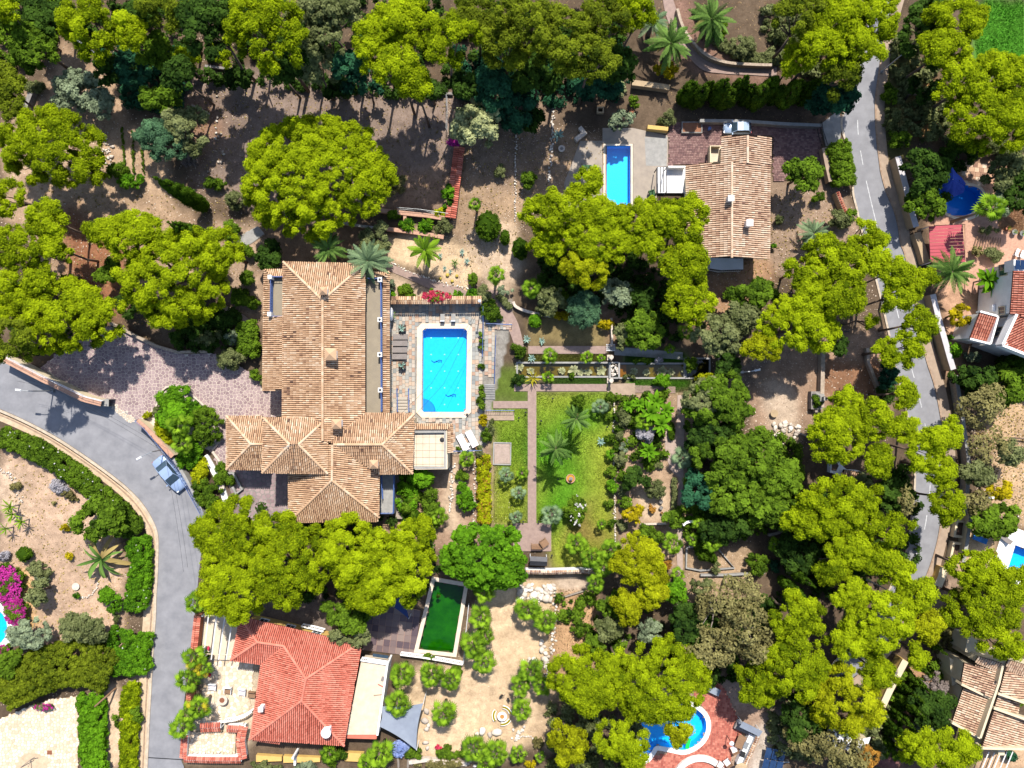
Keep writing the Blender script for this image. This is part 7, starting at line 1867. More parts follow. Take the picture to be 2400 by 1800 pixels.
# road wall of the villa: terracotta top, white pillars, blue fence
wall('terracotta topped road wall left of the villa gate', px('0,836 50,862 100,888 150,912 195,934 238,945'), 0.7, 2.3, 'cream_paint', 'terracotta_pale')
railing('blue fence on the terracotta topped road wall', gpts(px('0,831 50,857 100,883 150,907 195,929 238,940'), 3), 0.8, 2.35, 'white_metal', 1.4)
wall('curved terracotta topped road wall right of the villa gate', px('322,986 345,1006 370,1032 392,1056 405,1070'), 0.5, 1.7, 'cream_paint', 'terracotta_pale', k=3)
railing('blue railing along the curved road wall right of the gate', gpts(smooth_path(px('318,986 340,1005 364,1034 390,1066 412,1100 440,1148 464,1192 478,1216'), 3), 1.9), 1.0, 1.2, 'blue_rail', 1.3, bars=0.3)
wall('low blue capped road wall beside the parked blue car', px('405,1074 430,1112 455,1160 476,1208'), 0.3, 1.2, 'concrete_grey', 'concrete_grey', k=3)
wall('red tile topped wall beside the courtyard pergola', px('464,1442 460,1480 455,1526'), 0.5, 1.5, 'terracotta', None, tiles=('roof_tile_red', 0.85))
wall('red tile topped wall between the road palms', px('446,1610 443,1640 440,1660'), 0.5, 1.5, 'terracotta', None, tiles=('roof_tile_red', 0.6))
for lb, p_, tw in (('red tile coping on the west side of the lower court', '434,1722 430,1776', 0.85), ('red tile coping on the bottom side of the lower court', '432,1778 500,1780 566,1780', 0.8), ('red tile coping on the east side of the lower court', '570,1778 564,1735 572,1700', 1.1), ('red tile coping above the lower court, first piece', '470,1704 518,1702', 1.2), ('red tile coping above the lower court, second piece', '532,1706 572,1708', 0.9)):
    wall(lb, px(p_), 0.5, 1.1, 'white_paint', None, tiles=('roof_tile_red', tw))
balustrade('white balustrade at the murky pool\'s lower end', gpts(px('938,1535 985,1541 1035,1549 1084,1558'), 1.0))
balustrade('white balustrade beside the red house\'s roof terrace', gpts(px('845,1548 878,1553 909,1558'), 3.0), 2.0)
balustrade('white balustrade below the dark citrus tree', gpts(px('706,1468 735,1474 758,1480'), 1.5), 0.6)
balustrade('white stair balustrade climbing the courtyard', gpts(px('522,1692 550,1688 572,1680 590,1668'), 1.2), 0.3)
railing('white railing along the murky pool\'s palm side', gpts(px('1098,1420 1092,1480 1086,1556'), 1.0), 0.9, 0, 'white_metal', 1.2)
railing('blue railing on the long edge of the pool terrace', gpts(px('1132,706 1132,780 1130,836'), 1.0), 1.0, 0, 'blue_rail', 1.3, bars=0.3)
railing('blue railing at the upper landing of the terrace stairs', gpts(px('1139,758 1200,760'), 1.0), 1.0, 0, 'blue_rail', 1.2)
railing('blue railing down beside the small lawn\'s upper bed', gpts(px('1162,786 1160,840 1159,900'), 1.0), 1.0, 0, 'blue_rail', 1.2, bars=0.3)
railing('blue railing along the lower landing of the terrace stairs', gpts(px('1140,962 1205,962'), 1.0), 1.0, 0, 'blue_rail', 1.2, bars=0.3)
railing('blue railing below the two white loungers', gpts(px('1062,1058 1095,1057 1128,1056'), 1.0), 1.0, 0, 'blue_rail', 1.2)
railing('thin grey fence rail around the court\'s far corner', gpts(px('1045,205 1046,260 1045,300'), 2.0), 2.0, 0, 'grey_metal', 3.0, 0.025)
railing('thin grey fence rail along the court\'s planter side', gpts(px('930,486 980,490 1050,500'), 1.6), 1.6, 0, 'grey_metal', 2.4, 0.025)
def steps(label, x, y, w, d, n, m, ang=0.0, rise=-0.12):
    p = G(x, y); root = thing('steps', label, 'steps', (p[0], p[1], 0), ang)
    for i in range(n): h = max(0.06, 0.06 + abs(rise) * (n - 1 - i)); o = MB().box((0, 0, h / 2), (w * M, d * M / n * 0.92, h)).build('step', m, root); o.location = (0, (n / 2 - i - 0.5) * d * M / n, 0)
steps('dark stone steps from the pool terrace down to the lawn path', 1148, 918, 24, 36, 9, 'concrete_grey')
steps('small stair beside the main pool between two blue handrails', 943, 948, 26, 36, 5, 'slate_many')
for lb, x in (('blue handrail beside the villa side of the pool stair', 930), ('blue handrail beside the pool side of the pool stair', 957)):
    P = [P3(x, 911, 0.9), P3(x + 1, 938, 0.9), P3(x + 1, 965, 0.9)]; o = P[0]; r = thing('handrail', lb, 'handrail', (o[0], o[1], 0)); mb = MB(); mb.tube(P, 0.06, 6); mb.build('rail', 'blue_rail', r, (o[0], o[1], 0))
    for q in P: mb = MB(); mb.tube([q, (q[0], q[1], 0)], 0.04, 5); mb.build('post', 'blue_rail', r, (o[0], o[1], 0))
sheet('landing', px('1138,965 1205,965 1205,985 1138,985'), 0.045, 'pavement_tan')
# white curved garden steps beside the villa bank
mb = MB(); wall_mb(mb, gpts(smooth_path(px('480,1068 494,1092 508,1118 520,1146 528,1172 536,1192'), 4), 0.3), 0.75, 0, 0.3); o = mb.build('white_path', 'white_paint'); tag(o, kind='structure')
steps('yellow edged stair wedge beside the second pool', 1542, 305, 40, 12, 5, 'cream_paint', radians(-8))
p = P3(1542, 300, .5); o = wall('yellow wedge wall above the small stair', px('1518,297 1566,302'), 0.5, 1.0, 'yellow_paint')

# ---------------------------------------------------------------- vehicles
def car(label, x, y, length, ang, paint, hatch):
    p = G(x, y); root = thing('parked_car', label, 'car', (p[0], p[1], 0.05), ang); L = length * M; W = L * (0.42 if hatch else 0.385); hw = W / 2; hl = L / 2
    # body: loops along the length (x, half width, z bottom, z waist)
    st = [(-1.0, 0.70, 0.42, 0.72), (-0.97, 0.86, 0.30, 0.84), (-0.86, 0.95, 0.24, 0.92), (-0.5, 1.0, 0.20, 0.95), (0.0, 1.0, 0.20, 0.95), (0.45, 1.0, 0.20, 0.94), (0.72, 0.97, 0.22, 0.88), (0.90, 0.88, 0.28, 0.78), (0.97, 0.74, 0.34, 0.68), (1.0, 0.58, 0.42, 0.58)]
    vs = []; n = 10
    for u, w, zb, zt in st:
        xx = u * hl; ww = w * hw
        vs += [(xx, -ww * 0.86, zb), (xx, -ww * 0.98, zb + 0.12), (xx, -ww, (zb + zt) / 2), (xx, -ww * 0.97, zt - 0.08), (xx, -ww * 0.86, zt), (xx, ww * 0.86, zt), (xx, ww * 0.97, zt - 0.08), (xx, ww, (zb + zt) / 2), (xx, ww * 0.98, zb + 0.12), (xx, ww * 0.86, zb)]
    fs = [(i * n + j, i * n + (j + 1) % n, (i + 1) * n + (j + 1) % n, (i + 1) * n + j) for i in range(len(st) - 1) for j in range(n)] + [list(range(n - 1, -1, -1)), [(len(st) - 1) * n + j for j in range(n)]]
    mb = MB(); mb.add(vs, fs); body = mb.build('body', paint, root, smooth=True)
    rb, r0_, r1_, fb = (-0.95, -0.72, 0.10, 0.48) if hatch else (-0.66, -0.36, 0.16, 0.50); zr, zw, wr, ww = 1.42, 0.93, 0.72 * hw, 0.90 * hw; X = lambda u: u * hl
    mb = MB(); c8 = [(X(r0_), -wr, zr), (X(r1_), -wr, zr), (X(r1_), wr, zr), (X(r0_), wr, zr)]; mid = [(X((r0_ + r1_) / 2), -wr * 1.02, zr + 0.05), (X((r0_ + r1_) / 2), wr * 1.02, zr + 0.05)]
    mb.add(c8 + mid, [(0, 4, 5, 3), (4, 1, 2, 5)]); mb.tube([c8[0], (X(rb), -ww, zw)], 0.035, 5); mb.tube([c8[3], (X(rb), ww, zw)], 0.035, 5); mb.tube([c8[1], (X(fb), -ww, zw)], 0.035, 5); mb.tube([c8[2], (X(fb), ww, zw)], 0.035, 5); mb.build('roof_panel', paint, root)
    for nm, q in (('windscreen', [c8[1], c8[2], (X(fb), ww, zw), (X(fb), -ww, zw)]), ('rear_window', [c8[3], c8[0], (X(rb), -ww, zw), (X(rb), ww, zw)])): MB().slab(ccw3(q), 0.02).build(nm, 'glass', root)
    for s in (-1, 1): MB().add([(X(rb), s * ww, zw), (X(fb), s * ww, zw), (X(r1_), s * wr, zr), (X(r0_), s * wr, zr)], [(0, 1, 2, 3) if s < 0 else (3, 2, 1, 0)]).build('side_window', 'glass', root)
    for u in (-0.62, 0.63):
        for s in (-1, 1):
            w = obj('wheel', None, root, (X(u), s * hw * 0.90, 0.31), (pi / 2, 0, 0)); MB().lathe((0, 0, -0.1), [(0.20, 0), (0.30, 0.01), (0.31, 0.1), (0.30, 0.2), (0.20, 0.21)], 14).build('tyre', 'tyre', w); MB().lathe((0, 0, -0.105), [(0.19, 0), (0.19, 0.21)], 10).build('rim', 'grey_metal', w)
    for s in (-1, 1):
        MB().box((X(0.93), s * hw * 0.62, 0.66), (0.22, 0.32, 0.14), s * -0.5).build('headlight', 'white_metal', root); MB().box((X(-0.965), s * hw * 0.66, 0.72), (0.12, 0.3, 0.16), s * 0.3).build('tail_light', 'red_light', root)
        MB().box((X(0.40), s * hw * 1.10, 0.97), (0.14, 0.22, 0.13)).build('wing_mirror', paint, root)
    MB().box((X(0.985), 0, 0.44), (0.06, hw * 0.8, 0.12)).build('number_plate', 'white_paint', root)
car('blue grey saloon car parked on the curving residential road', 404, 1109, 93, atan2(-210, 160) + 0.04, 'car_blue', False)
car('silver blue hatchback parked on the shaded driveway above the ridge house', 1724, 305, 64, pi, 'car_silver', True)

# ---------------------------------------------------------------- lamps, poles, wires
def lamp(label, base, h, arm, ang, m='grey_metal', head='white_metal'):
    p = G(*base); root = thing('street_lamp', label, 'street lamp', (p[0], p[1], 0)); ca, sa = cos(ang), sin(ang)
    mb = MB(); mb.tube([(0, 0, 0), (0, 0, h - 0.3), (ca * 0.3, sa * 0.3, h), (ca * arm, sa * arm, h + 0.1)], [0.09, 0.065, 0.05, 0.045], 8); mb.build('pole', m, root); MB().box((0, 0, 0.2), (0.3, 0.3, 0.4)).build('base', m, root)
    MB().box((ca * (arm + 0.3), sa * (arm + 0.3), h + 0.1), (0.75, 0.26, 0.12), ang, taper=0.7).build('lamp_head', head, root)
lamp('tall street lamp leaning out from the main road pavement', (2064, 170), 5.2, 0.5, 0.2); lamp('street lamp at the left road wall above the shaded curve', (126, 916), 4.6, 1.2, pi - 0.1)
lamp('street lamp bending over the road beside the blue car', (392, 1052), 4.4, 1.3, pi + 0.5); lamp('wall lamp on the long low roadside wall', (2266, 1158), 3.6, 0.5, 0.1); lamp('white garden lamp by the dark rubble yard', (1738, 872), 3.2, 0.7, 0.2, 'white_metal')
def wire(label, pts, r=0.014):
    mb = MB(); o = pts[0]; n = 10
    for a, b in zip(pts[:-1], pts[1:]):
        a, b = np.array(a), np.array(b); L = np.linalg.norm(b - a); mb.tube([tuple(a + (b - a) * i / n - np.array([0, 0, 1]) * L * 0.02 * 4 * (i / n) * (1 - i / n)) for i in range(n + 1)], r, 4)
    ob = mb.build('power_cable', 'black_thing', None, o); tag(ob, label, 'cable')
wire('upper of two power cables crossing over the main pool', [P3(1126, 716, 5), P3(1010, 900, 5.6), P3(900, 1010, 8.5)]); wire('lower of two power cables crossing over the main pool', [P3(1126, 716, 4.4), P3(1040, 900, 5.0), P3(910, 1040, 8.2)])
wire('long power cable along the curving residential road', [P3(40, 885, 5), P3(126, 905, 5), P3(392, 1052, 5), P3(440, 1330, 5)]); wire('second power cable along the curving residential road', [P3(40, 893, 4.7), P3(130, 913, 4.7), P3(385, 1060, 4.7), P3(430, 1340, 4.7)])
mb = MB(); p = P3(1128, 716, 0); mb.tube([(p[0], p[1], 0), (p[0], p[1], 5.2)], 0.06, 6); mb.lathe((p[0], p[1], 5.1), [(0.16, 0), (0.2, 0.12), (0.05, 0.25)], 10); tag(mb.build('cable_pole', 'white_metal', None, p), 'white topped cable pole at the terrace corner by the tiled wall', 'pole')
for i, (x, y) in enumerate(px('1295,934 1268,986 1261,1017 1307,1122 1226,1221 1262,1221 1232,966 1216,979 1293,1300 1422,1000')):
    p = G(x, y); r = thing('garden_lamp', ['small black garden lamp at the lawn\'s upper left', 'small black garden lamp left of the upper cycad', 'small black garden lamp at the path beside the cycads', 'small black garden lamp left of the lawn fountain', 'small black garden lamp at the small lawn\'s lower corner', 'small black garden lamp under the grey lawn palm', 'small black garden lamp at the small lawn\'s upper corner', 'small black garden lamp in the small lawn\'s upper half', 'small black garden lamp near the swing seat', 'small black garden lamp near the blue agave'][i], 'garden lamp', (p[0], p[1], 0), 0, 'small garden lamps on the lawn')
    MB().tube([(0, 0, 0), (0, 0, 0.55)], 0.035, 6).build('post', 'black_thing', r); MB().lathe((0, 0, 0.5), [(0.06, 0), (0.13, 0.06), (0.02, 0.2)], 8).build('lantern', 'dark_metal', r)

# ---------------------------------------------------------------- garden furniture
def lounger(label, x, y, L, W, ang, m, frame='white_metal', group=None, back=0.32, z=0.06):
    p = G(x, y); r = thing('sun_lounger', label, 'sun lounger', (p[0], p[1], z), ang, group); L *= M; W *= M
    mb = MB(); mb.box((L * 0.16, 0, 0.38), (L * 0.66, W, 0.11)); mb.build('seat', m, r); mb = MB(); a = L * 0.34; mb.slab([(-L * 0.17, -W / 2, 0.43), (-L * 0.17, W / 2, 0.43), (-L * 0.17 - a, W / 2, 0.43 + back), (-L * 0.17 - a, -W / 2, 0.43 + back)][::-1], 0.1); mb.build('backrest', m, r)
    for sx in (-0.3, 0.42):
        for sy in (-0.42, 0.42): MB().box((L * sx, W * sy, 0.17), (0.06, 0.06, 0.34)).build('leg', frame, r)
for i, y in enumerate((790, 805, 820.5, 836)): lounger(['taupe', 'second taupe', 'third taupe', 'lowest taupe'][i] + [' sun lounger next to the upper square planter', ' sun lounger in the row beside the main pool', ' sun lounger in the row beside the main pool', ' sun lounger next to the lower square planter'][i], 939.5 - 0.8 * i, y, 35, 12.5, pi, 'taupe_cloth', 'dark_metal', 'taupe sun loungers beside the main pool', 0.12)
lounger('white sun lounger on the terrace corner, nearer the flat roof', 1085, 1036, 40, 16, radians(118), 'white_cloth'); lounger('white sun lounger on the terrace corner, nearer the hedge', 1106, 1027, 40, 16, radians(118), 'white_cloth')
lounger('blue sun lounger nearer the light green tree', 2300, 1246, 30, 12, radians(147), 'lounger_blue'); lounger('blue sun lounger nearer the cream planter wall', 2290, 1261, 31, 13, radians(157), 'lounger_blue')
lounger('grey sun lounger on the white pool deck, upper', 2352, 1262, 24, 11, radians(140), 'taupe_cloth'); lounger('grey sun lounger on the white pool deck, lower', 2345, 1252 + 100, 22, 11, radians(185), 'taupe_cloth', z=0.12)
lounger('white sun lounger on the pink terrace, first of two', 2378, 594, 20, 7, radians(65), 'white_paint'); lounger('white sun lounger on the pink terrace, second of two', 2390, 598, 20, 7, radians(65), 'white_paint')
def planter(label, x, y, w, h, m, plant, group=None, z=0.06):
    p = G(x, y); r = thing('planter', label, 'planter', (p[0], p[1], z), 0.05, group); w *= M; mb = MB(); mb.box((0, 0, h / 2), (w, w, h)); mb.build('pot', m, r); MB().box((0, 0, h + 0.004), (w * 0.84, w * 0.84, 0.02)).build('earth', 'soil', r)
    me = LEAF[plant][0]
    for i in range(11): s = w * 0.75; obj('leaf', me, r, (0, 0, h), (0, -radians(20 + 50 * random.random()), i * 2.4), (s, s, s))
planter('square dark planter with silver plant above the taupe loungers', 944, 770, 16, 0.75, 'dark_metal', 'agave'); planter('square dark planter with silver plant below the taupe loungers', 944, 857, 16, 0.75, 'dark_metal', 'agave')
def pot(label, x, y, r_, h, m='terracotta', plant='yucca', z=0.05):
    p = G(x, y); r = thing('flower_pot', label, 'flower pot', (p[0], p[1], z)); k = r_ * M; MB().lathe((0, 0, 0), [(k * 0.6, 0), (k * 0.95, h * 0.8), (k, h * 0.85), (k, h), (k * 0.85, h), (k * 0.8, h - 0.08)], 14).build('pot', m, r)
    if plant:
        for i in range(8): s = k * 1.3; obj('leaf', LEAF[plant][0], r, (0, 0, h - 0.05), (0, -radians(25 + 45 * random.random()), i * 2.4), (s, s, s))
pot('terracotta pot at the corner beside the white loungers', 1120, 1049, 5, 0.5); pot('terracotta pot under the pale olive tree', 1479, 266, 5.5, 0.6, plant=None); pot('terracotta pot on the pink terrace, nearest the twin palm', 2357, 537, 6, 0.5); pot('grey pot on the pink terrace, middle of three', 2372, 546, 6.5, 0.5, 'concrete_grey'); pot('grey pot on the pink terrace by the edge', 2391, 549, 7, 0.5, 'concrete_grey'); pot('terracotta pot beside the white pool deck', 2328, 1296, 5, 0.45)
pot('stone pot on the white garden steps', 526, 1141, 5.5, 0.5, 'stone_pale', None, 0.3); pot('blue barrel on the shaded driveway', 1660, 305, 4, 0.7, 'blue_rail', None)
pot('stone stool pot in the fruit garden, upper', 1548, 1175, 4.5, 0.4, 'stone_grey', None); pot('stone stool pot in the fruit garden, lower', 1548, 1189, 4.5, 0.4, 'stone_grey', None); pot('small urn on the golden tree\'s side', 1550, 1201, 3, 0.4)
def table_round(label, x, y, r_, h, m, z=0.06, mt=None):
    p = G(x, y); r = thing('round_table', label, 'table', (p[0], p[1], z)); k = r_ * M; MB().lathe((0, 0, h - 0.08), [(k * 0.97, 0), (k, 0.03), (k, 0.06), (k * 0.97, 0.08)], 20).build('table_top', m, r); MB().lathe((0, 0, 0), [(k * 0.45, 0), (k * 0.2, 0.15), (k * 0.2, h - 0.08)], 12).build('pedestal', m, r)
    if mt: MB().lathe((0, 0, h), [(k * 0.5, 0), (k * 0.5, 0.012)], 8).build('inlay', mt, r)
table_round('round stone table with an inlaid top in the courtyard', 526, 1635, 12.5, 0.75, 'stone_pale', mt='rust'); table_round('white round table in the sandy garden between curved benches', 1177, 1674, 11, 0.7, 'white_paint', 0, 'gold_plate')
table_round('small white side table between the white loungers', 1099, 1041, 4, 0.5, 'white_paint'); table_round('round stone table in the rubble yard', 1812, 969, 9, 0.5, 'tan_wall', 0); table_round('pale round grinding stone on the sandy garden', 179, 1374, 9, 0.2, 'stone_pale', 0)
table_round('pebble topped round well on the dry field', 1316, 350, 8, 0.35, 'stone_pale', 0, 'stone_grey')
for a0, lb in ((0.25, 'curved white bench at the sandy garden table, nearest the palms'), (1.9 + 0.6, 'curved white bench at the sandy garden table, on its west side'), (4.55, 'curved white bench at the sandy garden table, on its lower side')):
    p = G(1177, 1674); r = thing('curved_bench', lb, 'bench', (p[0], p[1], 0), 0, 'curved benches around the white table'); A = np.linspace(a0, a0 + 1.25, 9); pts = [(cos(a) * 1.12, sin(a) * 1.12) for a in A]
    mb = MB(); wall_mb(mb, pts, 0.42, 0.34, 0.44); mb.build('seat', 'white_paint', r); mb = MB(); wall_mb(mb, pts, 0.25, 0.441, 0.46); mb.build('cushion', 'leaf_yellow', r)
    for q in (pts[1], pts[-2]): MB().box((q[0], q[1], 0.17), (0.2, 0.2, 0.34)).build('leg', 'white_paint', r)
def chair(label, x, y, ang, m, group=None, s=1.0, z=0.06, seat=None):
    p = G(x, y); r = thing('chair', label, 'chair', (p[0], p[1], z), ang, group); w = 0.55 * s; MB().box((0, 0, 0.43), (w, w, 0.06)).build('seat', seat or m, r); MB().box((-w / 2, 0, 0.70), (0.06, w, 0.5)).build('backrest', m, r)
    for sx in (-0.45, 0.45):
        for sy in (-0.45, 0.45): MB().box((w * sx, w * sy, 0.2), (0.05, 0.05, 0.4)).build('leg', m, r)
    for sy in (-0.5, 0.5): MB().box((0, w * sy, 0.62), (w, 0.06, 0.05)).build('armrest', m, r)
for i, (x, y) in enumerate(((502, 1606), (538, 1614), (571, 1618), (594, 1624))): chair(['white courtyard chair nearest the road palms', 'brown white courtyard chair above the round table', 'white courtyard chair right of the round table', 'wooden courtyard chair against the red house'][i], x, y, -pi / 2 - 0.1, 'wood' if i == 3 else 'white_metal', 'chairs in the cream courtyard', 1.6, seat='wood' if i in (1, 3) else 'white_cloth')
chair('folding chair on the lawn patio beside the bench', 1275, 1270, 0.6, 'wood', None, 1.7, 0.04); chair('wooden armchair on the brick terrace, first', 1685, 1788, 1.0, 'wood', 'wooden armchairs on the brick terrace', 1.5, seat='white_cloth'); chair('wooden armchair on the brick terrace, second', 1702, 1782, 2.2, 'wood', 'wooden armchairs on the brick terrace', 1.5, seat='white_cloth')
chair('green garden chair at the second pool\'s right side', 1527, 456, 0.3, 'plastic_green' if 0 else 'leaf_bluegreen', None, 1.5, 0.03); chair('wooden chair by the outdoor kitchen', 1718, 1752, 2.0, 'wood', None, 1.5, seat='white_cloth')
def bench(label, x, y, L, W, ang, m, z=0.04):
    p = G(x, y); r = thing('garden_bench', label, 'bench', (p[0], p[1], z), ang); L *= M; W *= M
    for k in range(4): MB().box((0, W * (-0.38 + 0.25 * k), 0.45), (L, W * 0.2, 0.04)).build('slat', m, r)
    for k in range(3): MB().box((0, W * 0.5, 0.55 + 0.13 * k), (L, 0.04, 0.09)).build('back_slat', m, r)
    for s in (-0.46, 0.46): MB().box((L * s, 0, 0.22), (0.07, W, 0.44)).build('leg', m, r)
bench('brown wooden bench on the lawn\'s lower patio', 1258, 1278, 26, 11, pi, 'wood'); bench('grey wooden bench under the olive orchard tree', 1458, 1503, 18, 9, 1.0, 'grey_wood', 0)
# swing seat with dark canopy
p = G(1261, 1308); r = thing('swing_seat', 'swing seat under a dark grey canopy below the brown bench', 'swing seat', (p[0], p[1], 0), -0.05); mb = MB(); mb.slab([(-1.1, -0.55, 1.75), (1.1, -0.55, 1.75), (1.1, 0.05, 1.95), (-1.1, 0.05, 1.95)], 0.05); mb.slab([(-1.1, 0.05, 1.95), (1.1, 0.05, 1.95), (1.1, 0.6, 1.78), (-1.1, 0.6, 1.78)], 0.05); mb.build('canopy', 'stone_grey' if 0 else 'dark_metal', r); MB().box((0, 0, 0.5), (1.9, 0.6, 0.12)).build('seat', 'taupe_cloth', r)
for sx in (-1.05, 1.05):
    for sy in (-0.5, 0.5): MB().tube([(sx, sy, 0), (sx, 0, 1.8)], 0.04, 5).build('leg', 'white_metal', r)
# lawn fountain
p = G(1337, 1121); r = thing('fountain', 'small tiered fountain in a round terracotta bowl on the lawn', 'fountain', (p[0], p[1], 0)); MB().lathe((0, 0, 0), [(0.5, 0), (0.58, 0.25), (0.6, 0.32), (0.52, 0.32), (0.48, 0.2)], 24).build('bowl', 'terracotta_pale', r); MB().lathe((0, 0, 0.18), [(0.47, 0), (0.47, 0.03)], 20).build('water', 'pond_rust', r); MB().lathe((0, 0, 0.15), [(0.12, 0), (0.08, 0.3), (0.25, 0.45), (0.27, 0.5), (0.1, 0.5), (0.06, 0.75), (0.14, 0.85), (0.02, 0.95)], 14).build('spout', 'stone_grey', r)
# canal fountain frame, columns and metal gate
p = G(1439, 868); r = thing('canal_fountain', 'stone box fountain dividing the two canal ponds', 'fountain', (p[0], p[1], 0)); mb = MB()
for s in (-1, 1): mb.box((s * 0.58, 0, 0.3), (0.22, 2.1, 0.6))
for s in (-1, 1): mb.box((0, s * 1.0, 0.3), (0.94, 0.2, 0.602))
mb.build('basin', 'concrete_grey', r); MB().box((0, 0, 0.2), (0.94, 1.8, 0.1)).build('basin_floor', 'pond_dark', r)
for lb, y in (('cream stone column above the canal fountain', 838), ('cream stone column below the canal fountain', 892)):
    p = G(1429, y); r = thing('stone_column', lb, 'column', (p[0], p[1], 0)); MB().lathe((0, 0, 0), [(0.3, 0), (0.3, 0.15), (0.2, 0.25), (0.17, 1.4), (0.28, 1.5), (0.28, 1.65)], 14).build('shaft', 'stone_pale', r); MB().box((0, 0, 0.05), (0.7, 0.7, 0.1)).build('plinth', 'stone_pale', r)
p = G(1430, 815); r = thing('metal_gate', 'white metal grate gate above the canal fountain', 'gate', (p[0], p[1], 0)); mb = MB()
for y in (-0.4, 0.4): mb.box((0, y, 0.5), (1.15, 0.06, 0.06))
mb.build('frame', 'white_metal', r); me = MB().box((0, 0, 0.5), (0.035, 0.8, 0.04)).mesh('bar', 'white_metal')
for k in range(9): obj('bar', me, r, (-0.5 + k * 0.125, 0, 0))
# driveway gates
P = gpts(px('1922,288 1926,310 1937,345'), 1.2); r = thing('driveway_gate', 'tall black barred gate of the ridge house driveway', 'gate', (P[0][0], P[0][1], 0)); mb = MB()
for zz in (0.2, 1.0, 1.7): mb.tube([(q[0], q[1], zz) for q in P], 0.04, 5)
mb.build('frame', 'black_thing', r, (P[0][0], P[0][1], 0)); me = MB().box((0, 0, 0.95), (0.03, 0.03, 1.6)).mesh('bar', 'black_thing')
for k in range(20): q, _ = along(P, pathlen(P)[-1] * k / 19); obj('bar', me, r, (q[0] - P[0][0], q[1] - P[0][1], 0))
mb = MB(); wall_mb(mb, gpts(px('238,943 262,944'), 1.0), 0.9, 0, 1.7); o = mb.build('gate_pillar', 'concrete_grey', None, P3(250, 943, 0)); tag(o, 'grey gate pillar at the end of the terracotta topped wall', 'gate pillar')
# sails, parasols, pergolas, carport
def sail(label, corners, m, seg=8, sag=0.12):
    Q = [np.array(P3(*c)) for c in corners]; o = Q[0]; n = len(Q); cen = sum(Q) / n; r = thing('shade_sail', label, 'shade sail', (o[0], o[1], 0)); ring_ = []
    for i in range(n):
        a, b = Q[i], Q[(i + 1) % n]
        for k in range(seg): u = k / seg; q = a + (b - a) * u; ring_.append(q + (cen - q) * sag * 4 * u * (1 - u) * 0.9)
    mb = MB(); k = len(ring_); mb.add([tuple(q) for q in ring_] + [tuple(q * 0.5 + cen * 0.5 - np.array([0, 0, 0.08])) for q in ring_] + [tuple(cen - np.array([0, 0, 0.1]))], [(i, (i + 1) % k, k + (i + 1) % k, k + i) for i in range(k)] + [(k + i, k + (i + 1) % k, 2 * k) for i in range(k)]); mb.build('cloth', m, r, (o[0], o[1], 0), smooth=True)
    for q in Q: MB().tube([(q[0], q[1], 0), tuple(q)], 0.05, 6).build('post', 'white_metal', r, (o[0], o[1], 0))
sail('large grey shade sail beside the red house terrace', [(893, 1655, 2.9), (992, 1648, 3.4), (976, 1758, 2.6), (888, 1702, 3.0)], 'grey_cloth'); sail('navy triangular shade sail over the dark tiled patio', [(905, 1412, 2.8), (952, 1392, 3.2), (958, 1450, 2.3)], 'navy_cloth')
p = G(2228, 425); r = thing('parasol', 'collapsed bright blue parasol cover beside the kidney pool', 'parasol', (p[0], p[1], 0)); mb = MB(); Q = [(2232, 392, 2.2), (2264, 430, 0.5), (2258, 452, 0.25), (2232, 462, 0.2), (2205, 448, 0.3), (2203, 430, 0.5)]; ap = P3(2234, 420, 1.9)
R_ = [];
for i, q in enumerate(Q):
    a, b = np.array(P3(*q)), np.array(P3(*Q[(i + 1) % len(Q)]))
    for u in (0, 0.33, 0.66): R_.append(tuple(a + (b - a) * u + (0.12 if u else 0) * np.array([0, 0, 1]) * (1 if u > .5 else -1)))
mb.add(R_ + [ap], [(i, (i + 1) % len(R_), len(R_)) for i in range(len(R_))]); mb.build('cloth', 'blue_cloth', r, (p[0], p[1], 0)); MB().tube([(ap[0], ap[1], 0), ap], 0.05, 6).build('pole', 'white_metal', r, (p[0], p[1], 0))
p = G(2219, 571); r = thing('carport', 'red sheet metal carport roof beside the kidney pool terrace', 'carport', (p[0], p[1], 0)); c4 = [np.array(P3(*q)) for q in ((2177, 530, 2.5), (2256, 526, 2.7), (2262, 614, 2.7), (2181, 616, 2.5))]
for k in range(11):
    u0, u1 = k / 11 + 0.004, (k + 1) / 11 - 0.004; L = lambda u: c4[0] + (c4[3] - c4[0]) * u; Rr = lambda u: c4[1] + (c4[2] - c4[1]) * u
    MB().slab(ccw3([tuple(L(u0)), tuple(Rr(u0)), tuple(Rr(u1) + [0, 0, 0.03]), tuple(L(u1) + [0, 0, 0.03])]), 0.05).build('roof_panel', 'red_sheet', r, (p[0], p[1], 0))
for q in c4: MB().tube([(q[0] * 0.98 + p[0] * 0.02, q[1] * 0.98 + p[1] * 0.02, 0), (q[0] * 0.98 + p[0] * 0.02, q[1] * 0.98 + p[1] * 0.02, q[2] - 0.06)], 0.06, 6).build('post', 'white_metal', r, (p[0], p[1], 0))
p = G(2314, 566); r = thing('slatted_screen', 'row of dark wooden slats on the pink terrace', 'pergola', (p[0], p[1], 0))
for k in range(10): a, b = P3(2292 + k * 6, 551 + k * 0.8, 0.3), P3(2283 + k * 6.5, 579 + k * 0.6, 0.3); MB().tube([a, b], 0.05, 4).build('slat', 'wood', r, (p[0], p[1], 0))
p = G(512, 1495); r = thing('pergola', 'white beamed pergola over the paved yard beside the red roof', 'pergola', (p[0], p[1], 0))
for k, (x0, x1) in enumerate(((489, 476), (508, 495), (528, 512), (547, 530))): MB().tube([P3(x0, 1440, 2.6), P3(x1, 1546, 2.6)], 0.07, 4).build('beam', 'white_paint', r, (p[0], p[1], 0))
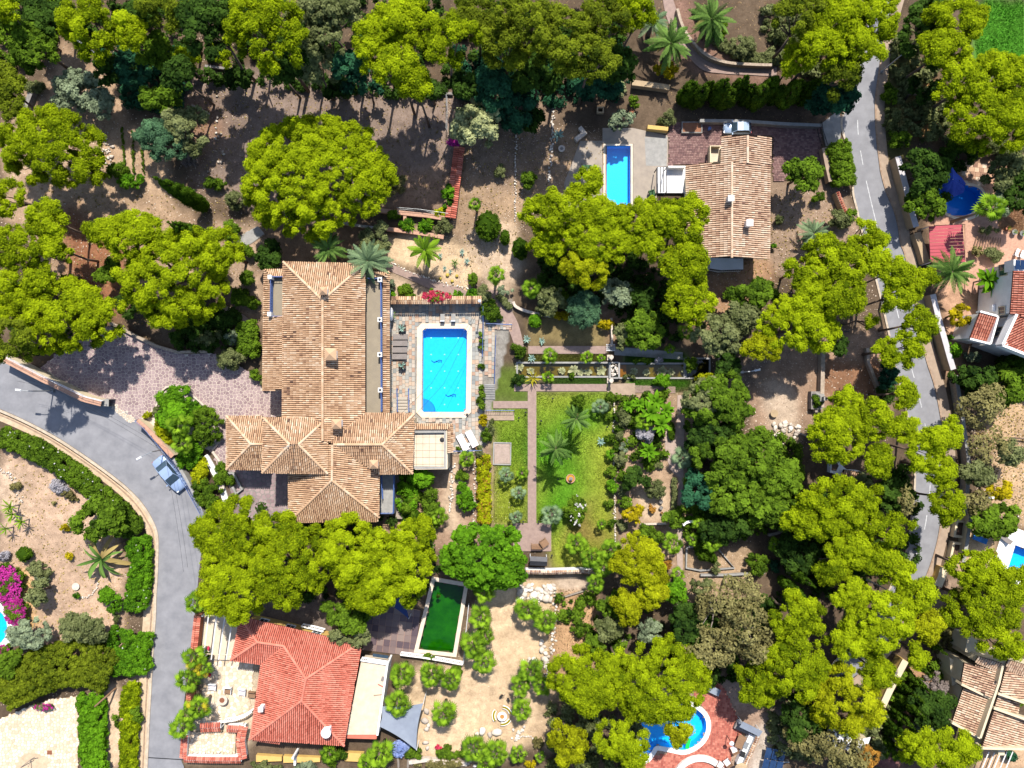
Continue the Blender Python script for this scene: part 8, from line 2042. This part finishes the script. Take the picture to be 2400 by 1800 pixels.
for y in (1442, 1532): MB().tube([P3(472, y, 2.45), P3(548, y + 4, 2.45)], 0.06, 4).build('cross_beam', 'cream_paint', r, (p[0], p[1], 0))
for x, y in ((474, 1444), (546, 1446), (474, 1544), (540, 1538)): q = G(x, y, 2.4); MB().box((q[0], q[1], 1.2), (0.16, 0.16, 2.4)).build('post', 'white_paint', r, (p[0], p[1], 0))
sheet('yard', px('472,1440 560,1440 546,1550 474,1548'), 0.04, 'cream_floor')
# barbecue, kiosk, kitchen and other built things
p = G(1908, 938); r = thing('barbecue', 'stone barbecue with a hooded chimney against the dry stone wall', 'barbecue', (p[0], p[1], 0)); MB().box((0.1, 0, 0.45), (1.7, 2.3, 0.9)).build('base', 'stone_grey', r); MB().box((0.35, 0.25, 1.35), (1.1, 1.3, 0.9), taper=0.5).build('hood', 'concrete_grey', r); MB().box((0.45, 0.25, 2.0), (0.45, 0.45, 0.9)).build('chimney', 'concrete_grey', r); MB().box((-0.35, 0.1, 0.93), (0.6, 1.5, 0.05)).build('worktop', 'black_thing', r); MB().box((0.1, -1.35, 0.35), (0.5, 0.4, 0.7)).build('side_shelf', 'grey_wood', r)
at = P3(1985, 1105, 0); r = thing('kiosk', 'small white stucco kiosk with a scrap of tiled roof in pine shade', 'kiosk', at); mb = MB(); mb.prism(gpts(px('1948,1080 1962,1070 1970,1088 1984,1100 1974,1116 1946,1108'), 1.0), 0, 1.0); mb.prism(gpts(px('1972,1102 2016,1104 2026,1112 2008,1132 1968,1124'), 1.4), 0, 1.3); mb.build('wall', 'white_paint', r, at); MB().prism(gpts(px('1950,1084 1960,1078 1966,1092 1960,1104 1949,1102'), 1.05), 0.9, 1.03).build('planter_soil', 'soil', r, at)
roof(r, [[(1978, 1100, 2.0), (2014, 1106, 2.0), (2004, 1134, 1.6), (1966, 1124, 1.6)]], 'roof_tile', 'roof_under', at, seed=9)
p = G(2255, 1262); r = thing('planter_wall', 'cream framed twin planter boxes of dark soil beside the pavement', 'planter', (p[0], p[1], 0)); 
for y0, y1, dx in ((1218, 1262, 0), (1270, 1312, -8)):
    o4 = gpts([(2242 + dx, y0), (2270 + dx, y0 + 3), (2262 + dx, y1), (2234 + dx, y1 - 3)], 0.9); mb = MB(); ring(mb, ccw(poly_offset(ccw(o4), -0.3)), ccw(o4), 0, 0.9); mb.build('frame', 'cream_paint', r, (p[0], p[1], 0)); MB().prism(poly_offset(ccw(o4), -0.29), 0, 0.6).build('earth', 'soil', r, (p[0], p[1], 0))
wall('tall pale wall beside the twin planter boxes', px('2276,1206 2268,1260 2258,1318'), 0.35, 1.6, 'cream_paint', 'concrete_grey')
o = MB().prism(gpts(px('2346,1250 2420,1282 2420,1400 2326,1346 2336,1300')), 0.0, 0.06); ob = None
P_ = ccw(gpts(POOL_WHITE)); mb = MB(); ring(mb, poly_offset(P_, 0.33), ccw([G(2334, 1246), G(2326, 1352), G(2440, 1420), G(2460, 1286)]) if False else poly_offset(P_, 2.1), -0.1, 0.05); tag(mb.build('pool_deck', 'pool_white'), kind='structure')
p = G(1740, 1700); at = (p[0], p[1], 0); r = thing('outdoor_kitchen', 'white outdoor kitchen counter along the tile topped wall', 'kitchen counter', at); MB().prism(gpts(px('1752,1712 1772,1722 1742,1790 1722,1782')), 0, 0.85).build('counter', 'white_paint', r, at); MB().prism(gpts(px('1746,1738 1756,1742 1750,1756 1740,1752'), 0.9), 0.8, 0.95).build('sink', 'grey_metal', r, at); MB().prism(gpts(px('1738,1760 1748,1764 1744,1776 1734,1772'), 0.9), 0.8, 0.95).build('hob', 'black_thing', r, at)
p = G(1742, 1704); r = thing('garden_sofa', 'grey canopied sofa at the head of the brick terrace', 'sofa', (p[0], p[1], 0.05), radians(-26)); MB().box((0, 0, 0.3), (2.6, 1.0, 0.4)).build('seat', 'taupe_cloth', r); MB().box((0, 0.6, 0.7), (2.6, 0.25, 0.9)).build('backrest', 'grey_cloth', r); MB().slab([(-1.4, 0.35, 1.9), (1.4, 0.35, 1.9), (1.4, 1.2, 2.1), (-1.4, 1.2, 2.1)], 0.05).build('canopy', 'grey_cloth', r)
for s in (-1.3, 1.3): MB().box((s, 1.0, 1.0), (0.07, 0.07, 2.0)).build('post', 'white_metal', r)
def table_rect(label, x, y, L, W, ang, m, h=0.75, z=0.05):
    p = G(x, y); r = thing('table', label, 'table', (p[0], p[1], z), ang); MB().box((0, 0, h), (L * M, W * M, 0.06)).build('table_top', m, r)
    for sx in (-0.44, 0.44):
        for sy in (-0.4, 0.4): MB().box((L * M * sx, W * M * sy, h / 2), (0.07, 0.07, h)).build('leg', m, r)
table_rect('brown dining table on the brick terrace', 1731, 1732, 30, 19, radians(68), 'wood'); table_rect('grey table tennis slab in the brick terrace\'s shaded corner', 1668, 1612, 32, 16, radians(-25), 'grey_cloth', 0.76); table_rect('green folding table above the grove pines at the second pool', 1374, 396, 22, 10, 0, 'leaf_bluegreen'); table_rect('low white table with a dark glass top on the red house terrace', 892, 1538, 42, 11, radians(-8), 'white_paint', 0.5, 2.0)
p = G(892, 1538, 2.6); o = MB().box((0, 0, 0), (2.0, 0.4, 0.02)).build('glass_tray', 'glass'); o.location = (p[0], p[1], 2.56); o.rotation_euler = (0, 0, radians(-8)); tag(o, 'dark glass tray lying on the low white terrace table', 'tray')
p = G(1726, 1784); r = thing('parasol', 'straw parasol beside the outdoor kitchen', 'parasol', (p[0], p[1], 0)); MB().lathe((0, 0, 2.0), [(0.85, 0), (0.5, 0.25), (0.05, 0.45)], 12).build('canopy', 'tan_wall', r); MB().tube([(0, 0, 0), (0, 0, 2.3)], 0.04, 6).build('pole', 'wood', r)
p = G(1703, 1723); r = thing('patio_heater', 'slim patio lamp with a round white head on the brick terrace', 'patio lamp', (p[0], p[1], 0)); MB().tube([(0, 0, 0), (0, 0, 2.2)], 0.05, 6).build('pole', 'dark_metal', r); MB().lathe((0, 0, 2.15), [(0.12, 0), (0.3, 0.08), (0.1, 0.22)], 12).build('head', 'white_metal', r)
p = G(1613, 1743); o = MB().box((0, 0, 0), (0.5, 1.35, 0.12)).build('pool_float', 'plastic_green'); o.location = (p[0], p[1], -0.06); o.rotation_euler = (0, 0, -0.25); tag(o, 'bright green air mattress floating in the freeform pool', 'air mattress')
mb = MB(); ring(mb, ccw([(G(1640, 1836)[0] + 3.1 * cos(a), G(1640, 1836)[1] + 3.1 * sin(a)) for a in np.linspace(0, 2 * pi, 32)[:-1]]), ccw([(G(1640, 1836)[0] + 3.8 * cos(a), G(1640, 1836)[1] + 3.8 * sin(a)) for a in np.linspace(0, 2 * pi, 32)[:-1]]), 0, 0.5); tag(mb.build('round_wall', 'pool_white', None, P3(1640, 1836)), 'white circular low wall cut by the bottom edge of the brick terrace', 'wall')
p = G(1360, 322); r = thing('concrete_bench', 'L shaped pale concrete bench on the shaded terrace', 'bench', (p[0], p[1], 0), radians(38)); MB().box((0, 0, 0.35), (1.7, 0.55, 0.7)).build('counter', 'stone_pale', r); MB().box((0.6, 0.62, 0.35), (0.5, 0.69, 0.69)).build('side_counter', 'stone_pale', r)
p = G(1406, 261); r = thing('stone_box', 'small open stone box on the shaded terrace', 'box', (p[0], p[1], 0)); mb = MB(); ring(mb, [(-.3, -.25), (.3, -.25), (.3, .25), (-.3, .25)], [(-.45, -.4), (.45, -.4), (.45, .4), (-.45, .4)], 0, 0.6); mb.build('wall', 'tan_wall', r)
p = G(1620, 301); r = thing('raised_bed', 'dark earth raised bed on the shaded driveway', 'raised bed', (p[0], p[1], 0.05)); mb = MB(); ring(mb, [(-1.2, -.6), (1.2, -.6), (1.2, .6), (-1.2, .6)], [(-1.35, -.75), (1.35, -.75), (1.35, .75), (-1.35, .75)], 0, 0.4); mb.build('frame', 'stone_grey', r); MB().box((0, 0, 0.16), (2.4, 1.2, 0.3)).build('earth', 'red_soil', r)
p = G(1600, 968); r = thing('lintel', 'pale orange beam spanning two posts over the gravel path', 'arch', (p[0], p[1], 0)); MB().box((0, 0, 2.1), (1.75, 0.36, 0.2)).build('beam', 'terracotta_pale', r)
for s in (-0.8, 0.8): MB().box((s, 0, 1.0), (0.2, 0.3, 2.0)).build('post', 'cream_paint', r)
p = G(1610, 1223); r = thing('garden_arch', 'white curved garden arch beside the round dark tree', 'arch', (p[0], p[1], 0), 0.1); A = np.linspace(0.2, pi - 0.2, 12); mb = MB(); mb.add([(0.75 * cos(a), 0.42 * sin(a) - .2, 1.8) for a in A] + [(0.95 * cos(a), 0.7 * sin(a) - .2, 1.8) for a in A] + [(0.75 * cos(a), 0.42 * sin(a) - .2, 1.65) for a in A] + [(0.95 * cos(a), 0.7 * sin(a) - .2, 1.65) for a in A], [(i, i + 1, 13 + i, 12 + i) for i in range(11)] + [(12 + i, 13 + i, 37 + i, 36 + i) for i in range(11)] + [(i + 1, i, 24 + i, 25 + i) for i in range(11)]); mb.build('hood', 'white_paint', r)
for s in (-0.8, 0.8): MB().box((s, -0.05, 0.83), (0.16, 0.2, 1.65)).build('post', 'white_paint', r)
p = G(1177, 1063); r = thing('sand_box', 'square pale stone frame set in the small lawn', 'sand box', (p[0], p[1], 0)); mb = MB(); ring(mb, [(-1.05, -1.3), (1.0, -1.35), (1.05, 1.3), (-1.0, 1.35)], [(-1.22, -1.45), (1.15, -1.5), (1.2, 1.45), (-1.15, 1.5)], 0, 0.15); mb.build('frame', 'concrete_grey', r); MB().box((0, 0, 0.02), (2.0, 2.6, 0.05)).build('sand', 'path_gravel', r)
p = G(117, 1763); o = MB().box((0, 0, 0.04), (0.6, 0.5, 0.06)).build('access_cover', 'rust'); o.location = (p[0], p[1], 0.05); tag(o, 'square rusty cover plate on the cream crazy paving', 'cover plate')
p = G(897, 1591, 2.6); o = MB().box((0, 0, 0), (0.35, 0.6, 0.03), -0.3).build('door_mat', 'taupe_cloth'); o.location = (p[0], p[1], 2.63); tag(o, 'dark mat lying on the cream roof terrace', 'mat')
for lb, a, b, r_ in (('red metal rod lying on the cream roof terrace', (886, 1604), (902, 1612), 0.05), ('brown pole lying on the cream roof terrace', (876, 1630), (896, 1628), 0.04)):
    A, B = P3(*a, 2.66), P3(*b, 2.66); o = MB().tube([A, B], r_, 5).build('pole', 'red_light' if 'red' in lb else 'wood', None, A); tag(o, lb, 'pole')
def log(label, a, b, z0, z1, r0_, r1_, m='dead_wood', name='log', cat='log'): A, B = P3(*a, z0), P3(*b, z1); o = MB().tube([A, tuple((np.array(A) + np.array(B)) / 2 + np.array([0.06, 0.04, 0.03])), B], [r0_, (r0_ + r1_) / 2, r1_], 7).build(name, m, None, A); tag(o, label, cat)
log('bare leaning trunk above the bright courtyard hedge', (271, 1613), (222, 1656), 0.0, 3.2, 0.14, 0.10, 'wood'); log('grey pipe fallen at the forest edge', (173, 90), (226, 128), 0.3, 0.2, 0.12, 0.12, 'grey_metal', 'pipe', 'pipe'); log('log lying at the court\'s dark corner', (450, 247), (492, 267), 0.12, 0.12, 0.14, 0.11)
log('weathered log post standing in the bottom planting, first', (934, 1798), (931, 1772), 0.1, 0.6, 0.16, 0.15, 'grey_wood'); log('weathered log post standing in the bottom planting, second', (956, 1798), (957, 1756), 0.1, 0.8, 0.17, 0.16, 'grey_wood'); log('fallen pale trunk in the rubble yard', (1862, 1012), (1900, 1026), 0.2, 0.5, 0.15, 0.09); log('bent dark pole lying on the tan slope', (2368, 1026), (2410, 1030), 0.4, 0.5, 0.1, 0.08, 'bark'); log('dark metal pipe beside the roadside pine cluster', (1953, 778), (1990, 777), 0.6, 0.6, 0.09, 0.09, 'dark_metal', 'pipe', 'pipe')
log('grey fallen trunk among the slender cypresses', (2080, 1702), (2150, 1745), 0.4, 0.6, 0.16, 0.08, 'dead_wood'); log('pale bare trunk among the lower right pines', (2030, 1358), (2100, 1394), 2.5, 4.0, 0.14, 0.05)
mb = MB(); p = P3(75, 1795)
for a, b in (((48, 1799), (72, 1780)), ((72, 1780), (66, 1798)), ((72, 1780), (82, 1774))): mb.tube([P3(*a, .1), P3(*b, .8)], 0.05, 5)
tag(mb.build('dead_branch', 'dead_wood', None, p), 'dead branch standing in the round bed of the cream courtyard', 'branch'); o = MB().sheet([(G(75, 1800)[0] + 2.1 * cos(a), G(75, 1800)[1] + 2.1 * sin(a)) for a in np.linspace(0, 2 * pi, 24)[:-1]], 0.03).build('round_bed', 'red_soil'); tag(o, kind='structure')
for i, (x, y, a) in enumerate(((1175, 1627, 0.6), (1192, 1636, 2.0))):
    p = G(x, y); r = thing('heron_statue', ['dark heron statue in the sandy garden, upper', 'dark heron statue in the sandy garden, lower'][i], 'statue', (p[0], p[1], 0), a); MB().lathe((0, 0, 0.45), [(0.03, 0), (0.14, 0.1), (0.12, 0.3), (0.04, 0.45)], 8, sx=2.2).build('body', 'black_thing', r); MB().tube([(0.2, 0, 0.8), (0.32, 0, 1.0), (0.42, 0, 0.98), (0.62, 0, 0.9)], [0.05, 0.035, 0.04, 0.01], 6).build('neck', 'black_thing', r)
    for s in (-0.06, 0.06): MB().tube([(0, s, 0), (0, s, 0.5)], 0.02, 5).build('leg', 'black_thing', r)
p = G(920, 738); r = thing('sunshade', 'white rolled sunshade standing against the villa balcony', 'sunshade', (p[0], p[1], 0)); MB().lathe((0, 0, 0), [(0.05, 0), (0.35, 0.5), (0.42, 1.4), (0.3, 2.0), (0.05, 2.2)], 14, sx=0.75, sy=2.2).build('cloth', 'white_paint', r); MB().tube([(0, 0, 0), (0, 0, 2.4)], 0.03, 6).build('pole', 'white_metal', r)
p = G(1095, 972); r = thing('pool_shower', 'slim pool shower at the main pool\'s lower corner', 'shower', (p[0], p[1], 0.08)); MB().tube([(0, 0, 0), (0, 0, 2.0), (-0.25, 0.15, 2.1)], 0.04, 6).build('pipe', 'dark_metal', r); MB().box((0, 0, 0.03), (0.3, 0.3, 0.06)).build('base', 'dark_metal', r)
for i, (x, y) in enumerate(((1038, 750), (1063, 750))):
    p = G(x, y); r = thing('pool_chair', ['folded grey chair above the main pool, nearer the villa', 'folded grey chair above the main pool, nearer the cable pole'][i], 'chair', (p[0], p[1], 0.06)); MB().box((0, 0.3, 0.4), (0.55, 0.9, 0.06)).build('seat', 'concrete_grey', r); MB().box((0, -0.2, 0.55), (0.55, 0.1, 0.5)).build('backrest', 'white_metal', r)
    for sx in (-.22, .22):
        for sy in (-.1, .65): MB().box((sx, sy, 0.19), (0.05, 0.05, 0.38)).build('leg', 'dark_metal', r)
at = P3(1820, 1780, 0); r = thing('solar_array', 'dark blue solar panels at the bottom edge beside the gravel', 'solar panel', at)
for k in range(3):
    for j in range(2): q = [P3(1797 + k * 16 - j * 6, 1752 + j * 26 + k * 3, 1.2), P3(1811 + k * 16 - j * 6, 1755 + j * 26 + k * 3, 1.2), P3(1805 + k * 16 - j * 6, 1779 + j * 26 + k * 3, 0.8), P3(1791 + k * 16 - j * 6, 1776 + j * 26 + k * 3, 0.8)]; MB().slab(ccw3(q), 0.05).build('panel', 'solar_cell', r, at)
MB().box((0.2, 0, 0.35), (2.4, 0.1, 0.7)).build('stand', 'grey_metal', r)
for lb, a in (('white flat roof glimpsed through the ochre trees', '1945,1708 2000,1712 1990,1760 1938,1745'), ('smaller white roof glimpsed through the ochre trees', '2010,1735 2040,1728 2030,1755 2005,1770')):
    c_ = np.mean(px(a), axis=0); at = P3(c_[0], c_[1]); r = thing('shed', lb, 'shed', at); MB().prism(gpts(px(a), 2.4), 2.3, 2.45).build('roof', 'white_paint', r, at); MB().prism(poly_offset(ccw(gpts(px(a), 2.4)), -0.2), 0, 2.3).build('wall', 'cream_paint', r, at)
# vine rows
for j, (pts) in enumerate(('288,300 290,340 293,378 295,402', '312,310 314,350 314,392 315,408', '334,345 336,375 338,398 339,412')):
    P = px(pts); L = pathlen(P)[-1]; o = G(*P[0]); r = thing('vine_row', ['western row of small vines on the old terrace', 'middle row of small vines on the old terrace', 'eastern row of small vines on the old terrace'][j], 'vine row', (o[0], o[1], 0)); n = int(L / 4.5)
    rng = nseed(); V, Fc, t = cloud(np.zeros((1, 3)) + [0, 0, 0.18], np.array([0.17]), 90, 0.13, rng, np.array([0.5]), core=0.7); V[:, 2] = np.maximum(V[:, 2], 0); me = mesh_np('vine', V, [Fc], 'broadleaf', tint=t)
    for i in range(n): q, _ = along(P, L * i / n); q = G(*q); s = random.uniform(0.6, 1.2); obj('vine', me, r, (q[0] - o[0] + random.gauss(0, .05), q[1] - o[1], 0), (0, 0, random.random() * 6), (s, s, s))
# forest undergrowth: scrub nobody could count
def undergrowth(outline, n, m, seed, h=1.2):
    rng = np.random.default_rng(seed); W = gpts(px(outline)); A = np.array(W); x = rng.uniform(A[:, 0].min(), A[:, 0].max(), n * 2); y = rng.uniform(A[:, 1].min(), A[:, 1].max(), n * 2); ok = inside(W, x, y); x, y = x[ok][:n], y[ok][:n]; k = len(x); R = rng.uniform(0.25, 0.75, k); Cn = np.stack([x, y, R * 0.5 + rng.random(k) ** 2 * h], -1)
    V, Fc, t = cloud(Cn, R, 15, 0.28, rng, rng.random(k), core=0.7); V[:, 2] = np.maximum(V[:, 2], -0.05); o = obj('undergrowth', mesh_np('undergrowth', V, [Fc], m, tint=t)); tag(o, kind='stuff')
UNDER = [('440,165 620,185 1060,195 1060,232 800,226 600,205 440,195', 110, 'broadleaf_dark', 1.5), ('130,0 1480,0 1450,140 1250,210 1080,200 900,190 600,150 430,140 330,190 240,140', 620, 'broadleaf_dark', 2.2), ('0,0 160,0 130,130 0,190', 110, 'broadleaf', 1.5), ('240,120 460,120 430,260 300,260', 160, 'broadleaf_teal', 1.5), ('1060,120 1470,100 1470,235 1240,250 1150,300 1080,230', 330, 'broadleaf_teal', 1.5),
         ('1270,560 1480,580 1600,700 1560,790 1420,720 1260,640', 170, 'broadleaf_dark', 1), ('1780,0 2000,0 2000,150 1900,190 1790,140', 170, 'leaf_olive', 1.2), ('2080,90 2180,60 2220,330 2110,340', 170, 'leaf_olive', 1.0), ('1660,1020 1860,1000 1890,1240 1640,1260 1600,1120', 260, 'broadleaf', 1.8), ('1840,1180 2140,1080 2150,1320 2000,1420 1840,1400', 260, 'broadleaf_dark', 1.2), ('1480,1420 1860,1380 1920,1640 1780,1620 1560,1560', 240, 'broadleaf_dark', 1.5),
         ('1790,1640 1960,1560 2080,1640 2060,1800 1800,1760', 200, 'leaf_olive', 1.2), ('20,560 260,700 240,800 40,830', 60, 'broadleaf_dark', 0.8), ('430,720 560,730 560,820 420,820', 90, 'broadleaf_dark', 1.0), ('1290,1400 1440,1380 1480,1500 1400,1560', 70, 'broadleaf', 1.0), ('1280,1640 1500,1700 1480,1800 1290,1800', 160, 'leaf_olive', 1.2), ('2170,350 2290,350 2200,480 2160,480', 60, 'broadleaf_dark', 1), ('2240,1380 2300,1380 2260,1560 2160,1560', 60, 'leaf_ochre', 0.6), ('2080,1560 2230,1540 2180,1760 2060,1780', 120, 'broadleaf', 0.8), ('1440,930 1560,920 1560,1080 1446,1120', 90, 'broadleaf', 0.6), ('1480,680 1620,700 1580,810 1440,800', 90, 'broadleaf_dark', 0.8),
         ('1560,1200 1640,1180 1700,1260 1640,1290', 40, 'broadleaf', 0.6), ('590,1180 1040,1200 1040,1400 620,1400', 160, 'broadleaf_dark', 0.8), ('2240,870 2420,850 2420,930 2260,930', 70, 'broadleaf_dark', 1), ('2330,330 2420,330 2420,480 2340,480', 70, 'leaf_olive', 1), ('1280,590 1430,640 1400,720 1260,680', 70, 'broadleaf_dark', 0.8)]
for i, (o_, n_, m_, h_) in enumerate(UNDER): undergrowth(o_, n_, m_, 300 + i, h_)
# woods going on beyond the picture's edge
rw = np.random.default_rng(9); n = 900; x = rw.uniform(-420, 2820, n); y = rw.uniform(-420, 2220, n); ok = ((x < -130) | (x > 2530) | (y < -110) | (y > 1920)) & ~((x > 2000) & (x < 2260) & (y < 0)) & ~((x > 300) & (x < 480) & (y > 1800)) & ~((x < 0) & (y > 780) & (y < 1010))
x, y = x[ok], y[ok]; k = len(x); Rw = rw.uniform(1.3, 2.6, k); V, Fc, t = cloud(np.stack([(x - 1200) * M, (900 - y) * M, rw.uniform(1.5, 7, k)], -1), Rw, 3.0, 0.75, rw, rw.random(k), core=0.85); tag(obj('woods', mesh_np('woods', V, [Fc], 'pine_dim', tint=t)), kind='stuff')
